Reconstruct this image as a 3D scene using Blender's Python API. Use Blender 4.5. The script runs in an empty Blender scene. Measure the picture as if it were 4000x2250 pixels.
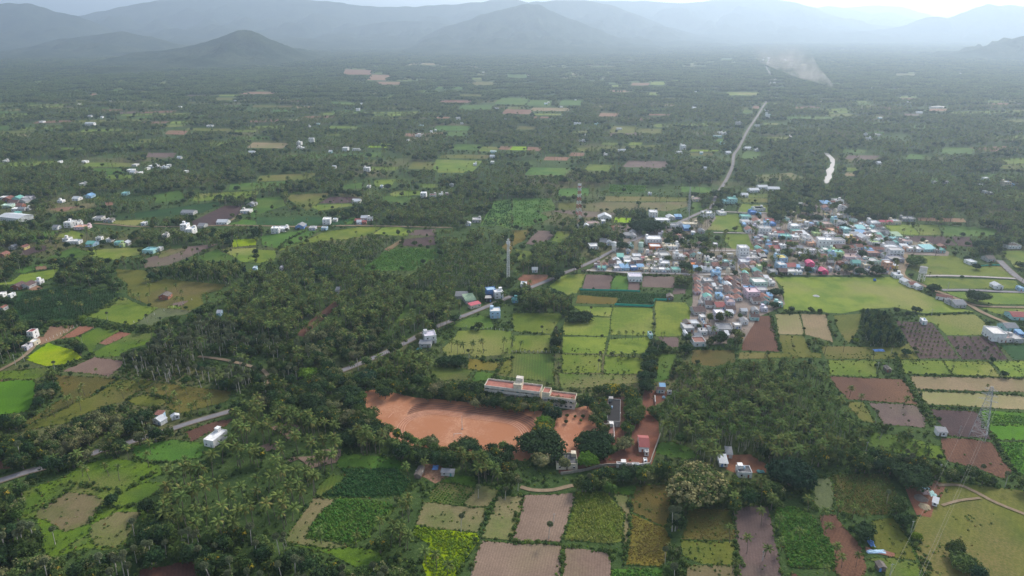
import bpy, math, random
import numpy as np
from mathutils import Vector, noise as mnoise
random.seed(7); rng = np.random.default_rng(7)
R = math.radians
S = bpy.context.scene
COL = S.collection

# ---------------------------------------------------------------- camera
H = 230.0; PITCH = R(21.0); FPX = 4000*24/36.0
cam_d = bpy.data.cameras.new('camera'); cam = bpy.data.objects.new('camera', cam_d); COL.objects.link(cam)
cam.location = (0, 0, H); cam.rotation_euler = (R(90)-PITCH, 0, 0)
cam_d.sensor_width = 36; cam_d.lens = 24; cam_d.clip_start = 1; cam_d.clip_end = 90000
S.camera = cam
# ---------------------------------------------------------------- light
SUN_EL, SUN_AZ = R(34), R(34)          # azimuth from +Y towards +X
w = bpy.data.worlds.new("World"); S.world = w; w.use_nodes = True
nt = w.node_tree; bg = nt.nodes['Background']
sky = nt.nodes.new('ShaderNodeTexSky'); sky.sky_type = 'NISHITA'; sky.sun_disc = False
sky.sun_elevation = SUN_EL; sky.sun_rotation = SUN_AZ; sky.air_density = 1.0; sky.dust_density = 3.0; sky.altitude = 200
veil = nt.nodes.new('ShaderNodeHueSaturation'); veil.inputs['Saturation'].default_value = .62   # thin overcast
nt.links.new(sky.outputs[0], veil.inputs['Color']); nt.links.new(veil.outputs[0], bg.inputs[0]); bg.inputs[1].default_value = 0.15
sd = bpy.data.lights.new('sun', 'SUN'); sd.energy = 2.0; sd.angle = R(12); sd.color = (1, .93, .84)
sun = bpy.data.objects.new('sun', sd); COL.objects.link(sun)
sdir = Vector((math.sin(SUN_AZ)*math.cos(SUN_EL), math.cos(SUN_AZ)*math.cos(SUN_EL), math.sin(SUN_EL)))
sun.rotation_euler = (-sdir).to_track_quat('-Z', 'Y').to_euler()
S.view_settings.view_transform = 'Standard'; S.view_settings.look = 'None'
S.view_settings.exposure = 0.80; S.view_settings.gamma = 1
S.render.engine = 'CYCLES'
S.cycles.max_bounces = 4; S.cycles.diffuse_bounces = 2; S.cycles.volume_bounces = 0
HAZE_DENSITY = 0.000118; HAZE_COL = (.62, .80, 1.0); HAZE_G = 0.50

# ---------------------------------------------------------------- projection helpers
cp, sp = math.cos(PITCH), math.sin(PITCH)
def unproj(x, y, z=0.0):
    u = (x-2000)/FPX; v = (1125-y)/FPX
    dy = cp + v*sp; dz = -sp + v*cp
    t = (z-H)/dz
    return Vector((u*t, dy*t, z))
def ray_at(x, y, D):
    u = (x-2000)/FPX; v = (1125-y)/FPX
    dy = cp + v*sp; dz = -sp + v*cp
    t = D/dy
    return Vector((u*t, D, H+dz*t))
def proj(X, Y, Z):
    rz = Z-H
    d = Y*cp - rz*sp; up = Y*sp + rz*cp
    return 2000+FPX*X/d, 1125-FPX*up/d
TL = {}
for i, r_ in enumerate('A B C'.split()):
    for j in range(4): TL['%s%d' % (r_, j+1)] = (j*1000, 650+500*i, 2.415)
TL['T1'] = (0, 0, 1.7173); TL['T2'] = (1300, 0, 1.7173); TL['T3'] = (2500, 0, 1.7173)
TL['V1'] = (2250, 850, 4.83); TL['V2'] = (2650, 1000, 3.916); TL['V3'] = (2850, 780, 4.529); TL['V4'] = (3200, 780, 4.527)
TL['S1'] = (1850, 1430, 4.83); TL['S2'] = (2350, 1480, 3.622); TL['N'] = (0, 0, 1.0)
def N(t, x, y):
    ox, oy, s = TL[t]; return (ox+x/s, oy+y/s)
def NP(t, pts): return [N(t, *p) for p in pts]

# ---------------------------------------------------------------- object helpers
def tag(o, label=None, cat=None, group=None, kind=None):
    if label: o['label'] = label
    if cat: o['category'] = cat
    if group: o['group'] = group
    if kind: o['kind'] = kind
    return o
def empty(name, loc, rz=0.0):
    o = bpy.data.objects.new(name, None); COL.objects.link(o); o.location = loc; o.rotation_euler = (0, 0, rz)
    o.empty_display_size = 0.5
    return o
def link(name, me, parent=None, loc=None, rz=0.0):
    o = bpy.data.objects.new(name, me); COL.objects.link(o)
    if parent: o.parent = parent
    if loc is not None: o.location = loc
    if rz: o.rotation_euler = (0, 0, rz)
    return o
class MB:
    def __init__(s): s.v = []; s.f = []; s.m = []
    def quad(s, a, b, c, d, m=0):
        n = len(s.v); s.v += [a, b, c, d]; s.f.append((n, n+1, n+2, n+3)); s.m.append(m)
    def tri(s, a, b, c, m=0):
        n = len(s.v); s.v += [a, b, c]; s.f.append((n, n+1, n+2)); s.m.append(m)
    def box(s, x0, x1, y0, y1, z0, z1, m=0):
        n = len(s.v)
        s.v += [(x0,y0,z0),(x1,y0,z0),(x1,y1,z0),(x0,y1,z0),(x0,y0,z1),(x1,y0,z1),(x1,y1,z1),(x0,y1,z1)]
        for q in ((0,3,2,1),(4,5,6,7),(0,1,5,4),(1,2,6,5),(2,3,7,6),(3,0,4,7)):
            s.f.append(tuple(n+k for k in q)); s.m.append(m)
    def tube(s, p0, p1, r0, r1, k=6, m=0, cap=True):
        p0 = Vector(p0); p1 = Vector(p1); d = (p1-p0).normalized()
        a = d.orthogonal().normalized(); b = d.cross(a); n = len(s.v)
        for p, r in ((p0, r0), (p1, r1)):
            for i in range(k):
                t = 2*math.pi*i/k; s.v.append(tuple(p+a*(r*math.cos(t))+b*(r*math.sin(t))))
        for i in range(k):
            j = (i+1) % k; s.f.append((n+i, n+j, n+k+j, n+k+i)); s.m.append(m)
        if cap: s.f.append(tuple(range(n+k, n+2*k))); s.m.append(m)
    def path(s, pts, rs, k=6, m=0):
        for i in range(len(pts)-1): s.tube(pts[i], pts[i+1], rs[i], rs[i+1], k, m, i == len(pts)-2)
    def mesh(s, name, mats, smooth=False):
        me = bpy.data.meshes.new(name); me.from_pydata([tuple(p) for p in s.v], [], s.f)
        for mt in mats: me.materials.append(mt)
        if len(mats) > 1: me.polygons.foreach_set('material_index', s.m)
        if smooth: me.polygons.foreach_set('use_smooth', [True]*len(s.f))
        me.update(); return me

# ---------------------------------------------------------------- materials
def newmat(name):
    m = bpy.data.materials.new(name); m.use_nodes = True
    return m, m.node_tree, m.node_tree.nodes['Principled BSDF']
def ramp(nt, stops):
    r = nt.nodes.new('ShaderNodeValToRGB'); e = r.color_ramp.elements
    e[0].position = stops[0][0]; e[0].color = (*stops[0][1], 1)
    e[1].position = stops[-1][0]; e[1].color = (*stops[-1][1], 1)
    for p, c in stops[1:-1]:
        x = e.new(p); x.color = (*c, 1)
    return r
def noise_node(nt, vec, scale, detail=4, rough=.6):
    n = nt.nodes.new('ShaderNodeTexNoise'); n.inputs['Scale'].default_value = scale
    n.inputs['Detail'].default_value = detail; n.inputs['Roughness'].default_value = rough
    nt.links.new(vec, n.inputs['Vector']); return n.outputs['Fac']
def mix(nt, fac, a, b, mode='MIX'):
    m = nt.nodes.new('ShaderNodeMix'); m.data_type = 'RGBA'; m.blend_type = mode
    for sock, v in ((m.inputs[0], fac), (m.inputs[6], a), (m.inputs[7], b)):
        if isinstance(v, (int, float)): sock.default_value = v
        elif isinstance(v, tuple): sock.default_value = (*v, 1)
        else: nt.links.new(v, sock)
    return m.outputs[2]
def math_node(nt, op, a, b=None):
    m = nt.nodes.new('ShaderNodeMath'); m.operation = op
    for sock, v in ((m.inputs[0], a), (m.inputs[1], b)):
        if v is None: continue
        if isinstance(v, (int, float)): sock.default_value = v
        else: nt.links.new(v, sock)
    return m.outputs[0]
def maprange(nt, v, a, b, c=0., d=1.):
    m = nt.nodes.new('ShaderNodeMapRange'); nt.links.new(v, m.inputs[0])
    for i, x in enumerate((a, b, c, d)): m.inputs[i+1].default_value = x
    return m.outputs[0]
def seeded_coords(nt):
    tc = nt.nodes.new('ShaderNodeTexCoord'); oi = nt.nodes.new('ShaderNodeObjectInfo')
    va = nt.nodes.new('ShaderNodeVectorMath'); va.operation = 'ADD'
    sc = nt.nodes.new('ShaderNodeVectorMath'); sc.operation = 'SCALE'
    cx = nt.nodes.new('ShaderNodeCombineXYZ'); nt.links.new(oi.outputs['Random'], cx.inputs[2]); nt.links.new(oi.outputs['Random'], cx.inputs[0])
    nt.links.new(cx.outputs[0], sc.inputs[0]); sc.inputs['Scale'].default_value = 700
    nt.links.new(tc.outputs['Object'], va.inputs[0]); nt.links.new(sc.outputs[0], va.inputs[1])
    return tc, va.outputs[0], oi.outputs['Random']
# name: (base, alt, patch colour, patch amount, furrow strength, furrow spacing m, roughness of surface bump)
FT = {
 'lime':  ((.180,.218,.052),(.112,.160,.036),(.225,.200,.090),.45,.10,3.0,.3),
 'lime2': ((.142,.180,.042),(.095,.142,.032),(.20,.185,.08),.40,.10,3.0,.3),
 'ylime': ((.235,.330,.020),(.150,.250,.015),(.25,.27,.05),.25,.10,1.5,.3),
 'neon':  ((.230,.360,.020),(.220,.350,.020),(.25,.35,.05),.2,0,1,.2),
 'olive': ((.125,.132,.036),(.092,.108,.030),(.160,.128,.062),.55,.12,2.5,.3),
 'mixed': ((.100,.155,.030),(.070,.115,.028),(.165,.135,.075),.62,.0,2.5,.5),
 'tanveg':((.175,.150,.085),(.120,.130,.055),(.130,.150,.045),.5,.10,1.6,.3),
 'tan':   ((.270,.215,.135),(.225,.190,.110),(.170,.175,.075),.45,.10,2.2,.2),
 'pink':  ((.225,.165,.130),(.190,.138,.110),(.170,.150,.085),.30,.30,1.3,.3),
 'mauve': ((.165,.122,.108),(.130,.098,.088),(.130,.120,.080),.35,.25,1.4,.3),
 'purple':((.085,.058,.056),(.065,.046,.046),(.110,.075,.065),.4,.25,2.0,.3),
 'redsoil':((.125,.070,.052),(.098,.056,.044),(.160,.090,.060),.45,.25,1.6,.4),
 'redtan':((.245,.150,.108),(.195,.122,.088),(.190,.160,.090),.45,.10,2.0,.4),
 'red':   ((.250,.130,.090),(.195,.100,.070),(.27,.18,.13),.4,.0,2.0,.4),
 'ground':((.410,.215,.130),(.320,.155,.092),(.490,.300,.200),.75,.0,2.0,.06),
 'yard':  ((.210,.105,.070),(.150,.080,.058),(.26,.17,.12),.5,.0,2.0,.4),
 'earth': ((.250,.210,.182),(.180,.150,.130),(.160,.150,.090),.5,.0,2.0,.4),
 'orange':((.155,.122,.036),(.120,.105,.032),(.125,.120,.035),.5,.12,1.4,.6),
 'odark': ((.125,.100,.036),(.088,.082,.030),(.080,.090,.028),.5,.10,1.4,.6),
 'green': ((.080,.145,.035),(.055,.110,.028),(.110,.150,.040),.45,.14,1.5,.4),
 'paddy': ((.085,.190,.030),(.065,.150,.026),(.115,.200,.035),.35,.12,1.0,.3),
 'dgreen':((.032,.075,.026),(.022,.055,.020),(.060,.090,.030),.4,.25,2.2,.5),
 'rows':  ((.110,.140,.040),(.065,.110,.030),(.135,.115,.060),.4,.45,2.0,.4),
 'greyg': ((.105,.120,.060),(.085,.100,.050),(.120,.110,.070),.5,.15,2.0,.3),
}
_fm = {}
def field_mat(t):
    if t in _fm: return _fm[t]
    a, b, c, pa, fs, fd, bp = FT[t]
    m, nt, bs = newmat('field_'+t); tc, vec, rnd = seeded_coords(nt)
    n1 = noise_node(nt, vec, .045, 5, .65); n2 = noise_node(nt, vec, .9, 5, .75); n3 = noise_node(nt, vec, .013 if t != 'ground' else .045, 3 if t != 'ground' else 6, .5 if t != 'ground' else .65)
    base = mix(nt, maprange(nt, n1, .40, .60), a, b)
    pm = maprange(nt, n3, .62-pa*.25, .72-pa*.12)
    pm2 = math_node(nt, 'MULTIPLY', pm, maprange(nt, n2, .3, .62))
    base = mix(nt, pm2, base, c)
    if fs > 0:
        wv = nt.nodes.new('ShaderNodeTexWave'); wv.wave_type = 'BANDS'; wv.bands_direction = 'X'
        wv.inputs['Scale'].default_value = .314/fd; wv.inputs['Distortion'].default_value = 1.2
        wv.inputs['Detail'].default_value = 2; wv.inputs['Detail Scale'].default_value = .25
        nt.links.new(vec, wv.inputs['Vector'])
        base = mix(nt, math_node(nt, 'MULTIPLY', wv.outputs['Fac'], fs), base, tuple(x*.45 for x in a))
    g = maprange(nt, n2, .25, .75, .72, 1.28) if t != 'ground' else maprange(nt, n1, .3, .7, .88, 1.1)
    hv = nt.nodes.new('ShaderNodeHueSaturation'); nt.links.new(base, hv.inputs['Color'])
    vv = math_node(nt, 'MULTIPLY', g, maprange(nt, rnd, 0, 1, .88, 1.12)); nt.links.new(vv, hv.inputs['Value'])
    nt.links.new(maprange(nt, rnd, 0, 1, .49, .508), hv.inputs['Hue']); hv.inputs['Saturation'].default_value = 1.14
    nt.links.new(hv.outputs[0], bs.inputs['Base Color'])
    bs.inputs['Roughness'].default_value = .95; bs.inputs['Specular IOR Level'].default_value = .1
    bu = nt.nodes.new('ShaderNodeBump'); bu.inputs['Strength'].default_value = bp; bu.inputs['Distance'].default_value = .5
    nt.links.new(n2, bu.inputs['Height']); nt.links.new(bu.outputs[0], bs.inputs['Normal'])
    _fm[t] = m; return m
def leaf_mat(name, c1, c2, c3=None, trans=.25, spread=.18):
    m, nt, bs = newmat(name); tc, vec, rnd = seeded_coords(nt)
    n = noise_node(nt, vec, .55, 3, .6)
    col = mix(nt, maprange(nt, n, .35, .65), c1, c2)
    if c3: col = mix(nt, maprange(nt, noise_node(nt, vec, .22, 2), .56, .64), col, c3)
    hv = nt.nodes.new('ShaderNodeHueSaturation'); nt.links.new(col, hv.inputs['Color'])
    nt.links.new(maprange(nt, rnd, 0, 1, 1-spread, 1+spread), hv.inputs['Value'])
    r2 = math_node(nt, 'FRACT', math_node(nt, 'MULTIPLY', rnd, 17.3))
    nt.links.new(maprange(nt, r2, 0, 1, .475, .51), hv.inputs['Hue'])
    nt.links.new(hv.outputs[0], bs.inputs['Base Color']); bs.inputs['Roughness'].default_value = .95
    bs.inputs['Specular IOR Level'].default_value = .04
    tr = nt.nodes.new('ShaderNodeBsdfTranslucent'); nt.links.new(hv.outputs[0], tr.inputs[0])
    ms = nt.nodes.new('ShaderNodeMixShader'); ms.inputs[0].default_value = trans
    nt.links.new(bs.outputs[0], ms.inputs[1]); nt.links.new(tr.outputs[0], ms.inputs[2])
    nt.links.new(ms.outputs[0], nt.nodes['Material Output'].inputs['Surface'])
    return m
def plain(name, c, rough=.85, stain=.25, sscale=.5, metal=0.):
    m, nt, bs = newmat(name); tc, vec, rnd = seeded_coords(nt)
    n = noise_node(nt, vec, sscale, 5, .7)
    d = tuple(x*(1-stain)*.9 for x in c)
    col = mix(nt, maprange(nt, n, .42, .7), c, d)
    n2 = noise_node(nt, vec, 3.0, 3, .7)
    col = mix(nt, maprange(nt, n2, .5, .8, 0, stain), col, tuple(x*.6 for x in c))
    nt.links.new(col, bs.inputs['Base Color']); bs.inputs['Roughness'].default_value = rough
    bs.inputs['Metallic'].default_value = metal; bs.inputs['Specular IOR Level'].default_value = .14
    return m
def tile_mat(name, c, c2, ribs=2.2):
    m, nt, bs = newmat(name); tc, vec, rnd = seeded_coords(nt)
    n = noise_node(nt, vec, 1.6, 5, .75); col = mix(nt, maprange(nt, n, .35, .68), c, c2)
    wv = nt.nodes.new('ShaderNodeTexWave'); wv.bands_direction = 'X'; wv.inputs['Scale'].default_value = ribs
    nt.links.new(tc.outputs['Object'], wv.inputs['Vector'])
    col = mix(nt, math_node(nt, 'MULTIPLY', wv.outputs['Fac'], .35), col, tuple(x*.5 for x in c))
    nt.links.new(col, bs.inputs['Base Color']); bs.inputs['Roughness'].default_value = .8
    bu = nt.nodes.new('ShaderNodeBump'); bu.inputs['Strength'].default_value = .5; bu.inputs['Distance'].default_value = .1
    nt.links.new(wv.outputs['Fac'], bu.inputs['Height']); nt.links.new(bu.outputs[0], bs.inputs['Normal'])
    return m
PAL = {'white':(.86,.85,.83),'offwhite':(.74,.71,.67),'cream':(.70,.62,.47),'grey':(.50,.49,.48),'concrete':(.33,.32,.31),
 'lilac':(.64,.60,.68),'skyblue':(.44,.62,.76),'blue':(.16,.30,.60),'aqua':(.42,.66,.63),'mint':(.54,.70,.60),'lime':(.52,.66,.30),
 'yellow':(.68,.56,.20),'peach':(.72,.42,.28),'orange':(.75,.22,.06),'pink':(.74,.56,.60),'hotpink':(.74,.10,.24),'teal':(.14,.34,.33),
 'brick':(.38,.16,.10),'straw':(.36,.29,.18),'dark':(.03,.029,.03),'pinkgrey':(.42,.30,.28),'darkgrey':(.13,.13,.135),'thatch':(.20,.165,.135),'black':(.02,.02,.02)}
SHEET = {'whitesheet':((.68,.70,.72),(.5,.52,.54)),'greysheet':((.30,.31,.33),(.20,.20,.21)),'bluesheet':((.22,.44,.68),(.18,.34,.54)),
 'greensheet':((.18,.50,.42),(.14,.38,.32)),'redsheet':((.40,.10,.09),(.30,.075,.07)),'pinksheet':((.62,.12,.16),(.5,.1,.13)),'hotpinksheet':((.74,.09,.22),(.62,.08,.19)),
 'terracotta':((.30,.115,.078),(.19,.075,.058)),'darktile':((.125,.062,.055),(.075,.045,.042)),'palegreen':((.33,.47,.30),(.26,.38,.24)),
 'aquasheet':((.30,.62,.62),(.22,.48,.50)),'thatchroof':((.17,.14,.12),(.10,.085,.075))}
_pm = {}
def cm(n):
    if n not in _pm:
        if n in SHEET: _pm[n] = tile_mat('roof_'+n, *SHEET[n])
        else: _pm[n] = plain('paint_'+n, PAL[n], stain=.28)
    return _pm[n]
glass = plain('window_glass', (.03,.035,.04), .3, .1)
barkm = plain('bark', (.20,.17,.14), .9, .3, 2.0)
palebark = plain('pale_bark', (.50,.46,.41), .9, .3, 2.0)
steel = plain('galvanised_steel', (.45,.46,.47), .6, .2)
# ---------------------------------------------------------------- fields (traced outlines, laid on the ground)
FIELDS = []
def F(t, typ, *polys):
    for p in polys: FIELDS.append((typ, NP(t, p)))
F('A1','lime',[(0,1170),(100,1090),(200,1020),(560,960),(500,1050),(250,1100)],[(700,800),(1000,780),(1350,760),(1320,830),(1080,880),(850,850)],[(2080,780),(2415,770),(2415,910),(2280,900)],[(500,660),(680,605),(800,640),(740,705)],[(1050,510),(1380,505),(1280,560),(1060,540)],[(1010,90),(1180,80),(1170,110),(1060,130)])
F('A1','green',[(450,860),(700,760),(900,830),(700,870)],[(1870,850),(2050,780),(2200,860),(2180,900),(1900,885)],[(1450,270),(1700,220),(1750,300),(1460,350)],[(110,990),(380,910),(430,930),(240,1010)],[(2170,540),(2300,500),(2415,510),(2415,560),(2180,560)],[(1000,50),(1190,50),(1190,75),(1000,75)],[(2340,400),(2415,380),(2415,480),(2350,480)])
F('A1','ylime',[(2190,690),(2415,680),(2415,740),(2200,762)])
F('A1','mauve',[(1350,880),(1600,800),(1750,760),(2060,730),(1750,870),(1600,930),(1360,960)])
F('A1','purple',[(1810,520),(2120,370),(2280,370),(2260,440),(2080,560),(1820,560)],[(180,780),(430,745),(440,790),(200,850)])
F('A1','tanveg',[(400,410),(620,370),(900,340),(920,380),(600,440)],[(1480,820),(1600,780),(1760,770),(1740,800),(1500,870)])
F('A1','redtan',[(440,405),(600,385),(760,375),(600,430)],[(990,340),(1070,335),(1070,365),(1000,370)],[(330,945),(440,935),(440,970),(340,975)],[(250,1160),(330,1110),(410,1150),(330,1180)])
F('A1','olive',[(1090,970),(1380,980),(1430,1090),(1500,1080),(1560,1060),(1700,1080),(2130,1110),(2100,1160),(1900,1210),(1920,1300),(1700,1400),(1430,1440),(1450,1330),(1200,1220),(1200,1100),(1110,1040)])
F('A1','dgreen',[(170,1190),(620,1130),(1190,1200),(1150,1235),(900,1370),(780,1449),(200,1449),(120,1330)],[(1060,465),(1700,380),(2080,330),(2130,350),(1900,440),(1500,475),(1100,500)])
F('B1','lime2',[(800,210),(1100,30),(1180,30),(1340,110),(1500,125),(1280,275),(1220,290),(1000,240)])
F('B1','greyg',[(1280,280),(1500,130),(1820,150),(1750,190),(1550,220),(1440,290)])
F('B1','lime',[(1580,110),(1700,100),(1710,135),(1590,130)])
F('B1','mauve',[(1650,80),(1790,55),(1700,115),(1620,95)])
F('B1','redtan',[(470,300),(740,285),(560,415),(380,480),(300,390),(400,400)],[(1140,480),(1200,430),(1340,430),(1290,480)])
F('B1','red',[(765,290),(905,305),(720,400),(560,420)],[(930,460),(1130,350),(1230,367),(1010,480)])
F('B1','mixed',[(700,410),(920,320),(1150,345),(1120,355),(925,465),(860,560),(800,470)],[(1010,485),(1235,368),(1460,365),(1400,470),(1200,520),(1120,590),(930,590),(880,550)],[(60,720),(430,690),(460,760),(300,805),(10,790)])
F('B1','pink',[(590,720),(900,590),(1170,630),(1150,690),(1020,775)])
F('B1','ylime',[(230,610),(450,460),(700,530),(780,600),(600,660),(430,680)])
F('B1','paddy',[(0,900),(140,812),(330,810),(340,1000),(240,1110),(0,1200)])
F('B1','redsoil',[(0,805),(130,810),(0,890)])
F('B1','odark',[(510,760),(1040,790),(1100,800),(860,965),(560,1095),(250,1235),(240,1200),(470,1060),(590,980),(560,890)])
F('B1','olive',[(900,950),(1120,805),(1450,820),(1330,920),(1190,1000),(780,1130),(600,1220),(240,1280),(250,1245),(560,1105),(740,1000)],[(1200,1000),(1340,945),(1600,990),(1550,1050),(1280,1050)])
F('B1','odark',[(1340,900),(1500,830),(2200,920),(2150,1010),(1700,1130),(1560,1060),(1620,985),(1400,930)])
F('B1','redsoil',[(1740,1300),(2000,1210),(2200,1170),(2140,1240),(1920,1330),(1800,1400)])
F('C1','mixed',[(215,640),(600,520),(760,400),(1020,340),(1330,370),(1480,400),(1560,470),(1400,540),(1380,560),(1560,560),(1420,700),(1220,790),(1380,830),(1390,900),(1210,960),(1220,1080),(1130,1200),(990,1200),(900,1180),(740,1200),(560,1250),(520,1330),(420,1200),(330,900),(200,900)])
F('C1','tanveg',[(350,830),(640,660),(900,690),(980,740),(850,960),(600,1030),(420,930),(330,900)],[(870,970),(1100,850),(1330,850),(1200,1080),(1100,1190),(900,1150),(850,1050)])
F('C1','green',[(1240,230),(1640,160),(1900,195),(2050,230),(1900,330),(1700,370),(1500,370),(1260,340)])
F('C1','mixed',[(215,660),(330,610),(390,700),(300,860),(210,870)],[(640,1150),(840,1060),(860,1120),(700,1190)])
F('C1','redsoil',[(0,365),(90,370),(150,415),(60,440),(0,480)],[(1180,1449),(1330,1370),(1560,1350),(1750,1300),(1870,1330),(1840,1449)])
F('C2','green',[(830,290),(1310,330),(1400,400),(1470,470),(1300,440),(760,430),(760,360)],[(1860,480),(2060,520),(2080,610),(1860,580),(1730,560)])
F('C2','dgreen',[(780,430),(1330,435),(1460,560),(1380,700),(900,710),(620,700),(800,560),(850,480)])
F('C2','rows',[(600,600),(700,500),(830,500),(780,650),(620,690),(570,680)],[(1640,660),(1720,570),(1860,580),(2060,620),(2040,680),(1950,790),(1640,745)])
F('C2','green',[(800,712),(1240,745),(1340,800),(1100,1000),(1080,1080),(880,1150),(640,1100),(480,1090),(530,950),(640,820)])
F('C2','tanveg',[(560,700),(780,735),(640,820),(520,950),(470,1100),(870,1155),(700,1200),(280,1130),(320,1020),(430,880)])
F('C2','mixed',[(300,1150),(700,1205),(900,1170),(1150,1200),(1200,1300),(950,1380),(700,1250)])
F('C2','yard',[(1590,400),(1720,400),(1870,490),(1800,530),(1680,580),(1600,520),(1500,500)])
F('C2','tanveg',[(2080,590),(2200,600),(2300,650),(2180,800),(2000,790),(1970,760)],[(1580,750),(2170,815),(2150,940),(2080,1045),(1500,965),(1540,850)])
F('C2','ylime',[(1500,972),(2080,1055),(2100,1110),(1900,1400),(1860,1449),(1700,1449),(1560,1300),(1640,1150),(1470,1050)])
F('C3','pink',[(-290,1120),(465,1165),(430,1449),(-540,1449)],[(120,690),(570,670),(590,720),(500,1040),(460,1130),(10,1115),(70,870)],[(510,1175),(890,1225),(940,1300),(935,1449),(440,1449)])
F('C3','tanveg',[(-130,700),(100,700),(0,1105),(-300,1095),(-210,900)],[(940,665),(1100,700),(1120,860),(1100,1180),(1045,1190),(1065,880)])
F('C3','lime2',[(600,670),(880,650),(1060,860),(1040,1120),(900,1140),(500,1110),(560,900)])
F('C3','green',[(900,640),(1140,600),(1260,640),(1120,690),(960,665)],[(950,1385),(1420,1375),(1440,1449),(950,1449)],[(1380,190),(1500,180),(1660,230),(1780,330),(1600,350),(1340,290)])
F('C3','odark',[(1180,610),(1480,580),(1500,900),(1440,990),(1130,840),(1130,720)],[(1680,810),(2060,820),(2110,1110),(1600,1105),(1640,1000)])
F('C3','orange',[(1130,865),(1440,1000),(1500,1100),(1430,1370),(1080,1340)])
F('C3','olive',[(1600,1115),(2110,1125),(2080,1350),(1780,1330),(1600,1260)])
F('C3','tanveg',[(1650,1345),(2100,1355),(2120,1449),(1620,1449)])
F('C3','mauve',[(2090,810),(2300,790),(2415,800),(2460,1000),(2600,1449),(2140,1449),(2110,1100)])
F('C3','yard',[(1960,330),(2080,310),(2250,300),(2415,400),(2415,480),(2120,480),(2020,440)])
F('C4','green',[(80,800),(260,800),(400,880),(480,960),(640,1200),(640,1380),(200,1370),(160,1200),(60,920)])
F('C4','redsoil',[(480,880),(640,870),(700,980),(880,1170),(930,1380),(760,1440),(640,1400),(620,1170),(520,1050)],[(1620,145),(1900,155),(2110,190),(2220,360),(2300,460),(2230,540),(2000,440),(1700,370),(1640,260)],[(220,1410),(800,1425),(860,1449),(220,1449)],[(970,1435),(1900,1449),(1000,1449)])
F('C4','odark',[(600,490),(1130,490),(1230,700),(1120,870),(880,875),(680,850),(640,690)])
F('C4','greyg',[(430,530),(590,520),(635,700),(600,840),(440,790)])
F('C4','olive',[(970,930),(1200,900),(1330,1100),(1400,1300),(1200,1280),(1000,1170)],[(1590,570),(1700,560),(2415,740),(2415,1449),(1600,1449),(1400,1200),(1380,1050),(1400,900),(1550,800),(1640,680)])
F('C4','mixed',[(950,1290),(1200,1285),(1420,1330),(1500,1440),(1150,1440),(1100,1350)],[(960,90),(1300,130),(1620,230),(1690,365),(1300,300),(900,250)])
F('C4','yard',[(1270,545),(1600,555),(1690,600),(1635,720),(1560,800),(1540,900),(1400,880),(1330,740),(1300,650)])
F('C4','paddy',[(2030,0),(2415,0),(2415,172),(2160,165)],[(2175,185),(2415,195),(2415,500),(2370,500)])
F('B4','paddy',[(2000,1090),(2300,1110),(2415,1150),(2415,1235),(2035,1238),(2020,1190)])
F('B4','purple',[(1510,1080),(1960,1105),(2020,1240),(2110,1370),(1940,1350),(1700,1330),(1600,1180)],[(1210,250),(1540,270),(1810,610),(1430,605),(1310,430)],[(1680,392),(2090,397),(2270,617),(1830,612)])
F('B4','redsoil',[(580,772),(1270,802),(1400,990),(1410,1038),(760,988),(640,880)],[(-210,210),(30,200),(110,540),(-250,530)])
F('B4','mauve',[(950,1020),(1400,1045),(1490,1180),(1480,1260),(1100,1230),(1020,1100)],[(165,430),(220,430),(262,575),(210,575)])
F('B4','tan',[(1340,772),(2415,802),(2415,943),(1400,895)],[(1410,912),(2330,952),(2415,1080),(2400,1120),(1500,1040)],[(70,187),(298,190),(343,380),(100,380)],[(312,187),(540,190),(620,455),(352,380)])
F('B4','lime2',[(1240,620),(1655,630),(1733,760),(1290,750)],[(560,622),(1020,622),(1030,780),(580,765)],[(1410,190),(1950,190),(2050,270),(2080,383),(1680,383),(1560,270),(1430,250)])
F('B4','lime',[(1665,632),(2080,632),(2190,778),(1740,760)],[(2110,632),(2415,637),(2415,790),(2235,780)])
F('B4','dgreen',[(2190,480),(2415,470),(2415,620),(2320,620)])
F('B4','olive',[(100,387),(340,390),(400,540),(500,560),(500,600),(0,600),(0,550),(135,550)],[(500,490),(1000,500),(1260,500),(1330,450),(1420,612),(540,608)],[(770,1010),(900,1020),(960,1100),(1000,1210),(880,1200),(760,1060)],[(620,200),(880,180),(860,320),(760,470),(640,300)])
F('A4','lime',[(40,1045),(1200,1045),(1290,1110),(1450,1190),(1800,1340),(1950,1370),(1500,1390),(1200,1330),(900,1350),(700,1390),(150,1350),(150,1150)],[(1100,550),(1350,550),(1435,648),(1180,640)])
F('A4','lime2',[(1480,845),(1750,840),(1950,940),(2200,945),(2330,1055),(1480,1020),(1320,960)],[(1450,1050),(2330,1075),(2390,1150),(2130,1155),(1600,1155),(1440,1100)],[(1650,1185),(2415,1210),(2415,1310),(1960,1298)],[(2200,800),(2415,780),(2415,955),(2330,955)],[(1355,547),(1600,552),(1650,650),(1440,648)],[(2000,1330),(2415,1350),(2415,1400),(2150,1390)])
F('A4','green',[(1605,552),(2150,590),(2180,660),(1660,655)])
F('A4','purple',[(1260,655),(1700,662),(1780,752),(1400,722)],[(1725,662),(1900,668),(1940,760),(1795,752)])
F('A4','redtan',[(1400,482),(1850,490),(1870,528),(1420,512)])
F('A3','lime',[(350,1130),(480,1025),(690,1012),(640,1190),(520,1210)])
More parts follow.
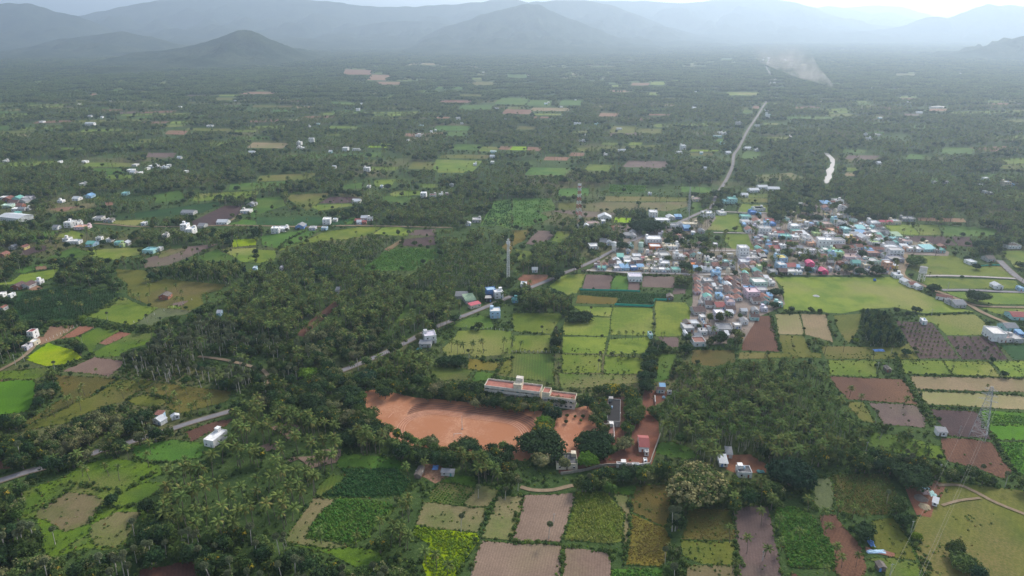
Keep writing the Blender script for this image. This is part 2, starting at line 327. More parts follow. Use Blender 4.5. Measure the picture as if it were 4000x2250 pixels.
F('A3','mauve',[(700,1020),(960,1030),(920,1168),(658,1163)],[(1102,1090),(1210,1095),(1202,1172),(1090,1172)],[(1237,1035),(1530,1040),(1530,1150),(1225,1138)],[(370,420),(600,415),(980,440),(950,478),(700,478)],[(240,605),(420,612),(360,690),(190,740),(130,730)],[(1530,1150),(1640,1160),(1640,1200),(1510,1210)])
F('A3','green',[(970,1022),(1100,1042),(1088,1170),(932,1167)],[(0,300),(370,300),(420,410),(240,440),(380,480),(200,560),(0,570)],[(430,210),(740,200),(720,280),(430,280)],[(910,170),(1280,180),(1260,250),(920,240)],[(1590,190),(1880,200),(1880,250),(1600,240)],[(1700,340),(1780,340),(1800,410),(1700,420)])
F('A3','dgreen',[(635,1178),(1470,1192),(1455,1250),(1340,1252),(1328,1308),(980,1303),(1005,1240),(625,1210)])
F('A3','orange',[(620,1215),(1000,1242),(975,1300),(600,1290)],[(0,602),(180,602),(130,690),(0,760)])
F('A3','olive',[(420,350),(660,340),(640,410),(450,410)],[(2130,300),(2415,300),(2415,340),(2190,340)],[(880,282),(1260,285),(1680,295),(1670,332),(860,330)])
F('A3','tanveg',[(640,380),(840,335),(1200,342),(1180,420),(980,430),(700,420)],[(1210,342),(1680,335),(1660,380),(1480,420),(1185,418)])
F('A3','neon',[(970,482),(1145,490),(1130,535),(960,530)])
F('A3','lime2',[(425,612),(560,610),(550,650),(450,720),(380,700)],[(30,780),(200,810),(180,880),(50,880)],[(1760,520),(1830,470),(2140,450),(2180,620),(1750,590)],[(2010,640),(2260,640),(2290,790),(2080,790),(2010,700)],[(2170,350),(2415,370),(2415,430),(2130,430)],[(2120,270),(2415,262),(2415,292),(2130,296)])
F('A3','red',[(50,1065),(110,1020),(340,1020),(330,1070),(180,1130)],[(930,560),(1110,540),(1130,600),(950,610)])
F('B3','lime',[(500,200),(940,222),(900,395),(480,385)],[(950,122),(1330,127),(1325,388),(920,380),(945,220)],[(1350,60),(1640,80),(1720,230),(1620,280),(1600,395),(1350,395)],[(570,110),(945,125),(935,215),(700,190)],[(480,400),(895,405),(865,558),(470,550)],[(920,425),(1300,400),(1280,500),(1240,560),(885,568)])
F('B3','lime2',[(470,562),(850,572),(840,742),(470,738)],[(875,582),(1240,600),(1220,750),(862,750)],[(0,175),(480,180),(370,370),(20,350)],[(20,390),(365,380),(350,540),(0,530)])
F('B3','mixed',[(440,747),(1240,765),(1200,830),(740,880),(450,885)])
F('B3','rows',[(-100,552),(395,562),(400,860),(300,820),(100,800),(-150,760)])
F('B3','green',[(1385,560),(1560,560),(1480,800),(1340,835)])
F('B3','mauve',[(1370,402),(1580,410),(1560,500),(1480,490)])
F('B3','odark',[(1700,520),(2100,530),(2110,640),(1900,680),(1700,650)])
F('B3','olive',[(2140,545),(2415,550),(2415,610),(2140,610)])
F('B2','green',[(1850,300),(1990,225),(2110,195),(2220,230),(2240,310),(2150,325)],[(2080,722),(2260,742),(2200,800),(2030,830)],[(1320,260),(1420,90),(1460,60),(1440,150),(1350,270)])
F('B2','lime2',[(1750,520),(1880,400),(1900,345),(2240,335),(2415,355),(2415,560),(2050,600),(2000,560),(1800,580)])
F('B2','orange',[(2000,605),(2330,640),(2250,720),(2000,708)])
F('B2','rows',[(1650,680),(2060,702),(1990,810),(1850,800),(1750,820),(1650,740)])
F('B2','olive',[(2345,640),(2415,590),(2415,720),(2380,760),(2270,740)])
F('B2','redsoil',[(380,390),(520,240),(760,50),(780,100),(600,270),(450,400)])
F('A2','green',[(0,300),(250,290),(280,370),(0,460)],[(800,180),(1030,150),(1000,210),(810,210)],[(40,660),(460,600),(600,606),(440,706),(210,780),(60,740)],[(1150,860),(1230,780),(1500,770),(1800,790),(1720,860),(1520,950),(1500,985),(960,985),(1000,960)],[(2110,560),(2250,330),(2415,310),(2415,600),(2300,560)],[(1200,280),(1500,290),(1380,350),(1200,320)],[(810,500),(960,480),(960,540),(840,545)])
F('A2','lime2',[(490,370),(900,350),(930,370),(600,420)],[(1110,130),(1330,120),(1280,180),(1120,190)],[(1260,260),(1340,225),(1560,232),(1550,270),(1300,285)],[(0,785),(200,795),(180,880),(40,910),(0,912)],[(1510,160),(1740,170),(1720,200),(1560,200)])
F('A2','lime',[(445,710),(640,620),(1000,570),(1185,572),(1090,640),(860,690),(650,700),(400,745),(215,800),(215,785)],[(1190,580),(1340,570),(1480,600),(1430,660),(1100,640)],[(1700,20),(2000,0),(1960,60),(1720,60)])
F('A2','olive',[(300,270),(690,250),(680,285),(580,350),(480,420),(300,310)])
F('A2','purple',[(590,350),(700,288),(970,290),(960,342)],[(1380,690),(1680,660),(1700,740),(1560,758),(1380,750)])
F('A2','mauve',[(1500,600),(1700,590),(1690,655),(1440,650)])
F('A2','orange',[(2320,760),(2415,650),(2415,840)])
F('A2','redtan',[(1210,780),(1390,680),(1400,700),(1250,800)],[(940,515),(1030,515),(1050,550),(930,550)])
F('A2','dgreen',[(0,480),(480,470),(900,500),(840,548),(0,555)])
F('N','ground',[(1427,1530),(1476,1520),(1621,1552),(1828,1572),(2000,1592),(2120,1606),(2105,1650),(2095,1690),(2110,1735),(2060,1800),(1960,1790),(1890,1770),(1704,1757),(1600,1740),(1530,1715),(1500,1680),(1470,1640),(1430,1590),(1418,1550)])
F('N','ground',[(2185,1605),(2300,1585),(2330,1640),(2345,1700),(2340,1740),(2265,1760),(2265,1800),(2185,1800),(2185,1740),(2160,1680)])
F('N','yard',[(2520,1520),(2610,1530),(2600,1560),(2560,1580),(2540,1620),(2575,1650),(2575,1700),(2545,1815),(2440,1825),(2340,1830),(2180,1850),(2180,1830),(2340,1800),(2460,1740),(2470,1680),(2500,1600)],[(2340,1560),(2440,1550),(2480,1650),(2400,1740),(2340,1730)])
VILLAGE = [[(2300,1055),(2400,985),(2520,920),(2660,918),(2700,955),(2830,968),(2890,975),(2945,975),(2920,915),(2895,835),(3000,830),(3100,800),(3200,785),(3330,790),(3340,860),(3430,870),(3460,905),(3560,940),(3710,985),(3705,1000),(3540,995),(3525,1040),(3520,1078),(3450,1072),(3300,1075),(3020,1076),(3055,1150),(3070,1190),(2960,1240),(2900,1340),(2720,1350),(2690,1270),(2705,1180),(2705,1080),(2560,1070)],
 [(2540,905),(2600,890),(2680,860),(2760,840),(2800,850),(2760,900),(2680,920),(2560,950),(2500,985),(2440,960),(2400,940),(2400,880),(2540,870)]]
for p in VILLAGE: F('N','earth',p)
def q(t, lst):
    for cx, cy, w_, h_, ty in lst:
        ty = {'red': 'redtan'}.get(ty, ty)
        k = h_*.9
        F(t, ty, [(cx-w_/2+k*.3,cy-h_/2),(cx+w_/2+k*.6,cy-h_/2+h_*.12),(cx+w_/2-k*.3,cy+h_/2),(cx-w_/2-k*.5,cy+h_/2-h_*.1)])
q('T1',[(1180,890,130,28,'red'),(740,1105,330,30,'lime2'),(730,1140,200,22,'green'),(800,1185,160,26,'lime2'),(480,996,130,14,'lime2'),(1800,975,230,40,'tan'),(1080,1040,170,36,'mauve'),(1340,690,150,14,'olive'),(1560,665,200,20,'olive'),(1730,625,240,16,'redtan'),(2400,485,180,36,'red'),(2540,520,120,40,'red'),(1400,870,300,18,'olive'),(1650,880,140,16,'lime2'),(2300,855,180,16,'lime2'),(2250,905,120,14,'lime2'),(2300,690,160,16,'green'),(1830,715,260,16,'olive'),(1900,745,150,14,'green'),(20,855,80,26,'green'),(610,635,60,16,'red')])
q('T2',[(600,430,170,14,'tan'),(370,558,160,20,'red'),(320,985,160,14,'ylime'),(360,965,60,14,'ylime'),(820,680,220,20,'redtan'),(960,720,200,30,'green'),(1200,680,200,46,'green'),(1390,690,150,40,'green'),(1600,690,140,36,'green'),(1240,750,180,34,'red'),(1460,735,250,24,'tan'),(1440,768,190,12,'lime'),(1410,788,120,12,'red'),(740,790,90,12,'redtan'),(800,860,220,36,'green'),(830,900,120,28,'green'),(820,1110,280,80,'lime2'),(600,1110,140,56,'olive'),(340,1130,180,26,'lime2'),(900,985,170,40,'green'),(1050,1000,110,36,'lime2'),(1240,995,120,28,'ylime'),(1350,1000,80,28,'redtan'),(1160,992,70,28,'red'),(880,1050,320,26,'olive'),(1500,1065,160,28,'redtan'),(1640,1035,90,26,'redtan'),(1440,1150,260,56,'green'),(1780,1125,150,46,'lime2'),(2100,1100,260,46,'mauve'),(1860,965,110,18,'lime2'),(2030,965,80,20,'lime'),(1850,770,120,26,'redtan'),(1950,870,150,50,'olive'),(2130,880,160,36,'olive'),(2460,1010,130,16,'lime'),(1900,578,120,12,'lime'),(2060,565,110,20,'red'),(2180,560,90,20,'lime'),(1930,612,160,14,'redtan'),(2120,627,140,18,'lime'),(1010,560,150,24,'olive'),(900,550,40,12,'red'),(790,590,200,14,'green'),(1240,510,140,24,'green'),(950,528,120,10,'lime2'),(1300,860,120,24,'olive'),(2190,770,140,10,'redtan'),(500,793,260,12,'olive'),(520,905,60,16,'red'),(920,640,260,12,'olive'),(1650,885,110,12,'lime2')])
q('T3',[(690,630,230,22,'lime'),(540,600,150,12,'green'),(580,400,90,14,'green'),(780,720,44,20,'red'),(720,750,60,26,'green'),(2000,737,110,18,'red'),(1140,790,300,16,'green'),(880,832,90,12,'lime2'),(440,1010,200,12,'ylime'),(410,1035,160,20,'olive'),(740,1040,90,50,'green'),(540,940,60,20,'green'),(1580,890,100,12,'green'),(1490,1055,190,28,'mauve'),(1420,1135,80,24,'lime2'),(1410,1170,70,26,'tan'),(1440,1015,160,26,'green'),(2130,1010,200,46,'green'),(2470,1120,100,24,'lime'),(1850,1050,100,36,'green'),(1330,555,80,14,'green'),(1780,500,150,14,'olive'),(1830,770,120,14,'mauve'),(2360,340,120,14,'green'),(110,1110,140,34,'mauve')])

# image masks (quarter resolution, padded)
PX, PY, MS = 400, 0, 4
MW, MH = (4000+2*PX)//MS, 2700//MS
fmask = np.zeros((MH, MW), np.int16)      # field index + 1
gmask = np.zeros((MH, MW), np.int16)      # grove index + 1
pmask = np.zeros((MH, MW), np.int8)       # 1 road, 2 building
def fill(mask, poly, val):
    pts = np.array([((x+PX)/MS, (y+PY)/MS) for x, y in poly]); n = len(pts)
    y0 = max(0, int(pts[:,1].min())); y1 = min(MH-1, int(pts[:,1].max())+1)
    for r in range(y0, y1+1):
        yc = r+.5; xs = []
        for i in range(n):
            a = pts[i]; b = pts[(i+1) % n]
            if (a[1] <= yc) != (b[1] <= yc): xs.append(a[0]+(yc-a[1])*(b[0]-a[0])/(b[1]-a[1]))
        xs.sort()
        for i in range(0, len(xs)-1, 2):
            c0 = max(0, int(round(xs[i]))); c1 = min(MW, int(round(xs[i+1])))
            if c1 > c0: mask[r, c0:c1] = val
def at(mask, px, py):
    c = np.clip(((px+PX)/MS).astype(int), 0, MW-1); r = np.clip(((py+PY)/MS).astype(int), 0, MH-1)
    return mask[r, c]
def extend(poly):
    o = []
    for x, y in poly:
        if y > 2238: y += 160
        if x < 10: x -= 260
        if x > 3990: x += 260
        o.append((x, y))
    return o
boxes = []
FANG = {}
from mathutils.geometry import tessellate_polygon
def roughen(P, step=9., amp=.8):
    out = []
    n = len(P)
    for i in range(n):
        a = P[i]; b = P[(i+1) % n]; L = (b-a).length; k = max(1, min(30, int(L/step)))
        for j in range(k):
            p = a.lerp(b, j/k)
            nv = mnoise.noise_vector(Vector((p.x*.08, p.y*.08, 3)))
            out.append(Vector((p.x+nv.x*amp*1.6, p.y+nv.y*amp*1.6, 0)))
    return out
EDGES = []
for i, (typ, poly) in enumerate(FIELDS):
    poly = extend(poly); fill(fmask, poly, i+1)
    W = [unproj(x, max(y, 150)) for x, y in poly]
    D = sum(p.y for p in W)/len(W)
    W = roughen(W, 9 if D < 1200 else 40, .8 if D < 1200 else 3)
    bb = (min(p.x for p in W), min(p.y for p in W), max(p.x for p in W), max(p.y for p in W))
    lv = 0
    for b2, l2 in boxes:
        if bb[0] < b2[2] and bb[2] > b2[0] and bb[1] < b2[3] and bb[3] > b2[1]: lv = max(lv, l2+1)
    boxes.append((bb, lv)); z = .05+.015*lv + (0 if D < 1500 else .3)
    c = Vector(((bb[0]+bb[2])/2, (bb[1]+bb[3])/2, 0))
    # furrow direction: along the longest edge of the outline, as seen from above
    P0 = [unproj(x, max(y, 150)) for x, y in poly]; best = max(range(len(P0)), key=lambda k: (P0[k]-P0[k-1]).length)
    e = P0[best]-P0[best-1]; ang = math.atan2(e.y, e.x)+math.pi/2
    L = [Vector((p.x-c.x, p.y-c.y, 0)) for p in W]; ca, sa = math.cos(-ang), math.sin(-ang)
    L = [Vector((p.x*ca-p.y*sa, p.x*sa+p.y*ca, 0)) for p in L]
    tris = tessellate_polygon([L])
    me = bpy.data.meshes.new('field'); me.from_pydata([tuple(p) for p in L], [], [tuple(t) for t in tris]); me.update()
    flip = [p for p in me.polygons if p.normal.z < 0]
    if len(flip) > len(me.polygons)/2: me.flip_normals()
    me.materials.append(field_mat(typ))
    nm = {'ground': 'sports_ground', 'earth': 'village_ground', 'yard': 'yard'}.get(typ, 'field')
    o = link(nm, me, loc=(c.x, c.y, z), rz=ang); tag(o, kind='structure')
    FANG[i] = ang
    if typ not in ('ground','earth','yard'): EDGES.append((D, [Vector((p.x, p.y, 0)) for p in W]))
NF = len(FIELDS)

# ---------------------------------------------------------------- roads and tracks
def spl(pts, n=8):
    out = []
    P = [Vector(p) for p in pts]
    for i in range(len(P)-1):
        a = P[max(i-1, 0)]; b = P[i]; c = P[i+1]; d = P[min(i+2, len(P)-1)]
        for k in range(n):
            t = k/n
            out.append(.5*((2*b)+(c-a)*t+(2*a-5*b+4*c-d)*t*t+(3*b-a-3*c+d)*t**3))
    out.append(P[-1]); return out
def strip(name, W, width, z, mat, parent=None):
    v = []; f = []
    for i, p in enumerate(W):
        d = (W[min(i+1, len(W)-1)]-W[max(i-1, 0)]); d.z = 0; d.normalize(); nrm = Vector((-d.y, d.x, 0))
        wd = width*(1+.12*mnoise.noise(Vector((p.x*.05, p.y*.05, 0))))
        v += [tuple(p+nrm*wd/2+Vector((0,0,z))), tuple(p-nrm*wd/2+Vector((0,0,z)))]
        if i: f.append((2*i-2, 2*i-1, 2*i+1, 2*i))
    me = bpy.data.meshes.new(name); me.from_pydata(v, [], f); me.update(); me.materials.append(mat)
    if me.polygons and me.polygons[0].normal.z < 0: me.flip_normals()
    return link(name, me, parent)
asphalt = plain('asphalt', (.215,.205,.215), .9, .25, .12)
shoulder = plain('road_shoulder', (.17,.14,.09), .95, .3, .2)
dirt = plain('dirt_track', (.26,.195,.125), .95, .3, .2)
concr = plain('concrete_road', (.38,.35,.33), .9, .3, .3)
occ = np.zeros((1700, 1700), np.int8); OR = 1.5   # world occupancy, x -1275..1275, y 150..2700
def occ_pt(x, y, r, v=1):
    c0 = int((x-r+1275)/OR); c1 = int((x+r+1275)/OR)+1; r0 = int((y-r-150)/OR); r1 = int((y+r-150)/OR)+1
    if c1 < 0 or r1 < 0 or c0 > 1699 or r0 > 1699: return
    occ[max(r0,0):r1, max(c0,0):c1] = v
def occupied(X, Y):
    c = ((X+1275)/OR).astype(int); r = ((Y-150)/OR).astype(int)
    ok = (c >= 0) & (c < 1700) & (r >= 0) & (r < 1700)
    out = np.zeros(len(X), bool); out[ok] = occ[r[ok], c[ok]] > 0
    return out
def road(name, pts, width, mat, z=.5, prot=True, edge=True):
    W = spl([unproj(x, y) for x, y in pts])
    if edge: strip('road_shoulder', W, width+1.8, z-.06, shoulder)['kind'] = 'structure'
    o = strip(name, W, width, z, mat); o['kind'] = 'structure'
    for p in W: pass
    for a, b in zip(W[:-1], W[1:]):
        L = (b-a).length
        for k in range(max(1, int(L/1.5))):
            p = a.lerp(b, k/max(1, int(L/1.5))); occ_pt(p.x, p.y, width/2+1.2)
            if prot:
                px, py = proj(p.x, p.y, 0); d = width/2*FPX/max(p.y, 1)
                fill_pt(px, py, d*.8, 1)
    return W
def fill_pt(px, py, r, v):
    c = int((px+PX)/MS); q_ = int(py/MS); k = max(1, int(round(r/MS)))
    if 0 <= c < MW and 0 <= q_ < MH: pmask[max(0,q_-max(1,k//3)):q_+max(1,k//3)+1, max(0,c-k):c+k+1] = v
MAIN = [(-260,1945),(-60,1897),(0,1880),(83,1853),(166,1830),(244,1809),(356,1776),(398,1760),(497,1733),(571,1708),(679,1675),(745,1653),(894,1610),(1000,1585),(1080,1548),(1178,1510),(1232,1490),(1414,1419),(1484,1388),(1580,1343),(1640,1310),(1704,1278),(1870,1212),(2000,1157),(2083,1120),(2145,1095),(2203,1068),(2269,1043),(2331,1014),(2389,983),(2468,944),(2530,915),(2592,894),(2671,861),(2725,836),(2770,816),(2787,795),(2800,760),(2832,712),(2861,650),(2867,606),(2890,571),(2919,512),(2954,460),(2983,413),(3004,379),(3007,338),(3010,291),(2995,262),(3007,227)]
road('main_road', MAIN, 4.3, asphalt)
road('village_lane', NP('A3',[(660,985),(900,990),(1120,1008),(1400,1012),(1560,1015),(1800,1025),(2010,1020),(2200,1020)]), 4.5, concr, .7)
road('village_street', NP('V3',[(1260,480),(1330,560),(1400,640),(1480,740),(1560,850),(1680,940),(1780,1050)]), 5, concr, .7)
road('village_lane', NP('V2',[(935,60),(930,160),(940,240),(975,340),(990,450),(1005,560),(1030,650)]), 3.6, concr, .7)
road('village_lane', NP('V2',[(350,310),(360,440),(365,560),(350,680)]), 3.6, concr, .7)
road('village_lane', NP('V2',[(680,340),(685,450),(690,560),(695,680)]), 3.2, concr, .7)
road('farm_track', NP('A2',[(-200,555),(0,562),(300,570),(480,575),(840,562),(1200,565),(1550,575),(1850,580)]), 4, dirt, .6, edge=False)
road('farm_track', NP('A1',[(890,540),(1100,555),(1300,570),(1700,570),(2060,560),(2150,560),(2415,565)]), 3.5, dirt, .6, edge=False)
road('farm_track', NP('A1',[(2100,560),(2200,500),(2300,430)]), 3.5, dirt, .6, edge=False)
road('side_road', NP('A4',[(2180,890),(2260,970),(2340,1040),(2415,1090),(2600,1200)]), 6, asphalt, .6)
road('side_road', NP('A4',[(1480,1035),(1700,1035),(2000,1045),(2330,1062)]), 4, concr, .6, edge=False)
road('side_road', NP('A4',[(1640,1170),(1900,1170),(2200,1185),(2415,1190),(2600,1195)]), 4.5, asphalt, .6, edge=False)
road('farm_track', NP('A4',[(1290,830),(1310,900),(1280,970),(1270,1020),(1330,1070),(1430,1110),(1560,1170),(1700,1220),(1820,1270),(1900,1310),(2000,1370),(2130,1430),(2300,1500)]), 4.5, dirt, .6, edge=False)
road('farm_track', NP('A4',[(1870,1290),(2000,1320),(2200,1330),(2600,1335)]), 3.5, dirt, .6, edge=False)
road('farm_track', NP('C4',[(1600,600),(1800,600),(1950,660),(2100,740),(2260,810),(2415,870),(2600,950)]), 2.2, dirt, .6, edge=False)
road('farm_track', NP('C4',[(1640,790),(1800,745),(2000,720)]), 1.6, dirt, .62, edge=False)
road('farm_track', NP('B1',[(-200,830),(0,720),(150,640),(260,560),(330,480),(330,430)]), 3.2, dirt, .6, edge=False)
road('farm_track', NP('B1',[(1870,590),(2050,610),(2200,640),(2415,695),(2480,720),(2540,790),(2530,850),(2490,890)]), 3.0, dirt, .6, edge=False)
road('farm_track', NP('C3',[(80,610),(200,640),(380,640),(560,600),(780,575)]), 2.6, dirt, .3, prot=False, edge=False)
road('village_lane', NP('A3',[(1480,800),(1700,795),(2150,800)]), 3.5, concr, .7, edge=False)
road('village_lane', NP('A3',[(1900,628),(2150,632),(2300,640)]), 3.0, concr, .7, edge=False)
road('village_lane', NP('A3',[(1900,425),(2100,435),(2300,440),(2400,440)]), 3.5, concr, .7, edge=False)
# river
watm, nt, bs = newmat('river_water'); bs.inputs['Base Color'].default_value = (.34,.33,.32,1); bs.inputs['Roughness'].default_value = .5
bs.inputs['Specular IOR Level'].default_value = .06
_, vec, _ = seeded_coords(nt); bu = nt.nodes.new('ShaderNodeBump'); bu.inputs['Strength'].default_value = .15
nt.links.new(noise_node(nt, vec, .3), bu.inputs['Height']); nt.links.new(bu.outputs[0], bs.inputs['Normal'])
def pond(name, t, pts, z=.8, mat=None):
    P = NP(t, pts); W = roughen([unproj(x, y) for x, y in P], 12, 1.5)
    tris = tessellate_polygon([W]); me = bpy.data.meshes.new(name)
    me.from_pydata([(p.x, p.y, z) for p in W], [], [tuple(k) for k in tris]); me.update()
    if sum(p.normal.z for p in me.polygons) < 0: me.flip_normals()
    me.materials.append(mat or watm); o = link(name, me); o['kind'] = 'structure'
    if mat: return
    fill(pmask, [(x, y) for x, y in P], 1)
    for p in W: occ_pt(p.x, p.y, 4)
    xs = [p.x for p in W]; ys = [p.y for p in W]
    fill(fmask, P, 9999)
pond('river','T3',[(1222,1022),(1262,1030),(1284,1048),(1303,1072),(1308,1105),(1296,1125),(1303,1150),(1286,1170),(1284,1195),(1262,1235),(1240,1232),(1236,1200),(1250,1172),(1244,1146),(1268,1128),(1282,1095),(1268,1062),(1246,1042)])
pond('river','T3',[(1000,905),(1018,912),(1018,930),(1008,928)])
pond('river','T3',[(1168,636),(1182,640),(1200,665),(1218,682),(1214,686),(1190,666),(1172,650)])
pond('river','T3',[(1205,620),(1220,616),(1222,634),(1208,632)])
pond('pond','T3',[(1950,715),(2000,711),(2040,716),(2050,724),(1950,726)])
pond('pond','C2',[(0,250),(90,210),(150,200),(240,230),(230,290),(150,270),(60,300),(10,330)],.35, field_mat('pink'))
pond('pond','C2',[(640,270),(800,255),(790,330),(750,385),(500,440),(460,380),(400,350),(280,390),(330,330),(480,330),(640,320)],.35, field_mat('pink'))
pond('pond','C2',[(130,60),(330,20),(420,40),(380,110),(300,170),(220,120)],.35, field_mat('pink'))
# ---------------------------------------------------------------- ground sheet
def ground_material():
    m, nt, bs = newmat('ground_scrub'); tc, vec, rnd = seeded_coords(nt)
    n1 = noise_node(nt, vec, .02, 6, .7); n2 = noise_node(nt, vec, .6, 5, .75); n3 = noise_node(nt, vec, .006, 3, .5)
    col = mix(nt, maprange(nt, n1, .35, .65), (.036,.066,.020), (.066,.105,.030))
    col = mix(nt, maprange(nt, n3, .55, .68), col, (.12,.115,.05))
    col = mix(nt, maprange(nt, n2, .58, .8, 0, .7), col, (.13,.10,.06))
    hv = nt.nodes.new('ShaderNodeHueSaturation'); nt.links.new(col, hv.inputs['Color']); nt.links.new(maprange(nt, n2, .25, .75, .6, 1.4), hv.inputs['Value'])
    nt.links.new(hv.outputs[0], bs.inputs['Base Color']); bs.inputs['Roughness'].default_value = 1; bs.inputs['Specular IOR Level'].default_value = .05
    bu = nt.nodes.new('ShaderNodeBump'); bu.inputs['Strength'].default_value = .6; bu.inputs['Distance'].default_value = .8
    nt.links.new(n2, bu.inputs['Height']); nt.links.new(bu.outputs[0], bs.inputs['Normal'])
    return m
me = bpy.data.meshes.new('ground'); me.from_pydata([(-32000,-2000,0),(32000,-2000,0),(32000,40000,0),(-32000,40000,0)], [], [(0,1,2,3)]); me.materials.append(ground_material())
link('ground', me)['kind'] = 'structure'

# ---------------------------------------------------------------- houses
winbox = MB(); winbox.box(-.5,.5,-.04,.04,0,1,0); winbox.box(-.6,.6,-.07,-.041,-.08,-.001,1); winbox.box(-.6,.6,-.3,.04,1.001,1.09,1)
_wm = {}
def win_mesh(c):
    if c not in _wm: _wm[c] = winbox.mesh('window', [glass, cm(c)])
    return _wm[c]
doorb = MB(); doorb.box(-.5,.5,-.05,.04,0,1,0)
_dm = {}
def door_mesh(c):
    if c not in _dm: _dm[c] = doorb.mesh('door', [cm(c)])
    return _dm[c]
HOUSES = []; BIG = []
def in_view(px, py): return -20 < px < 4020 and py < 2300
WORD = {'white':'white','offwhite':'off-white','cream':'cream','grey':'grey','concrete':'bare concrete','lilac':'lilac','skyblue':'sky blue','blue':'blue','aqua':'aqua','mint':'mint green','lime':'lime green','yellow':'yellow','peach':'peach','orange':'orange','pink':'pink','hotpink':'bright pink','teal':'teal','brick':'brick red','dark':'dark grey','pinkgrey':'pinkish grey','darkgrey':'dark grey','thatch':'brown','black':'black',
 'whitesheet':'white sheet','greysheet':'grey sheet','bluesheet':'blue sheet','greensheet':'green sheet','redsheet':'red sheet','pinksheet':'pink sheet','hotpinksheet':'bright pink sheet','terracotta':'terracotta tile','darktile':'dark brown tile','palegreen':'pale green','aquasheet':'aqua sheet','thatchroof':'thatched'}
def parapet_walls(mb, w, d, h, par=.7, t=.25, m=0):
    x0, x1, y0, y1 = -w/2, w/2, 0, d
    o = [(x0,y0),(x1,y0),(x1,y1),(x0,y1)]; i_ = [(x0+t,y0+t),(x1-t,y0+t),(x1-t,y1-t),(x0+t,y1-t)]
    for k in range(4):
        a, b = o[k], o[(k+1) % 4]; c, e = i_[k], i_[(k+1) % 4]
        mb.quad((*a,0),(*b,0),(*b,h+par),(*a,h+par), m)
        mb.quad((*a,h+par),(*b,h+par),(*e,h+par),(*c,h+par), m)
        mb.quad((*c,h+par),(*e,h+par),(*e,h),(*c,h), m)
def gable_roof(mb, w, d, h, rise, ov=.35, th=.12, along='y'):
    if along == 'y':
        A = [(-w/2-ov, h-ov*rise*2/w), (0, h+rise), (w/2+ov, h-ov*rise*2/w)]; y0, y1 = -ov, d+ov
        for s0, s1 in ((0,1),(1,2)):
            (xa, za), (xb, zb) = A[s0], A[s1]
            mb.quad((xa,y0,za+th),(xb,y0,zb+th),(xb,y1,zb+th),(xa,y1,za+th)); mb.quad((xa,y0,za),(xa,y1,za),(xb,y1,zb),(xb,y0,zb))
            mb.quad((xa,y0,za),(xb,y0,zb),(xb,y0,zb+th),(xa,y0,za+th), 1); mb.quad((xa,y1,za),(xa,y1,za+th),(xb,y1,zb+th),(xb,y1,zb), 1)
        for x, z in (A[0], A[2]): mb.quad((x,y0,z),(x,y0,z+th),(x,y1,z+th),(x,y1,z), 1)
    else:
        A = [(-ov, h-ov*rise*2/d), (d/2, h+rise), (d+ov, h-ov*rise*2/d)]; x0, x1 = -w/2-ov, w/2+ov
        for s0, s1 in ((0,1),(1,2)):
            (ya, za), (yb, zb) = A[s0], A[s1]
            mb.quad((x0,ya,za+th),(x1,ya,za+th),(x1,yb,zb+th),(x0,yb,zb+th)); mb.quad((x0,ya,za),(x0,yb,zb),(x1,yb,zb),(x1,ya,za))
            mb.quad((x0,ya,za),(x0,ya,za+th),(x0,yb,zb+th),(x0,yb,zb), 1); mb.quad((x1,ya,za),(x1,yb,zb),(x1,yb,zb+th),(x1,ya,za+th), 1)
        for y, z in (A[0], A[2]): mb.quad((x0,y,z),(x1,y,z),(x1,y,z+th),(x0,y,z+th), 1)
def reg_building(px, py, w, d, h, rot, base):
    ca, sa = math.cos(rot), math.sin(rot)
    nx = max(2, int(w/1.2)); ny = max(2, int(d/1.2))
    for i in range(nx+1):
        for j in range(ny+1):
            lx = -w/2+w*i/nx; ly = d*j/ny; occ_pt(base.x+lx*ca-ly*sa, base.y+lx*sa+ly*ca, 1.6)
    X = []; 
    for lx, ly in ((-w/2,0),(w/2,0),(w/2,d),(-w/2,d)):
        for z in (0, h): X.append(proj(base.x+lx*ca-ly*sa, base.y+lx*sa+ly*ca, z))
    xs = [p[0] for p in X]; ys = [p[1] for p in X]
    mh = (max(ys)-min(ys))
    fill(pmask, [(min(xs),min(ys)),(max(xs),min(ys)),(max(xs),max(ys)-.25*mh),(min(xs),max(ys)-.25*mh)], 2)
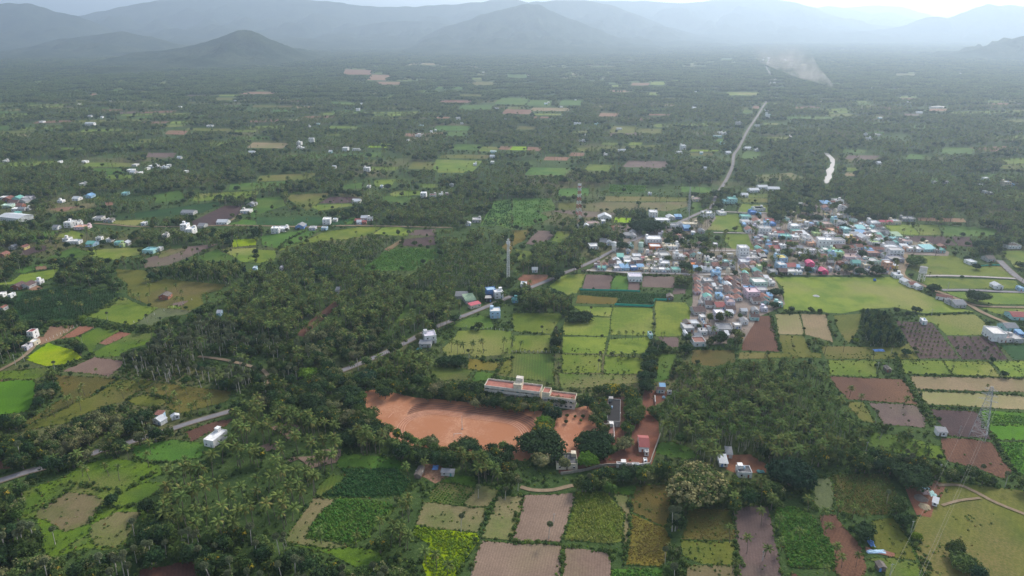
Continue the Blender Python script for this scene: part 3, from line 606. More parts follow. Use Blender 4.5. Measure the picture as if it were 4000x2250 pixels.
def house(t, x, y, w, fl, roof, wc, rc, d=None, rot=None, label=None, zone=None, name='house', cat=None, hh=None, doors=True, wins=True, raw=False, tank=None, group=None):
    if raw: px, py, wm = x, y, w
    else:
        px, py = N(t, x, y); s = TL[t][2]
    b = unproj(px, py); dist = b.y*cp+H*sp
    if not raw: wm = w/s*dist/FPX*(1.13 if t[0] == 'V' else 1)
    rr = random.Random(int(px*13+py*7))
    if rot is None: rot = R(rr.uniform(-7, 7))
    if d is None: d = min(max(wm*rr.uniform(.95, 1.4), 6.5), 12)
    fh = hh or 3.1; h = fh*fl; b.z = 0
    e = empty(name, b, rot); far = dist > 1700
    if name == 'house' and roof in ('gable', 'shed', 'across') and wm < 3.5: e.name = 'shed'
    ww = MB(); rise = 0
    pr = .55 if wm < 9 else .8
    if roof == 'flat':
        parapet_walls(ww, wm, d, h, pr)
        link('wall', ww.mesh('wall', [cm(wc)]), e)
        rb = MB(); rb.quad((-wm/2+.24,.24,h+.05),(wm/2-.24,.24,h+.05),(wm/2-.24,d-.24,h+.05),(-wm/2+.24,d-.24,h+.05)); link('roof', rb.mesh('roof', [cm(rc)]), e)
        if not far and wm > 5 and rr.random() < .45:
            sb = MB(); sx = rr.choice((-1, 1))*(wm/2-1.7); sb.box(sx-1.2, sx+1.2, d-3.2, d-.6, h+.06, h+2.3); sb.box(sx-1.4, sx+1.4, d-3.4, d-.4, h+2.301, h+2.45)
            link('stair_room', sb.mesh('stair_room', [cm(wc)]), e)
        if not far and (tank or (tank is None and rr.random() < .35)):
            tb = MB(); tx = rr.uniform(-.3, .3)*wm; tb.tube((tx,d*.6,h+.06),(tx,d*.6,h+1.3),.6,.6,8); tb.tube((tx,d*.6,h+1.3),(tx,d*.6,h+1.5),.6,.2,8)
            link('water_tank', tb.mesh('water_tank', [cm(rr.choice(('black','skyblue','white')))]), e)
        if fl > 1 and not far:
            bb = MB(); bb.box(-wm/2-.05, wm/2+.05, -.9, -.005, fh-.15, fh); bb.box(-wm/2-.05, wm/2+.05, -.9, -.8, fh+.001, fh+.8)
            link('balcony', bb.mesh('balcony', [cm(wc)]), e)
    else:
        if roof == 'gable': rise = wm*.24
        elif roof == 'across': rise = min(d*.24, 2.2)
        elif roof == 'shed': rise = d*.16
        ww.box(-wm/2, wm/2, 0, d, 0, h)
        if roof == 'gable':
            for yy in (0.002, d-.002): ww.tri((-wm/2,yy,h),(wm/2,yy,h),(0,yy,h+rise-.02))
        elif roof == 'across':
            for xx in (-wm/2+.002, wm/2-.002): ww.tri((xx,0,h),(xx,d,h),(xx,d/2,h+rise-.02))
        link('wall', ww.mesh('wall', [cm(wc)]), e)
        rb = MB()
        if roof == 'gable': gable_roof(rb, wm, d, h+.03, rise)
        elif roof == 'across': gable_roof(rb, wm, d, h+.03, rise, along='x')
        else:
            z0, z1 = h+.03, h+rise+.03; o = .35
            rb.quad((-wm/2-o,-o,z0+.1),(wm/2+o,-o,z0+.1),(wm/2+o,d+o,z1+.1),(-wm/2-o,d+o,z1+.1)); rb.quad((-wm/2-o,-o,z0),(-wm/2-o,d+o,z1),(wm/2+o,d+o,z1),(wm/2+o,-o,z0))
            rb.quad((-wm/2-o,-o,z0),(wm/2+o,-o,z0),(wm/2+o,-o,z0+.1),(-wm/2-o,-o,z0+.1),1); rb.quad((wm/2+o,-o,z0),(wm/2+o,d+o,z1),(wm/2+o,d+o,z1+.1),(wm/2+o,-o,z0+.1),1); rb.quad((-wm/2-o,-o,z0),(-wm/2-o,-o,z0+.1),(-wm/2-o,d+o,z1+.1),(-wm/2-o,d+o,z1),1)
            if rise > .2: ww2 = MB(); ww2.quad((-wm/2,d,h),(wm/2,d,h),(wm/2,d,h+rise),(-wm/2,d,h+rise))
        if rr.random() < .35 and rc in ('terracotta','darktile'): edge = cm('white')
        else: edge = cm('offwhite') if rc in ('terracotta','darktile') else cm(rc)
        link('roof', rb.mesh('roof', [cm(rc), edge]), e)
    if wins and not far:
        tr = 'white' if wc not in ('white','offwhite') else rr.choice(('grey','skyblue','concrete','brick'))
        for f_ in range(fl):
            nw = max(1, int(wm/3.2)); dx = wm/nw
            for k in range(nw):
                lx = -wm/2+dx*(k+.5)
                if f_ == 0 and k == nw//2 and doors and fl*wm > 3:
                    o = link('door', door_mesh(rr.choice(('brick','teal','blue','thatch','grey'))), e, (lx+(.0 if nw > 1 else -.9), -.02, .02)); o.scale = (1.0, 1, 2.05)
                    if nw > 1 or wm < 4: continue
                    lx += .9
                o = link('window', win_mesh(tr), e, (lx, -.02, f_*fh+1.05)); o.scale = (1.0, 1, 1.1)
            if d > 5:
                for sx in (-1, 1):
                    o = link('window', win_mesh(tr), e, (sx*(wm/2+.02), d*.5, f_*fh+1.05), rz=sx*math.pi/2); o.scale = (1.0, 1, 1.1)
    reg_building(px, py, wm, d, h+rise, rot, b)
    rw = WORD[rc]; rt = rw+' roof' if roof != 'flat' else rw+' flat roof'
    st = {1:'', 2:' two-storey', 3:' three-storey', 4:' tall'}[fl]
    kind = 'shed' if (wm < 3.5 or roof == 'shed') else 'house'
    if roof in ('gable','across') and fl == 1: kind = 'hut' if rc in ('terracotta','darktile','thatchroof') else 'shed'
    if name == 'house' and not cat and not label: e.name = kind
    desc = label or '%s%s %s, %s' % (WORD[wc], st if not far else '', kind, rt)
    BIG.append((wm*(h+rise)/max(b.y,1)**2 if in_view(px, py) else 0, e))
    tag(e, desc, cat or (kind if name == 'house' else name.replace('_', ' ')), group)
    if not label: HOUSES.append((e, desc, zone or 'by itself', (px, py)))
    return e
def hs(t, zone, lst):
    for it in lst:
        x, y, w_, fl, roof, wc, rc = it[:7]; kw = it[7] if len(it) > 7 else {}
        house(t, x, y, w_, fl, roof, wc, rc, zone=zone, **kw)
g = 'gable'; a_ = 'across'; fl_ = 'flat'; sh = 'shed'
# --- village: around the twin water towers
hs('V1','near the red telecom tower',[(335,165,200,1,fl_,'cream','pinkgrey'),(195,200,90,1,g,'grey','whitesheet'),(540,45,220,1,g,'white','whitesheet'),(515,112,70,1,fl_,'white','white'),(345,600,150,1,fl_,'white','white'),(515,510,120,1,sh,'grey','greysheet'),(625,525,90,1,g,'white','whitesheet'),(30,200,40,1,fl_,'white','grey')])
hs('V1','around the huge banyan',[(770,225,70,1,g,'cream','orange' if False else 'yellow' if False else 'terracotta'),(1075,330,110,1,g,'grey','greysheet'),(1640,100,230,1,fl_,'white','white'),(1800,50,130,1,g,'grey','whitesheet'),(1935,30,110,1,sh,'blue','bluesheet'),(1855,200,130,1,fl_,'white','greysheet'),(1985,185,110,1,g,'white','greysheet'),(2175,175,250,1,fl_,'cream','cream'),(2105,250,110,1,sh,'blue','bluesheet'),(2212,330,66,1,fl_,'white','white'),(2380,300,90,1,g,'grey','greysheet'),(950,385,110,1,sh,'grey','greysheet'),(1085,395,100,1,g,'offwhite','greysheet'),(1560,300,160,1,a_,'thatch','thatchroof'),(1790,340,90,1,a_,'thatch','thatchroof'),(1375,275,40,1,fl_,'aqua','aqua')])
hs('V1','behind the twin water towers',[(1470,515,250,2,fl_,'white','white',dict(d=14)),(1690,595,90,1,fl_,'cream','cream'),(1830,605,170,1,fl_,'white','cream'),(1905,560,90,1,fl_,'white','white')])
house('V1',1500,600,190,1,fl_,'orange','white',label='shop building with a wide orange front board beside the village road',name='shop',hh=2.6)
R1 = 'just below the water towers'
hs('V1',R1,[(980,830,140,1,fl_,'white','grey'),(1160,785,140,1,fl_,'white','whitesheet'),(1290,820,100,1,fl_,'pink','redsheet'),(1160,865,150,1,fl_,'grey','grey'),(1375,865,110,1,fl_,'cream','cream'),(1375,720,100,1,fl_,'offwhite','pinkgrey'),(1545,755,130,1,fl_,'grey','grey'),(1690,830,165,2,fl_,'offwhite','grey'),(1510,860,120,1,fl_,'cream','terracotta'),(1640,680,110,1,fl_,'grey','dark'),(1895,790,86,2,fl_,'white','white'),(1985,790,60,1,sh,'white','whitesheet'),(2215,740,130,1,g,'aqua','darktile'),(2322,850,66,3,fl_,'cream','skyblue'),(2222,860,90,1,fl_,'pinkgrey','pinkgrey'),(840,800,110,1,sh,'teal','greensheet'),(1430,745,70,1,g,'grey','darktile'),(2090,760,80,1,g,'brick','terracotta'),(1250,660,60,1,fl_,'grey','pinkgrey'),(2040,800,80,1,fl_,'grey','grey'),(2370,760,70,1,fl_,'concrete','grey')])
R2 = 'along the palm-lined lane'
hs('V1',R2,[(690,925,125,1,a_,'grey','darktile'),(810,935,140,1,fl_,'white','whitesheet'),(560,955,80,1,g,'grey','terracotta'),(445,1003,55,1,fl_,'mint','greensheet'),(535,1008,64,1,fl_,'aqua','greensheet'),(925,1005,145,1,sh,'skyblue','bluesheet'),(790,1012,120,1,fl_,'lilac','offwhite'),(975,895,110,1,fl_,'white','white'),(1100,1000,110,1,fl_,'blue','offwhite'),(1225,985,110,1,sh,'white','bluesheet'),(1205,915,110,1,a_,'white','darktile'),(1330,1030,90,1,fl_,'cream','cream'),(1490,1038,120,1,fl_,'offwhite','offwhite'),(1630,1040,110,1,fl_,'white','white'),(1680,925,160,1,fl_,'white','white'),(1740,1045,80,1,fl_,'grey','aqua'),(1900,1042,140,1,fl_,'mint','greensheet'),(1905,940,110,1,a_,'grey','greysheet'),(1930,985,110,1,fl_,'cream','pinkgrey'),(2240,945,105,1,fl_,'peach','orange'),(2262,1010,74,1,sh,'skyblue','bluesheet'),(2345,965,110,1,a_,'grey','darktile'),(2385,1035,60,1,g,'white','whitesheet'),(1400,960,90,1,fl_,'white','pinkgrey'),(1530,950,90,1,fl_,'grey','grey'),(1060,930,60,1,a_,'grey','darktile')])
house('V1',1120,1210,225,1,fl_,'white','lilac',d=12,label='large white house with a lilac terrace standing between two ploughed fields',rot=R(-2),hh=4.6)
# --- lanes of tiled huts
def gcol(t, zone, cols):
    for lst in cols:
        for x, y, w_, wc, rc in lst: house(t, x, y, w_, 1, 'gable', wc, rc, d=8.0, rot=R(random.uniform(-3, 3)), zone=zone, hh=2.6)
gcol('V2','in the tiled-hut lanes',[
 [(285,370,84,'grey','darktile'),(292,420,80,'white','terracotta'),(298,480,76,'grey','darktile'),(300,530,74,'white','terracotta'),(300,590,80,'pink','terracotta')],
 [(465,520,120,'white','darktile'),(465,570,104,'grey','terracotta'),(460,625,96,'white','terracotta')],
 [(597,400,100,'mint','darktile'),(597,448,104,'aqua','darktile'),(605,500,96,'grey','darktile')],
 [(775,402,104,'brick','terracotta'),(765,490,104,'white','whitesheet'),(762,548,100,'grey','darktile'),(780,600,110,'grey','darktile'),(800,700,110,'offwhite','terracotta')],
 [(900,400,90,'grey','darktile'),(898,470,100,'brick','darktile'),(905,530,90,'grey','darktile'),(912,610,110,'grey','terracotta'),(930,690,90,'offwhite','terracotta')],
 [(1035,310,66,'mint','greensheet'),(1045,355,84,'grey','darktile'),(1050,402,92,'white','darktile'),(1065,450,110,'offwhite','darktile'),(1085,505,120,'skyblue','darktile')],
 [(1240,335,130,'grey','darktile'),(1250,400,170,'mint','darktile'),(1250,452,90,'grey','terracotta'),(1318,690,150,'aqua','terracotta'),(1325,745,110,'aqua','darktile')]])
Z2 = 'among the tiled huts'
hs('V2',Z2,[(465,440,130,1,fl_,'grey','grey'),(455,680,106,1,g,'white','greensheet'),(580,352,108,2,fl_,'skyblue','bluesheet'),(625,560,100,1,fl_,'grey','grey'),(635,665,80,1,sh,'skyblue','bluesheet'),(550,512,44,1,sh,'white','whitesheet'),(1110,570,170,1,fl_,'pink','bluesheet'),(1200,740,105,1,a_,'offwhite','darktile'),(1215,285,90,1,g,'aqua','greensheet'),(1250,505,186,2,fl_,'mint','offwhite'),(1290,577,126,1,fl_,'lilac','grey'),(1355,388,56,1,sh,'white','whitesheet'),(1180,890,84,1,g,'grey','greysheet'),(1405,660,60,1,sh,'skyblue','bluesheet'),(720,470,30,1,fl_,'skyblue','bluesheet'),(645,450,26,2,fl_,'skyblue','skyblue')])
house('V2',1148,660,170,2,fl_,'pink','pink',label='pink two-storey house with railings among the tiled huts')
hs('V2','above the tiled-hut lanes',[(375,238,68,1,g,'white','whitesheet'),(462,252,108,1,a_,'white','whitesheet'),(585,195,106,1,a_,'pinkgrey','terracotta'),(700,200,110,1,a_,'grey','darktile'),(735,130,60,1,fl_,'aqua','aqua'),(480,160,110,1,fl_,'offwhite','palegreen'),(1150,235,60,1,sh,'grey','greysheet'),(830,215,70,1,fl_,'grey','greysheet'),(560,120,70,1,fl_,'grey','grey'),(440,110,60,2,fl_,'white','grey')])
Z3 = 'below the tiled huts'
hs('V2',Z3,[(490,800,130,1,a_,'white','darktile'),(330,905,160,1,a_,'grey','darktile'),(650,830,130,1,a_,'offwhite','redsheet'),(800,880,130,1,a_,'lilac','darktile'),(345,775,50,1,g,'grey','greysheet'),(800,935,80,1,sh,'white','whitesheet'),(800,760,110,1,fl_,'lilac','pinkgrey')])
house('V2',635,985,128,2,fl_,'lilac','white',label='two-storey white and lilac house with a white terrace below the tiled huts')
hs('V2','in the hamlet below',[(150,1095,100,1,g,'brick','thatchroof'),(255,1090,110,1,fl_,'white','whitesheet'),(165,1165,140,1,fl_,'grey','grey'),(475,1155,70,1,fl_,'brick','concrete'),(712,1185,205,1,fl_,'grey','greysheet'),(540,1200,130,1,a_,'grey','darkgrey' if False else 'greysheet'),(385,1212,100,1,fl_,'white','grey'),(302,1290,100,1,a_,'darkgrey','greysheet'),(332,1385,165,1,fl_,'white','terracotta'),(750,1265,44,1,sh,'white','whitesheet'),(118,1242,34,1,g,'white','whitesheet'),(400,1100,50,1,fl_,'grey','grey')])
# --- village centre
C1z = 'at the village upper left'
hs('V3',C1z,[(298,345,150,1,fl_,'aqua','greensheet'),(492,430,130,1,g,'offwhite','terracotta'),(362,585,130,1,g,'white','terracotta'),(310,440,150,1,fl_,'white','grey'),(540,205,170,1,fl_,'white','greensheet'),(525,290,66,1,fl_,'skyblue','bluesheet'),(715,425,130,1,a_,'skyblue','redsheet'),(655,490,90,2,fl_,'skyblue','bluesheet'),(630,605,185,2,fl_,'white','grey'),(765,470,100,1,fl_,'blue','blue'),(780,595,90,1,fl_,'peach','pinkgrey'),(545,500,70,2,fl_,'white','white'),(60,70,130,2,fl_,'aqua','greensheet'),(870,560,60,1,fl_,'grey','grey'),(420,265,110,1,fl_,'blue','blue'),(265,480,40,1,sh,'skyblue','bluesheet')])
C2z = 'in the village middle block'
hs('V3',C2z,[(475,730,90,1,fl_,'lilac','bluesheet'),(530,780,90,1,fl_,'concrete','grey'),(655,720,70,1,fl_,'mint','palegreen'),(775,715,120,2,fl_,'offwhite','offwhite'),(872,690,56,1,fl_,'blue','bluesheet'),(1005,705,180,1,fl_,'aqua','greensheet'),(905,640,110,1,a_,'pinkgrey','redsheet'),(1195,615,140,1,fl_,'mint','greensheet'),(1165,560,140,2,fl_,'white','white'),(1235,655,110,1,a_,'peach','darktile'),(1165,710,120,1,fl_,'white','white'),(1320,660,120,1,sh,'white','whitesheet'),(1385,780,100,2,fl_,'white','grey'),(700,860,80,1,a_,'skyblue','bluesheet'),(800,915,165,1,a_,'grey','redsheet'),(940,905,90,2,fl_,'white','white'),(1250,900,90,1,a_,'grey','greysheet'),(495,800,70,1,g,'grey','darktile'),(510,860,84,1,g,'brick','darktile'),(535,915,90,1,g,'mint','greensheet'),(565,985,110,1,g,'brick','terracotta'),(650,970,60,1,fl_,'skyblue','bluesheet'),(1120,930,80,1,a_,'grey','greysheet'),(700,790,60,1,g,'lilac','bluesheet'),(860,960,70,1,fl_,'white','grey'),(560,690,80,1,fl_,'lilac','grey'),(990,620,80,1,a_,'grey','darktile'),(1060,800,70,1,a_,'grey','terracotta'),(1310,770,70,1,fl_,'cream','cream'),(720,670,60,1,g,'grey','greysheet'),(600,760,50,1,g,'concrete','terracotta')])
house('V3',250,1030,150,3,fl_,'white','white',label='tall white building with stepped gable at the head of the lane of huts',rot=R(3),hh=3.6)
hs('V3','at the tiled lane head',[(355,1090,280,1,fl_,'offwhite','grey'),(290,1165,170,1,fl_,'lilac','whitesheet'),(285,1275,130,1,g,'yellow','darktile'),(420,1190,100,1,g,'peach','terracotta'),(530,1285,66,2,fl_,'lime','cream'),(640,1180,60,2,fl_,'cream','cream'),(590,1150,110,1,fl_,'grey','terracotta'),(430,1010,90,1,fl_,'grey','white'),(60,1160,70,1,fl_,'grey','greysheet'),(600,1060,100,1,sh,'dark','greysheet'),(370,960,70,1,g,'grey','terracotta')])
C3z = 'facing the big meadow'
hs('V3',C3z,[(930,1140,160,2,fl_,'skyblue','yellow'),(935,1260,120,2,fl_,'skyblue','offwhite'),(790,1330,110,1,fl_,'grey','greysheet'),(955,1330,130,1,a_,'dark','darktile'),(1108,1240,150,1,a_,'grey','redsheet'),(1110,1335,150,1,fl_,'offwhite','offwhite'),(1238,1332,88,1,fl_,'white','white'),(1218,1250,56,1,sh,'skyblue','bluesheet'),(1290,1200,70,1,fl_,'offwhite','pinkgrey'),(1555,1290,84,1,fl_,'lilac','teal'),(1670,1325,130,1,g,'hotpink','hotpinksheet'),(1300,1270,60,1,fl_,'grey','grey'),(1790,1270,40,1,g,'white','whitesheet'),(1930,1260,50,1,g,'white','greysheet'),(1440,1290,70,1,fl_,'teal','teal')])
house('V3',1425,1230,110,2,'gable','hotpink','hotpinksheet',label='bright pink two-storey house with a peaked pink roof facing the meadow')
C4z = 'by the diagonal street'
hs('V3',C4z,[(1420,1000,120,2,fl_,'white','grey'),(1530,950,110,1,fl_,'white','lilac'),(1665,1070,120,1,a_,'grey','terracotta'),(1365,490,60,2,fl_,'white','white'),(1620,470,76,1,fl_,'aqua','greensheet'),(1540,440,80,1,fl_,'grey','grey'),(1380,570,90,1,fl_,'grey','grey'),(1550,645,100,1,fl_,'lime','lime'),(1640,635,70,1,fl_,'cream','cream'),(1770,660,190,1,fl_,'white','grey'),(1740,945,130,1,fl_,'mint','offwhite'),(1830,1060,80,2,fl_,'skyblue','greysheet'),(1800,975,90,1,g,'aqua','greensheet'),(1620,1000,90,1,fl_,'grey','white'),(1300,500,70,1,g,'grey','greysheet'),(1440,470,90,1,fl_,'lilac','bluesheet'),(1740,480,130,1,fl_,'cream','pinkgrey'),(1690,540,80,1,a_,'brick','darktile'),(1660,400,70,1,fl_,'white','grey'),(1790,410,80,1,a_,'grey','darktile'),(1870,430,66,2,fl_,'skyblue','aqua'),(1450,820,120,1,fl_,'peach','peach'),(1290,690,60,1,fl_,'grey','grey')])
house('V3',1690,850,220,2,fl_,'white','white',d=12,label='large white two-storey house with plain walls by the diagonal street',rot=R(-8),hh=4.2)
house('V3',1930,830,190,2,fl_,'white','concrete',label='white two-storey house joined to the right of the large white house',hh=3.3)
house('V3',1930,1040,150,2,fl_,'lime','greensheet',label='lime green two-storey house with green terrace near the street corner')
hs('V3','among dark trees above temple',[(1720,110,140,1,sh,'grey','bluesheet'),(1725,190,110,1,g,'lilac','terracotta'),(1990,110,60,1,fl_,'white','white'),(1940,60,140,1,fl_,'white','grey'),(2010,220,80,2,fl_,'white','grey'),(1710,310,60,1,fl_,'cream','yellow'),(1860,300,50,1,fl_,'white','grey')])
# --- right half
R3 = 'in the village upper right'
hs('V4',R3,[(430,220,100,2,fl_,'offwhite','grey'),(405,320,140,1,fl_,'cream','grey'),(505,330,110,1,fl_,'white','greysheet'),(365,480,100,2,fl_,'white','concrete'),(265,600,120,1,fl_,'peach','peach'),(372,560,90,1,a_,'pinkgrey','redsheet'),(490,610,110,2,fl_,'aqua','aqua'),(585,590,80,1,g,'grey','greysheet'),(690,535,210,1,fl_,'white','grey'),(745,560,130,1,sh,'aqua','aquasheet'),(800,625,220,1,fl_,'grey','concrete'),(655,680,140,1,sh,'grey','greysheet'),(750,650,136,1,sh,'skyblue','bluesheet'),(822,720,150,1,g,'white','whitesheet'),(950,700,180,1,fl_,'pinkgrey','offwhite'),(1000,625,120,1,fl_,'white','offwhite'),(1000,460,140,1,fl_,'white','white'),(1060,530,110,1,a_,'grey','darktile'),(970,525,60,1,g,'aqua','aquasheet'),(1150,610,160,1,fl_,'grey','darkgrey'),(1230,650,80,1,a_,'grey','greysheet'),(650,740,90,1,a_,'brick','darktile'),(1095,720,96,1,sh,'dark','darktile'),(1075,670,60,1,sh,'mint','greensheet'),(540,700,110,1,fl_,'white','whitesheet'),(290,250,60,1,a_,'grey','greysheet'),(270,440,80,2,fl_,'aqua','skyblue'),(110,400,80,1,fl_,'white','grey'),(450,440,60,1,fl_,'white','grey'),(620,400,90,1,fl_,'mint','grey'),(840,510,50,1,fl_,'white','white'),(410,605,90,1,a_,'brick','darktile'),(885,430,36,2,fl_,'white','white')])
house('V4',575,780,104,2,fl_,'yellow','peach',label='small yellow two-storey house near the middle of the right-hand village')
house('V4',1005,810,150,1,fl_,'white','lime',label='white house with a yellow-green terrace wall in the right-hand village')
house('V4',1185,440,205,1,a_,'cream','pinksheet',label='long cream building with a bright pink sheet roof behind the village',d=7,rot=R(-3))
house('V4',1370,440,136,1,fl_,'cream','grey',label='plain cream flat-roofed block joined to the pink-roofed building',rot=R(-3),hh=3.6)
R4 = 'at the village right end'
hs('V4',R4,[(1395,690,130,1,sh,'mint','palegreen'),(1290,700,100,1,a_,'offwhite','palegreen'),(1350,740,100,1,g,'grey','aquasheet'),(1560,790,140,1,fl_,'offwhite','pinkgrey'),(1375,800,60,1,g,'aqua','greensheet'),(1290,900,220,1,fl_,'white','whitesheet'),(1365,1000,210,2,fl_,'white','grey'),(1380,1110,220,1,fl_,'lilac','concrete'),(1210,1040,120,1,g,'white','greysheet'),(1515,880,110,1,sh,'skyblue','whitesheet'),(1640,920,140,1,fl_,'offwhite','white'),(1790,925,130,1,fl_,'white','white'),(1540,905,60,1,fl_,'peach','peach'),(1935,850,135,1,fl_,'cream','cream'),(1960,925,200,1,sh,'aqua','aquasheet'),(2185,880,100,1,g,'brick','terracotta'),(2190,940,80,1,g,'aqua','greensheet'),(2085,940,76,1,fl_,'grey','grey'),(1450,790,70,1,fl_,'pinkgrey','grey'),(1270,830,110,1,a_,'grey','greysheet'),(1160,720,80,1,g,'aqua','greensheet')])
R5 = 'in the village lower right'
hs('V4',R5,[(550,900,110,1,a_,'offwhite','terracotta'),(400,900,160,1,a_,'brick','darktile'),(720,885,100,1,a_,'offwhite','terracotta'),(885,900,110,1,a_,'offwhite','terracotta'),(895,950,100,1,sh,'skyblue','bluesheet'),(990,930,100,1,a_,'grey','terracotta'),(1100,930,80,1,a_,'grey','terracotta'),(500,990,120,1,a_,'offwhite','darktile'),(610,1000,110,1,a_,'white','darktile'),(700,1000,90,1,g,'white','whitesheet'),(590,1075,240,1,fl_,'pink','pinkgrey'),(800,1145,170,1,fl_,'offwhite','darktile'),(955,1145,180,1,fl_,'mint','grey'),(660,1175,120,1,a_,'aqua','greensheet'),(850,1215,100,1,fl_,'cream','cream'),(1225,1225,110,2,fl_,'peach','offwhite'),(1170,1195,80,1,g,'mint','greysheet'),(1360,1225,60,1,g,'yellow','whitesheet'),(210,930,90,1,fl_,'mint','greensheet'),(240,1060,70,1,fl_,'aqua','greysheet'),(980,1000,200,1,fl_,'pinkgrey','terracotta'),(690,1050,60,1,fl_,'lilac','grey'),(660,790,180,1,fl_,'pinkgrey','terracotta'),(400,1170,80,1,g,'brick','terracotta'),(340,1260,40,1,g,'white','whitesheet'),(870,1310,40,1,fl_,'grey','grey'),(470,1150,70,1,g,'white','darktile')])
house('V4',1400,1395,130,1,fl_,'white','white',label='small white building with railings where the dirt road leaves the village')
hs('A4','on the right dirt road',[(1318,1120,70,1,g,'white','whitesheet'),(1370,1145,70,1,a_,'white','terracotta'),(1432,1165,60,1,g,'white','whitesheet'),(1745,1300,50,1,g,'grey','darktile'),(1738,1310,60,1,g,'grey','greysheet'),(1815,1335,110,1,a_,'grey','greysheet')])
house('A4',1655,1265,130,1,a_,'white','terracotta',label='long white shed with a red tiled roof beside the dirt road',rot=R(-32),d=6)
hs('A4','in the right-hand meadows',[(1935,930,70,1,fl_,'white','white'),(2105,900,76,1,a_,'grey','thatchroof'),(2395,1180,36,1,fl_,'skyblue','skyblue'),(2325,780,120,1,fl_,'white','thatch'),(1330,520,120,1,fl_,'grey','grey')])
house('A4',2178,1160,76,1,g,'white','whitesheet',label='low white tent-shaped shed in the meadow near the side road')
hs('A4','in woods above right fields',[(2260,190,60,2,fl_,'cream','offwhite'),(2310,190,30,1,sh,'skyblue','bluesheet'),(2065,130,50,1,fl_,'white','white'),(1575,165,36,1,fl_,'white','white'),(1690,165,40,1,fl_,'lilac','grey'),(2055,255,26,1,fl_,'white','white'),(2110,270,36,1,fl_,'grey','white'),(2010,190,30,1,fl_,'white','white')])
# --- road north of village
hs('A3','by the road above village',[(1745,332,80,1,fl_,'cream','brick' if False else 'pinkgrey'),(2060,352,120,1,fl_,'aqua','aquasheet'),(1860,490,110,2,fl_,'white','white',dict(d=12)),(1992,462,64,1,fl_,'white','offwhite'),(2340,422,90,1,fl_,'white','greensheet'),(1335,480,76,2,fl_,'white','white'),(2198,292,60,1,a_,'white','whitesheet'),(1304,272,30,1,fl_,'white','white'),(2290,245,90,1,a_,'white','whitesheet'),(2370,215,90,1,a_,'white','whitesheet')])
hs('A4','by the long white sheds',[(55,232,110,1,a_,'white','whitesheet')])
# --- along the main road
hs('A3','beside the main road',[(215,1002,54,1,a_,'white','whitesheet'),(108,1140,56,1,fl_,'white','white')])
house('A3',30,1290,56,1,fl_,'teal','greensheet',label='dark shed with a turquoise roof by the main road')
house('A2',2222,1228,88,2,fl_,'blue','skyblue',label='bright blue two-storey house with a pale blue terrace by the main road',d=8,rot=R(14))
house('A2',2295,1250,84,2,fl_,'white','white',label='white two-storey house joined to the bright blue one by the main road',rot=R(14))
house('A2',2195,1280,70,1,fl_,'dark','grey',label='low dark shop front with white edge below the blue house')
house('A2',2030,1295,100,1,sh,'grey','palegreen',d=12,rot=R(20),label='hall with a broad pale green sheet roof by the main road')
house('A2',2075,1335,110,1,sh,'cream','pinksheet',d=5,rot=R(34),label='long shed with a crimson sheet roof beside the main road')
house('A2',1935,1255,110,1,a_,'grey','greysheet',label='grey sheet-roofed shed half hidden behind the pale green roof')
house('A2',2258,1435,96,2,fl_,'skyblue','offwhite',d=9,label='pale blue two-storey house among palms below the main road',rot=R(4))
house('B2',1650,465,110,2,fl_,'white','lilac',d=10,rot=R(16),label='white and aqua house under palms at the roadside')
house('B2',1595,500,110,1,sh,'grey','greysheet',d=5,rot=R(-4),label='grey tin-roofed shed in front of the white and aqua roadside house')
hs('B3','right of pale green fields',[(1312,418,32,1,fl_,'aqua','whitesheet')])
house('A3',1492,1262,58,1,g,'thatch','thatchroof',label='thatched hut at the corner of the green net fence')
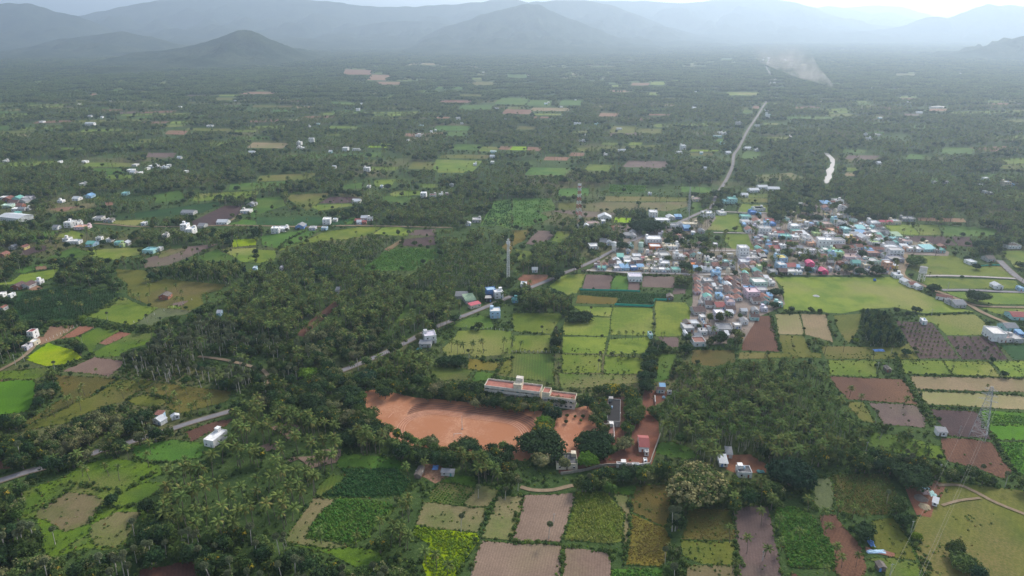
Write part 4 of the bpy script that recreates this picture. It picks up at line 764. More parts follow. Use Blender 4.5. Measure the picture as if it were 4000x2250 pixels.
# --- school and its neighbours
def rotpt(p1, p2): return math.atan2(p2.y-p1.y, p2.x-p1.x)
def school():
    p1 = unproj(1893, 1556); p2 = unproj(2107, 1583); L = (p2-p1).length; rot = rotpt(p1, p2)
    e = empty('school_building', p1, rot); d = 9.5; fh = 2.95; h = 3*fh
    tag(e, 'long cream three-storey school block with a terracotta terrace above the sports ground', 'school')
    wm = cm('cream'); wl = plain('school_paint', (.68,.62,.54), .85, .35, .3)
    b = MB(); b.box(0, L, 2.2, d, 0, h)
    b.box(0, .3, .001, 2.199, 0, h); b.box(L-.3, L, .001, 2.199, 0, h)
    o = link('wall', b.mesh('wall', [wm]), e)
    b = MB(); t = .25
    for (x0,x1,y0,y1) in ((0,L,-.05,.2),(0,L,d-.2,d+.05),(-.05,.2,.201,d-.201),(L-.2,L+.05,.201,d-.201)): b.box(x0,x1,y0,y1,h+.001,h+1.1)
    n = 11
    for k in range(n+1): b.box(k*L/n-.12 if k else .01, k*L/n+.12 if k < n else L-.01, d-.3, d+.1, h+1.11, h+1.35)
    link('parapet', b.mesh('parapet', [wl]), e)
    b = MB(); b.quad((.2,.2,h+.06),(L-.2,.2,h+.06),(L-.2,d-.2,h+.06),(.2,d-.2,h+.06)); link('roof', b.mesh('roof', [plain('terrace_tiles', (.40,.165,.125), .9, .35, .35)]), e)
    for f in range(3):
        b = MB(); b.box(.001, L-.001, -.02, 2.198, f*fh+.001, f*fh+.15)
        b.box(.3, L-.3, -.04, .12, f*fh+.151, f*fh+1.15); b.box(0, L, -.06, .2, (f+1)*fh-.75, (f+1)*fh-.001)
        link('corridor', b.mesh('corridor', [wl]), e)
        for k in range(1, n):
            c = MB(); x = k*L/n; c.box(x-.17, x+.17, -.1, .25, f*fh+.152, (f+1)*fh-.751); link('pillar', c.mesh('pillar', [wl]), e)
        for k in range(n):
            o = link('window' if k % 3 else 'door', win_mesh('grey') if k % 3 else door_mesh('teal'), e, ((k+.5)*L/n, 2.15, f*fh+(1.0 if k % 3 else .16))); o.scale = (1.5, 1, 1.3 if k % 3 else 2.1)
    b = MB(); x = L*.60
    b.box(x-2.6, x+2.6, .3, 4.8, h+.061, h+3.6); b.box(x-2.8, x+2.8, .1, 5.0, h+3.601, h+3.75)
    for q_ in ((x-2.8,x+2.8,.1,.25),(x-2.8,x+2.8,4.85,5.0)): b.box(*q_, h+3.751, h+4.3)
    for q_ in ((x-2.8,x-2.65,.251,4.849),(x+2.65,x+2.8,.251,4.849)): b.box(*q_, h+3.751, h+4.3)
    link('stair_room', b.mesh('stair_room', [wm]), e)
    b = MB(); b.box(x-2.2, x+2.2, 5.3, 8.8, h+.061, h+6.2); link('water_tank', b.mesh('water_tank', [wl]), e)
    reg_building(0, 0, L, d, h+1, rot, p1+Vector((math.cos(rot)*L/2, math.sin(rot)*L/2, 0)))
    # lower wing
    q1 = p1+Vector((math.cos(rot)*(L+1.6), math.sin(rot)*(L+1.6), 0)); q2 = unproj(2238, 1600); L2 = 21.5
    e = empty('school_wing', q1, rot); h = 6.6
    tag(e, 'shorter cream school wing with a stair tower on its left end', 'school')
    b = MB(); b.box(0, L2, 0, 8, 0, h); link('wall', b.mesh('wall', [wl]), e)
    b = MB()
    for (x0,x1,y0,y1) in ((5,L2,-.05,.2),(5,L2,7.8,8.05),(L2-.2,L2+.05,.201,7.799)): b.box(x0,x1,y0,y1,h+.001,h+1.0)
    link('parapet', b.mesh('parapet', [wm]), e)
    b = MB(); b.quad((5,.2,h+.06),(L2-.2,.2,h+.06),(L2-.2,7.8,h+.06),(5,7.8,h+.06)); link('roof', b.mesh('roof', [bpy.data.materials['terrace_tiles']]), e)
    b = MB(); parapet_walls(b, 4.9, 7, h+2.8, .6); 
    o = link('stair_room', b.mesh('stair_room', [wm]), e, (2.5, .03, .02))
    b = MB(); b.quad((.2,.3,h+2.86),(4.8,.3,h+2.86),(4.8,6.7,h+2.86),(.2,6.7,h+2.86)); link('stair_roof', b.mesh('stair_roof', [bpy.data.materials['terrace_tiles']]), e)
    for k in range(5):
        for f in range(2):
            o = link('window', win_mesh('grey'), e, (6.5+k*3.1, -.02, f*3.2+1.1)); o.scale = (1.5, 1, 1.2)
    o = link('window', win_mesh('grey'), e, (2.5, -.0, 4.5)); o.scale = (1.6, 1, .5)
    reg_building(0, 0, L2, 8, h+1, rot, q1+Vector((math.cos(rot)*L2/2, math.sin(rot)*L2/2, 0)))
school()
def block(quad_img, h, wc, rc, label, name, roof='flat', par=.6, cat=None, zr=None):
    """building given by its four roof corners in the photo (front-left, front-right, back-right, back-left)"""
    zr = zr if zr is not None else h
    P = [unproj(*N(*c), z=zr) for c in quad_img]
    rot = rotpt(P[0], P[1]); w_ = ((P[1]-P[0]).length+(P[2]-P[3]).length)/2; d_ = ((P[3]-P[0]).length+(P[2]-P[1]).length)/2
    c = (P[0]+P[1])/2
    return c, rot, w_, d_
def blockhouse(quad_img, h, roof, wc, rc, label, name, **kw):
    c, rot, w_, d_ = block(quad_img, h, wc, rc, label, name)
    px, py = proj(c.x, c.y, 0)
    return house('N', px, py, w_, 1, roof, wc, rc, d=d_, rot=rot, label=label, name=name, hh=h, raw=True, **kw)
blockhouse([('S2',80,600),('S2',262,615),('S2',322,300),('S2',148,295)], 3.6, 'flat', 'concrete', 'dark', 'long flat-roofed building with a blackened terrace right of the sports ground', 'classroom_block', cat='building', tank=True)
blockhouse([('S2',5,815),('S2',178,825),('S2',250,650),('S2',60,648)], 3.2, 'flat', 'offwhite', 'terracotta', 'building with a worn red tiled roof in front of the blackened terrace', 'classroom_block', cat='building', tank=False)
blockhouse([('S2',535,960),('S2',672,968),('S2',685,808),('S2',550,800)], 3.6, 'across', 'white', 'redsheet', 'white house with a ribbed red tiled roof inside the walled yard', 'house')
blockhouse([('S2',612,1040),('S2',668,1045),('S2',672,1008),('S2',612,1004)], 2.4, 'flat', 'offwhite', 'grey', 'small off-white outhouse below the ribbed red roof', 'outhouse', cat='shed')
blockhouse([('S2',782,150),('S2',900,155),('S2',905,118),('S2',790,112)], 2.8, 'across', 'offwhite', 'darktile', 'small white farmhouse with a dark tiled roof beside the right-hand palm grove', 'house')
blockhouse([('S2',825,112),('S2',905,115),('S2',908,76),('S2',835,72)], 2.9, 'shed', 'grey', 'bluesheet', 'bright blue covered lean-to behind the small white farmhouse', 'lean_to', cat='shed')
blockhouse([('S2',932,185),('S2',995,188),('S2',1000,170),('S2',940,165)], 2.0, 'flat', 'offwhite', 'grey', 'low grey and white outhouse right of the small farmhouse', 'outhouse', cat='shed')
blockhouse([('C3',2130,475),('C3',2275,480),('C3',2255,415),('C3',2140,410)], 3.2, 'flat', 'white', 'darkgrey', 'white house with a dark terrace right of the huge pale-flowered tree', 'house')
blockhouse([('C3',1970,385),('C3',2030,388),('C3',2020,318),('C3',1930,315)], 2.4, 'shed', 'white', 'whitesheet', 'white sheet-roofed shed right of the palm clearing', 'shed')
blockhouse([('C3',2020,300),('C3',2085,305),('C3',2075,245),('C3',2025,245)], 2.6, 'shed', 'grey', 'greysheet', 'dull grey tin shed behind the white sheet-roofed one', 'shed')
blockhouse([('C3',415,400),('C3',625,400),('C3',615,300),('C3',428,292)], 3.3, 'flat', 'cream', 'darkgrey', 'cream building with a dark roof under the pale-flowered trees', 'classroom_block', cat='building')
blockhouse([('C4',1600,85),('C4',1695,95),('C4',1690,60),('C4',1592,50)], 3.0, 'shed', 'white', 'greysheet', 'small white pump house with a grey roof near the pylon', 'pump_house', cat='shed')
blockhouse([('C1',1915,165),('C1',2010,185),('C1',2075,70),('C1',1985,58)], 4.2, 'flat', 'white', 'white', 'white block house behind two palms left of the sports ground', 'house')
blockhouse([('B1',1440,1180),('B1',1510,1200),('B1',1570,1165),('B1',1490,1140)], 3.0, 'gable', 'white', 'whitesheet', 'white house with a peaked white roof behind palms at the roadside', 'house')
blockhouse([('B1',1455,1135),('B1',1520,1140),('B1',1530,1108),('B1',1465,1104)], 3.0, 'shed', 'skyblue', 'terracotta', 'small tiled shed behind the peaked white roadside house', 'shed')
blockhouse([('B1',1615,1160),('B1',1690,1140),('B1',1680,1122),('B1',1605,1145)], 2.4, 'gable', 'white', 'whitesheet', 'long low white shed right of the peaked white roadside house', 'shed')
blockhouse([('C2',1500,495),('C2',1545,500),('C2',1640,430),('C2',1570,425)], 2.2, 'gable', 'thatch', 'thatchroof', 'thatched hut in the red yard below the sports ground', 'hut', cat='hut')
blockhouse([('C2',1745,470),('C2',1865,478),('C2',1870,450),('C2',1752,440)], 2.4, 'shed', 'grey', 'greysheet', 'open shed with a grey sheet roof right of the thatched hut', 'shed')
blockhouse([('C4',1040,1370),('C4',1130,1372),('C4',1110,1325),('C4',1060,1320)], 2.4, 'gable', 'thatch', 'thatchroof', 'small domed thatched hut at the lower right edge of the fields', 'hut', cat='hut')
blockhouse([('C4',1552,752),('C4',1600,768),('C4',1632,735),('C4',1585,718)], 2.2, 'shed', 'white', 'whitesheet', 'bright white sheet-roofed cart shed in the tan yard', 'shed')
blockhouse([('B4',1465,255),('B4',1500,258),('B4',1525,235),('B4',1465,225)], 3.0, 'flat', 'white', 'white', 'small white pump house at the top of the dark orchard field', 'pump_house', cat='shed')
blockhouse([('B4',1120,710),('B4',1172,712),('B4',1165,680),('B4',1130,678)], 2.2, 'gable', 'thatch', 'thatchroof', 'lone thatched hut in the yellow-green fields right of the grove', 'hut', cat='hut')
blockhouse([('B4',2025,300),('B4',2130,380),('B4',2205,350),('B4',2100,285)], 6.2, 'flat', 'white', 'offwhite', 'tall white farmhouse at the right edge of the orchard fields', 'house')
hs('B4','at the right-edge farm',[(2185,425,90,1,fl_,'brick','offwhite'),(2250,415,70,1,fl_,'white','grey'),(2240,455,130,1,fl_,'offwhite','pinkgrey'),(2365,460,90,1,fl_,'grey','grey'),(2300,350,120,1,a_,'aqua','greysheet'),(2385,405,50,1,sh,'blue','bluesheet'),(2370,245,130,1,a_,'aqua','redsheet')])
# --- left middle distance
hs('A1','in the left middle distance',[(640,580,70,2,fl_,'white','white'),(760,600,120,1,fl_,'pink','peach'),(700,560,70,1,fl_,'white','white'),(915,515,80,1,fl_,'offwhite','greysheet'),(1000,530,50,1,g,'grey','greysheet'),(1035,530,46,1,g,'grey','thatchroof'),(1350,558,40,1,fl_,'white','white'),(1738,625,60,3,fl_,'white','white'),(1785,645,70,2,fl_,'white','white'),(2092,550,100,1,a_,'white','whitesheet'),(2310,445,90,1,fl_,'offwhite','offwhite'),(1765,458,120,1,a_,'grey','greysheet'),(2365,380,70,1,g,'grey','greysheet'),(770,185,50,1,fl_,'white','white'),(710,325,60,1,a_,'white','whitesheet'),(825,300,70,1,g,'skyblue','bluesheet'),(1170,275,50,1,fl_,'aqua','aquasheet'),(565,345,50,1,fl_,'white','white'),(520,600,50,1,a_,'white','greysheet'),(1895,585,60,1,a_,'grey','greysheet'),(1555,672,50,1,fl_,'offwhite','grey')])
hs('A1','among palms at the left',[(660,735,70,1,fl_,'white','offwhite'),(620,710,60,1,fl_,'white','grey'),(720,735,50,1,fl_,'white','white'),(840,760,80,1,a_,'skyblue','greensheet'),(1110,745,60,1,fl_,'aqua','greensheet'),(1145,762,44,1,fl_,'lime','cream'),(1180,748,60,1,g,'grey','whitesheet'),(930,700,50,1,fl_,'white','grey'),(1025,715,50,1,fl_,'white','grey'),(1395,822,110,1,fl_,'aqua','aquasheet'),(208,790,54,1,g,'yellow','terracotta'),(110,785,50,1,g,'grey','greysheet'),(15,860,60,1,g,'brick','terracotta'),(1495,800,40,1,fl_,'offwhite','white'),(145,1165,90,1,g,'brick','darktile'),(235,1155,90,1,g,'grey','darktile'),(355,1115,50,1,fl_,'white','grey'),(5,1240,50,1,fl_,'white','white'),(90,1245,30,1,fl_,'white','white'),(1545,1258,90,1,g,'brick','thatchroof'),(2065,1415,36,1,a_,'skyblue','whitesheet'),(2400,990,30,1,fl_,'skyblue','whitesheet')])
house('A1',85,520,260,1,'across','white','whitesheet',d=20,rot=R(-18),label='very long white sheet-roofed hall at the left edge',name='hall',hh=5)
hs('A1','in the left-edge hamlet',[(60,330,80,1,g,'brick','terracotta'),(150,325,80,1,g,'aqua','greensheet'),(20,315,50,1,fl_,'white','white'),(250,320,80,1,fl_,'lilac','grey'),(50,395,90,1,fl_,'mint','mint'),(140,425,60,1,fl_,'white','white'),(200,425,60,1,a_,'grey','greysheet'),(260,415,36,1,fl_,'white','white'),(120,360,90,1,a_,'pinkgrey','darktile'),(210,350,70,1,g,'grey','greysheet'),(130,475,60,1,sh,'aqua','greensheet'),(90,380,40,1,fl_,'white','white'),(180,390,60,1,a_,'brick','terracotta')])
hs('B1','by the left-edge track',[(295,425,60,2,fl_,'white','redsheet'),(300,490,60,1,fl_,'cream','white'),(235,530,50,1,fl_,'lilac','offwhite'),(15,160,40,1,g,'grey','terracotta')])
hs('A2','above the middle grove',[(180,635,70,2,fl_,'white','white'),(240,615,80,1,fl_,'white','white'),(665,550,70,2,fl_,'white','white'),(745,525,40,1,fl_,'white','white'),(412,590,80,1,g,'blue','greysheet'),(530,605,60,1,fl_,'lilac','grey'),(640,605,50,1,fl_,'skyblue','grey'),(980,548,60,1,a_,'white','whitesheet'),(955,535,50,1,a_,'brick','redsheet'),(1020,510,60,1,a_,'grey','whitesheet'),(1075,515,50,1,fl_,'white','grey'),(1020,548,40,1,a_,'red' if False else 'brick','redsheet'),(1578,295,54,2,fl_,'white','white'),(1670,295,60,1,fl_,'white','terracotta'),(1745,285,40,1,fl_,'white','white'),(1800,275,30,1,fl_,'pinkgrey','white'),(942,350,72,1,a_,'white','whitesheet'),(1185,205,30,1,fl_,'white','white'),(1060,205,30,1,fl_,'white','grey'),(2080,530,80,1,fl_,'grey','grey'),(2003,562,50,1,g,'white','whitesheet'),(1845,190,36,1,g,'white','whitesheet'),(765,1200,30,1,sh,'grey','greysheet'),(235,985,20,1,fl_,'lilac','white')])
FAR = {'T1':[(600,845,70,2),(275,824,35,1),(600,786,25,1),(525,702,20,1),(1575,680,15,1),(1405,852,50,1),(2090,960,40,3),(2005,975,35,2),(1685,1032,50,1),(2010,997,30,1),(2315,1015,45,2),(2390,1012,60,1),(2130,838,25,1),(2070,855,20,1),(2400,745,30,2),(870,1155,50,1),(1010,1128,40,1),(1045,1125,40,1),(1100,1135,50,1),(1130,1120,30,1),(980,1143,20,1),(885,1168,40,1),(1240,1162,30,1),(2240,1132,30,1),(2460,1153,50,2),(900,1118,35,1),(30,1090,30,1),(395,1096,20,1),(560,1095,40,1),(1200,1068,30,1),(680,793,15,1),(960,655,15,1),(1205,722,25,1),(2215,1028,25,1),(2340,535,12,2),(2425,703,14,1),(735,681,12,1),(2000,999,26,1),(2035,1003,26,1),(930,1172,20,1)],
 'T2':[(1010,494,18,2),(1100,458,20,1),(425,474,12,1),(1660,473,15,1),(490,586,14,1),(1100,732,30,1),(590,850,40,1),(840,806,36,2),(865,834,25,1),(580,920,25,2),(660,893,20,1),(1535,722,22,1),(1685,912,26,1),(1675,952,50,1),(1925,872,40,1),(1160,800,18,1),(1075,1028,50,1),(1070,1060,40,1),(955,1112,30,1),(1070,1098,30,1),(2230,428,14,2),(2435,621,16,1),(2425,732,24,1),(1265,650,14,1),(1430,702,26,1),(1640,836,60,1),(1770,840,30,1),(1940,1018,60,1),(1830,1048,30,1),(2340,495,10,2),(1310,506,16,1),(560,918,20,1),(600,912,16,1),(690,880,16,1),(500,948,20,1),(1450,692,14,1),(1630,675,14,1),(2360,558,14,1),(1580,574,12,1),(2500,1140,20,1)],
 'T3':[(290,1010,40,3),(262,1032,60,1),(520,922,70,1),(570,905,40,1),(660,838,40,2),(790,850,35,1),(860,792,25,3),(1000,664,45,1),(920,656,20,1),(910,536,20,1),(905,562,15,2),(727,1005,50,1),(595,1035,40,1),(555,974,30,1),(785,1015,30,1),(1615,800,26,1),(1540,935,40,1),(1600,914,40,1),(1520,910,20,1),(1875,762,50,1),(2145,500,22,2),(1550,598,28,1),(1645,598,12,2),(1730,598,22,1),(365,730,30,1),(2405,406,22,1),(2360,400,16,1),(1605,1105,25,1),(1190,388,14,2),(1370,565,20,1),(375,620,16,1),(300,556,20,1),(820,600,22,1),(1810,688,30,1),(172,430,12,3),(852,742,26,1),(1970,728,60,1),(2020,727,40,1),(850,778,14,3),(540,898,40,1),(868,775,20,1),(412,1036,24,1)]}
rr = random.Random(3)
for k in range(26): FAR['T3'].append((rr.uniform(820,1010), rr.uniform(380,432) if k < 17 else rr.uniform(320,368), rr.uniform(9,17), rr.choice((1,2,2))))
ZF = {'T1':'far left plain','T2':'far central plain','T3':'far right plain'}
for t in FAR:
    for x, y, w_, f_ in FAR[t]:
        w_ *= .82
        c = rr.choice(('white','white','white','offwhite','white','white','white','aqua')) if w_ > 14 else 'white'
        ro = rr.choice((fl_, fl_, fl_, a_)); band = int(y/1.717//110)
        zz = {0:'near the hills',1:'near the hills',2:'far out',3:'mid-way',4:'mid-way',5:'nearer'}.get(band, 'nearer')
        house(t, x, y, w_, f_, ro, c, 'white' if ro == fl_ else 'whitesheet', d=rr.uniform(7, 12), zone=ZF[t]+{'near the hills':' near hills','far out':', far back','mid-way':', half way','nearer':', nearer'}[zz])
# ---- filler huts inside the village where nothing was traced
nf = 0
for poly in VILLAGE[:1]:
    xs = [p[0] for p in poly]; ys = [p[1] for p in poly]
    vm = np.zeros_like(pmask); fill(vm, poly, 1)
    for k in range(900):
        px = rr.uniform(min(xs), max(xs)); py = rr.uniform(min(ys), max(ys)-8)
        if not at(vm, np.array([px]), np.array([py]))[0]: continue
        b = unproj(px, py); wv = rr.uniform(4, 7)
        if any(occupied(np.array([b.x+ox]), np.array([b.y+oy]))[0] for ox in (-wv/2,0,wv/2) for oy in (0,3,6)): continue
        if proj(b.x, b.y, 0)[1] > 1290: continue
        ro = rr.choice((fl_, fl_, g, a_)); wc = rr.choice(('white','offwhite','grey','cream','aqua','pinkgrey','white','lilac'))
        rc = rr.choice(('white','grey','offwhite')) if ro == fl_ else rr.choice(('terracotta','darktile','greysheet','whitesheet','darktile'))
        zone = 'between larger houses, village '+('left' if px < 2880 else 'middle' if px < 3150 else 'right')
        house('N', px, py, wv, 1, ro, wc, rc, d=6, zone=zone, raw=True); nf += 1
        if nf > 120: break
print('fillers', nf, 'houses', len(HOUSES))
# ---- label disambiguation
ORD = ['','first','second','third','fourth','fifth','sixth','seventh','eighth','ninth','tenth','eleventh','twelfth','thirteenth','fourteenth','fifteenth','sixteenth','seventeenth','eighteenth','nineteenth','twentieth']
NUMW = {2:'two',3:'three',4:'four',5:'five',6:'six',7:'seven',8:'eight',9:'nine',10:'ten',11:'eleven',12:'twelve'}
def ordw(n): return ORD[n] if n < len(ORD) else '%d%s' % (n, {1:'st',2:'nd',3:'rd'}.get(n % 10, 'th'))
def disamb(items):
    by = {}
    for e, base, zone, p in items: by.setdefault(base+', '+zone, []).append((p[0], e))
    for lab, l in by.items():
        if len(l) == 1: l[0][1]['label'] = lab; continue
        l.sort(key=lambda t: t[0])
        for i, (_, e) in enumerate(l):
            n = i+1; tail = 'from the left'
            if n > len(l)/2: n = len(l)-i; tail = 'from the right'
            s = ('leftmost' if tail.endswith('left') else 'rightmost') if n == 1 else ((ordw(n))+' '+tail)
            e['label'] = lab+', '+s
# past 300 of one kind: the smallest in the photo become one object
def merge_rest(kind, nm, label, cap=300):
    global HOUSES, BIG
    L = sorted([t for t in BIG if t[1].name.split('.')[0] == kind], key=lambda t: -t[0])
    rest = [e for _, e in L[cap:]]
    if not rest: print(kind, len(L)); return
    V = []; Fc = []; MI = []; mats = []
    bpy.context.view_layer.update()
    for e in rest:
        for ch in list(e.children):
            me = ch.data; n = len(V); mw = ch.matrix_world
            V += [tuple(mw @ v.co) for v in me.vertices]
            for m_ in me.materials:
                if m_ not in mats: mats.append(m_)
            for p in me.polygons: Fc.append(tuple(n+k for k in p.vertices)); MI.append(mats.index(me.materials[p.material_index]))
            bpy.data.objects.remove(ch)
    dead = set(rest); BIG = [t for t in BIG if t[1] not in dead]; HOUSES = [h_ for h_ in HOUSES if h_[0] not in dead]
    for e in rest: bpy.data.objects.remove(e)
    me = bpy.data.meshes.new(nm); me.from_pydata(V, [], Fc)
    for m_ in mats: me.materials.append(m_)
    me.polygons.foreach_set('material_index', MI); me.update(); tag(link(nm, me), label, 'houses', kind='stuff'); print(kind, len(L), 'merged', len(rest))
merge_rest('house', 'distant_houses', 'the smallest white houses scattered over the far plain')
merge_rest('hut', 'distant_huts', 'the smallest huts'); merge_rest('shed', 'distant_sheds', 'the smallest sheds')
disamb(HOUSES)

# ---------------------------------------------------------------- temples, towers, tanks, pylon
def lattice(name, t, x, y, h, w0, w1, mats, label, cat, seg=10, plat=None, arms=None, r=.12):
    b = unproj(*N(t, x, y)); e = empty(name, b, R(20)); tag(e, label, cat)
    bands = [MB() for _ in mats]
    def W(z): return w0+(w1-w0)*(z/h)
    zs = [h*(1-(1-i/seg)**1.25) for i in range(seg+1)]
    cs = ((-1,-1),(1,-1),(1,1),(-1,1))
    for i in range(seg):
        mb = bands[i % len(mats)]; z0, z1 = zs[i], zs[i+1]; a, c = W(z0)/2, W(z1)/2
        for k in range(4):
            p, q_ = cs[k], cs[(k+1) % 4]
            P0 = (p[0]*a,p[1]*a,z0); P1 = (p[0]*c,p[1]*c,z1); Q0 = (q_[0]*a,q_[1]*a,z0); Q1 = (q_[0]*c,q_[1]*c,z1)
            mb.tube(P0,P1,r,r,4); mb.tube(P0,Q1,r*.6,r*.6,4); mb.tube(Q0,P1,r*.6,r*.6,4); mb.tube(P1,Q1,r*.6,r*.6,4)
    for mb, mt in zip(bands, mats): link('lattice_section', mb.mesh('lattice_section', [mt]), e)
    if plat:
        for z in plat:
            m2 = MB(); s = W(z)/2+.7; m2.box(-s,s,-s,s,z,z+.12); link('platform', m2.mesh('platform', [steel]), e)
            for k in range(5):
                a = 2*math.pi*k/5; an = MB(); cx, cy = math.cos(a)*(s+.1), math.sin(a)*(s+.1); an.box(cx-.28,cx+.28,cy-.28,cy+.28,z+.2,z+2.6)
                link('antenna', an.mesh('antenna', [cm('white')]), e)
        m2 = MB(); m2.tube((0,0,h),(0,0,h+4),.1,.05,5); link('lightning_rod', m2.mesh('lightning_rod', [steel]), e)
        for z in (h*.75, h*.86):
            m2 = MB(); m2.tube((W(z)/2,-W(z)/2-.1,z),(W(z)/2+.1,-W(z)/2-.7,z),.8,.8,10); link('dish', m2.mesh('dish', [cm('white')]), e)
    if arms:
        for z, L in arms:
            m2 = MB()
            for s in (-1, 1):
                m2.tube((0,-.3,z),(s*L,0,z+.2),.1,.06,4); m2.tube((0,.3,z),(s*L,0,z+.2),.1,.06,4); m2.tube((0,0,z+1.5),(s*L,0,z+.25),.1,.06,4)
            link('cross_arm', m2.mesh('cross_arm', [mats[0]]), e)
    return e
redp = plain('red_tower_paint', (.45,.10,.08), .7, .2); whp = plain('white_tower_paint', (.7,.7,.7), .7, .2)
lattice('telecom_tower','A3',625,540,50,6.5,1.8,[redp, whp],'red and white telecom tower with dishes beside the upper fields','telecom tower',12,plat=[44,48],r=.2)
lattice('telecom_tower','A2',2380,1100,44,2.6,1.4,[whp],'slim white lattice telecom mast standing beside the main road','telecom tower',22,plat=[39],r=.13)
lattice('radio_mast','A3',1663,545,30,.9,.6,[steel],'thin grey radio mast behind the cream village building','mast',18,r=.07)
lattice('radio_mast','A3',1662,432,34,3,1.0,[steel],'grey lattice mast by the main road above the village','mast',10,r=.1)
pyl = lattice('transmission_pylon','B4',1980,1345,34,8.5,1.2,[steel],'galvanised transmission pylon standing in the brown field','pylon',9,arms=[(25,5.0),(28.5,4.2),(32,3.4)],r=.13)
pb = unproj(*N('B4',1980,1345)); pa = pb+Vector((0,0,0)); dirw = (unproj(*N('C4',1340,1500))-pb); dirw.z = 0
perp = Vector((-dirw.y, dirw.x, 0)).normalized(); pyl.rotation_euler = (0,0,math.atan2(perp.y, perp.x))
wire = plain('cable', (.30,.29,.27), .5, .1)
end = pb+dirw.normalized()*330
for s, L, z, wn in ((-1,5.0,25,'lower left'),(1,5.0,25,'lower right'),(1,4.2,28.5,'upper right')):
    pts = []
    for k in range(25):
        t_ = k/24; p = pb.lerp(end, t_)+perp*(s*L); p.z = z-14*(4*t_*(1-t_))*.6; pts.append(p)
    mb = MB(); mb.path(pts, [.035]*25, 4)
    o = link('power_line', mb.mesh('power_line', [wire])); tag(o, 'thin power cable sagging from the '+wn+' arm of the pylon', 'power line')
def tank(t, x, y, h, r, hh, wc, label, legs=4, shape='round', rt=None):
    b = unproj(*N(t, x, y)); e = empty('water_tower', b); tag(e, label, 'water tower')
    lh = h-hh
    for k in range(legs):
        a = 2*math.pi*(k+.5)/legs; m = MB(); m.tube((math.cos(a)*r*.85,math.sin(a)*r*.85,0),(math.cos(a)*r*.85,math.sin(a)*r*.85,lh),.28,.25,6); link('leg', m.mesh('leg', [cm(wc)]), e)
    for z in (lh*.35, lh*.7):
        m = MB()
        for k in range(legs):
            a = 2*math.pi*(k+.5)/legs; c = 2*math.pi*(k+1.5)/legs
            m.tube((math.cos(a)*r*.85,math.sin(a)*r*.85,z),(math.cos(c)*r*.85,math.sin(c)*r*.85,z),.16,.16,5)
        link('brace', m.mesh('brace', [cm(wc)]), e)
    m = MB(); k_ = 20 if shape == 'round' else 4
    m.tube((0,0,lh),(0,0,lh+.3),r+.35,r+.35,k_); m.tube((0,0,lh+.3),(0,0,h-.3),r,r,k_); link('tank', m.mesh('tank', [cm(wc)]), e)
    m = MB(); m.tube((0,0,h-.3),(0,0,h-.1),r+.15,r+.15,k_); m.tube((0,0,h-.1),(0,0,h+(.7 if shape == 'round' else .9)),r*.98,r*.15,k_); link('lid', m.mesh('lid', [cm(rt or wc)]), e)
    if shape == 'square': e.rotation_euler = (0,0,math.pi/4)
    reg_building(0,0,r*2,r*2,h,0,b-Vector((0,r,0)))
tank('A4',1443,1078,14,3.3,5.5,'offwhite','big round off-white water tower in the meadow right of the village',6,rt='concrete')
tank('V1',712,650,11.5,2.3,4.3,'white','white round water tower beside the road, left one of the pair',6)
tank('V1',1215,665,12,2.5,4.3,'mint','pale green-topped round water tower, right one of the pair',6,rt='mint')
tank('V2',748,325,9.5,2.2,3.8,'cream','cream square water tank on legs at the head of the tiled huts',4,'square')
tank('V3',1845,340,13,2.4,4.0,'cream','cream water tower with a pointed cap at the top of the village',4,'square')
tank('V4',1528,735,4,1.5,2.0,'aqua','small aqua water tank on a stand at the right end of the village',4)
def temple():
    b = unproj(*N('V3',1235,432)); e = empty('temple', b, R(-6)); tag(e, 'cream temple with a rounded tower and walled court near the village top', 'temple')
    y = plain('temple_cream', (.72,.58,.36), .8, .25)
    m = MB(); parapet_walls(m, 13, 9, 3.4, .5); link('wall', m.mesh('wall', [y]), e)
    m = MB(); m.quad((-6.3,.3,3.45),(6.3,.3,3.45),(6.3,8.7,3.45),(-6.3,8.7,3.45)); link('roof', m.mesh('roof', [cm('concrete')]), e)
    m = MB(); z = 3.46; r = 2.4
    for k in range(7): m.tube((-4.6,2.6,z),(-4.6,2.6,z+1.0),r,r*.9,10); z += 1.0; r *= .84
    m.tube((-4.6,2.6,z),(-4.6,2.6,z+1.2),.5,.05,8); link('tower', m.mesh('tower', [y]), e)
    for sx in (-6.2, -2.8, 0, 2.8, 6.2):
        m = MB(); m.tube((sx,8.6,3.9),(sx,8.6,5.0),.4,.1,6); link('finial', m.mesh('finial', [y]), e)
    m = MB(); m.box(3.5,6.6,-.8,2.4,3.46,5.6); link('gatehouse', m.mesh('gatehouse', [y]), e)
    for k in (-2, 1, 4): o = link('window', win_mesh('brick'), e, (k, -.02, 1.0)); o.scale = (1, 1, 1.2)
    reg_building(0,0,13,9,10,0,b)
    for (t, x, yy, c, lab, hh, ww) in (('V3',388,225,'aqua','pointed aqua temple tower above the blue building',8,3),('V4',1375,770,'aqua','small aqua shrine with a stepped dome at the right end of the village',5,2.6),('A2',2990,0,None,None,0,0)):
        if not c: continue
        b = unproj(*N(t, x, yy)); e = empty('shrine', b); tag(e, lab, 'shrine'); m = MB(); m.box(-ww/2,ww/2,0,ww,0,hh*.4); link('wall', m.mesh('wall', [cm(c)]), e)
        m = MB(); z = hh*.4+.01; r = ww*.6
        for k in range(4): m.tube((0,ww/2,z),(0,ww/2,z+hh*.14),r,r*.75,4); z += hh*.14; r *= .72
        link('tower', m.mesh('tower', [cm(c)]), e); reg_building(0,0,ww,ww,hh,0,b)
temple()
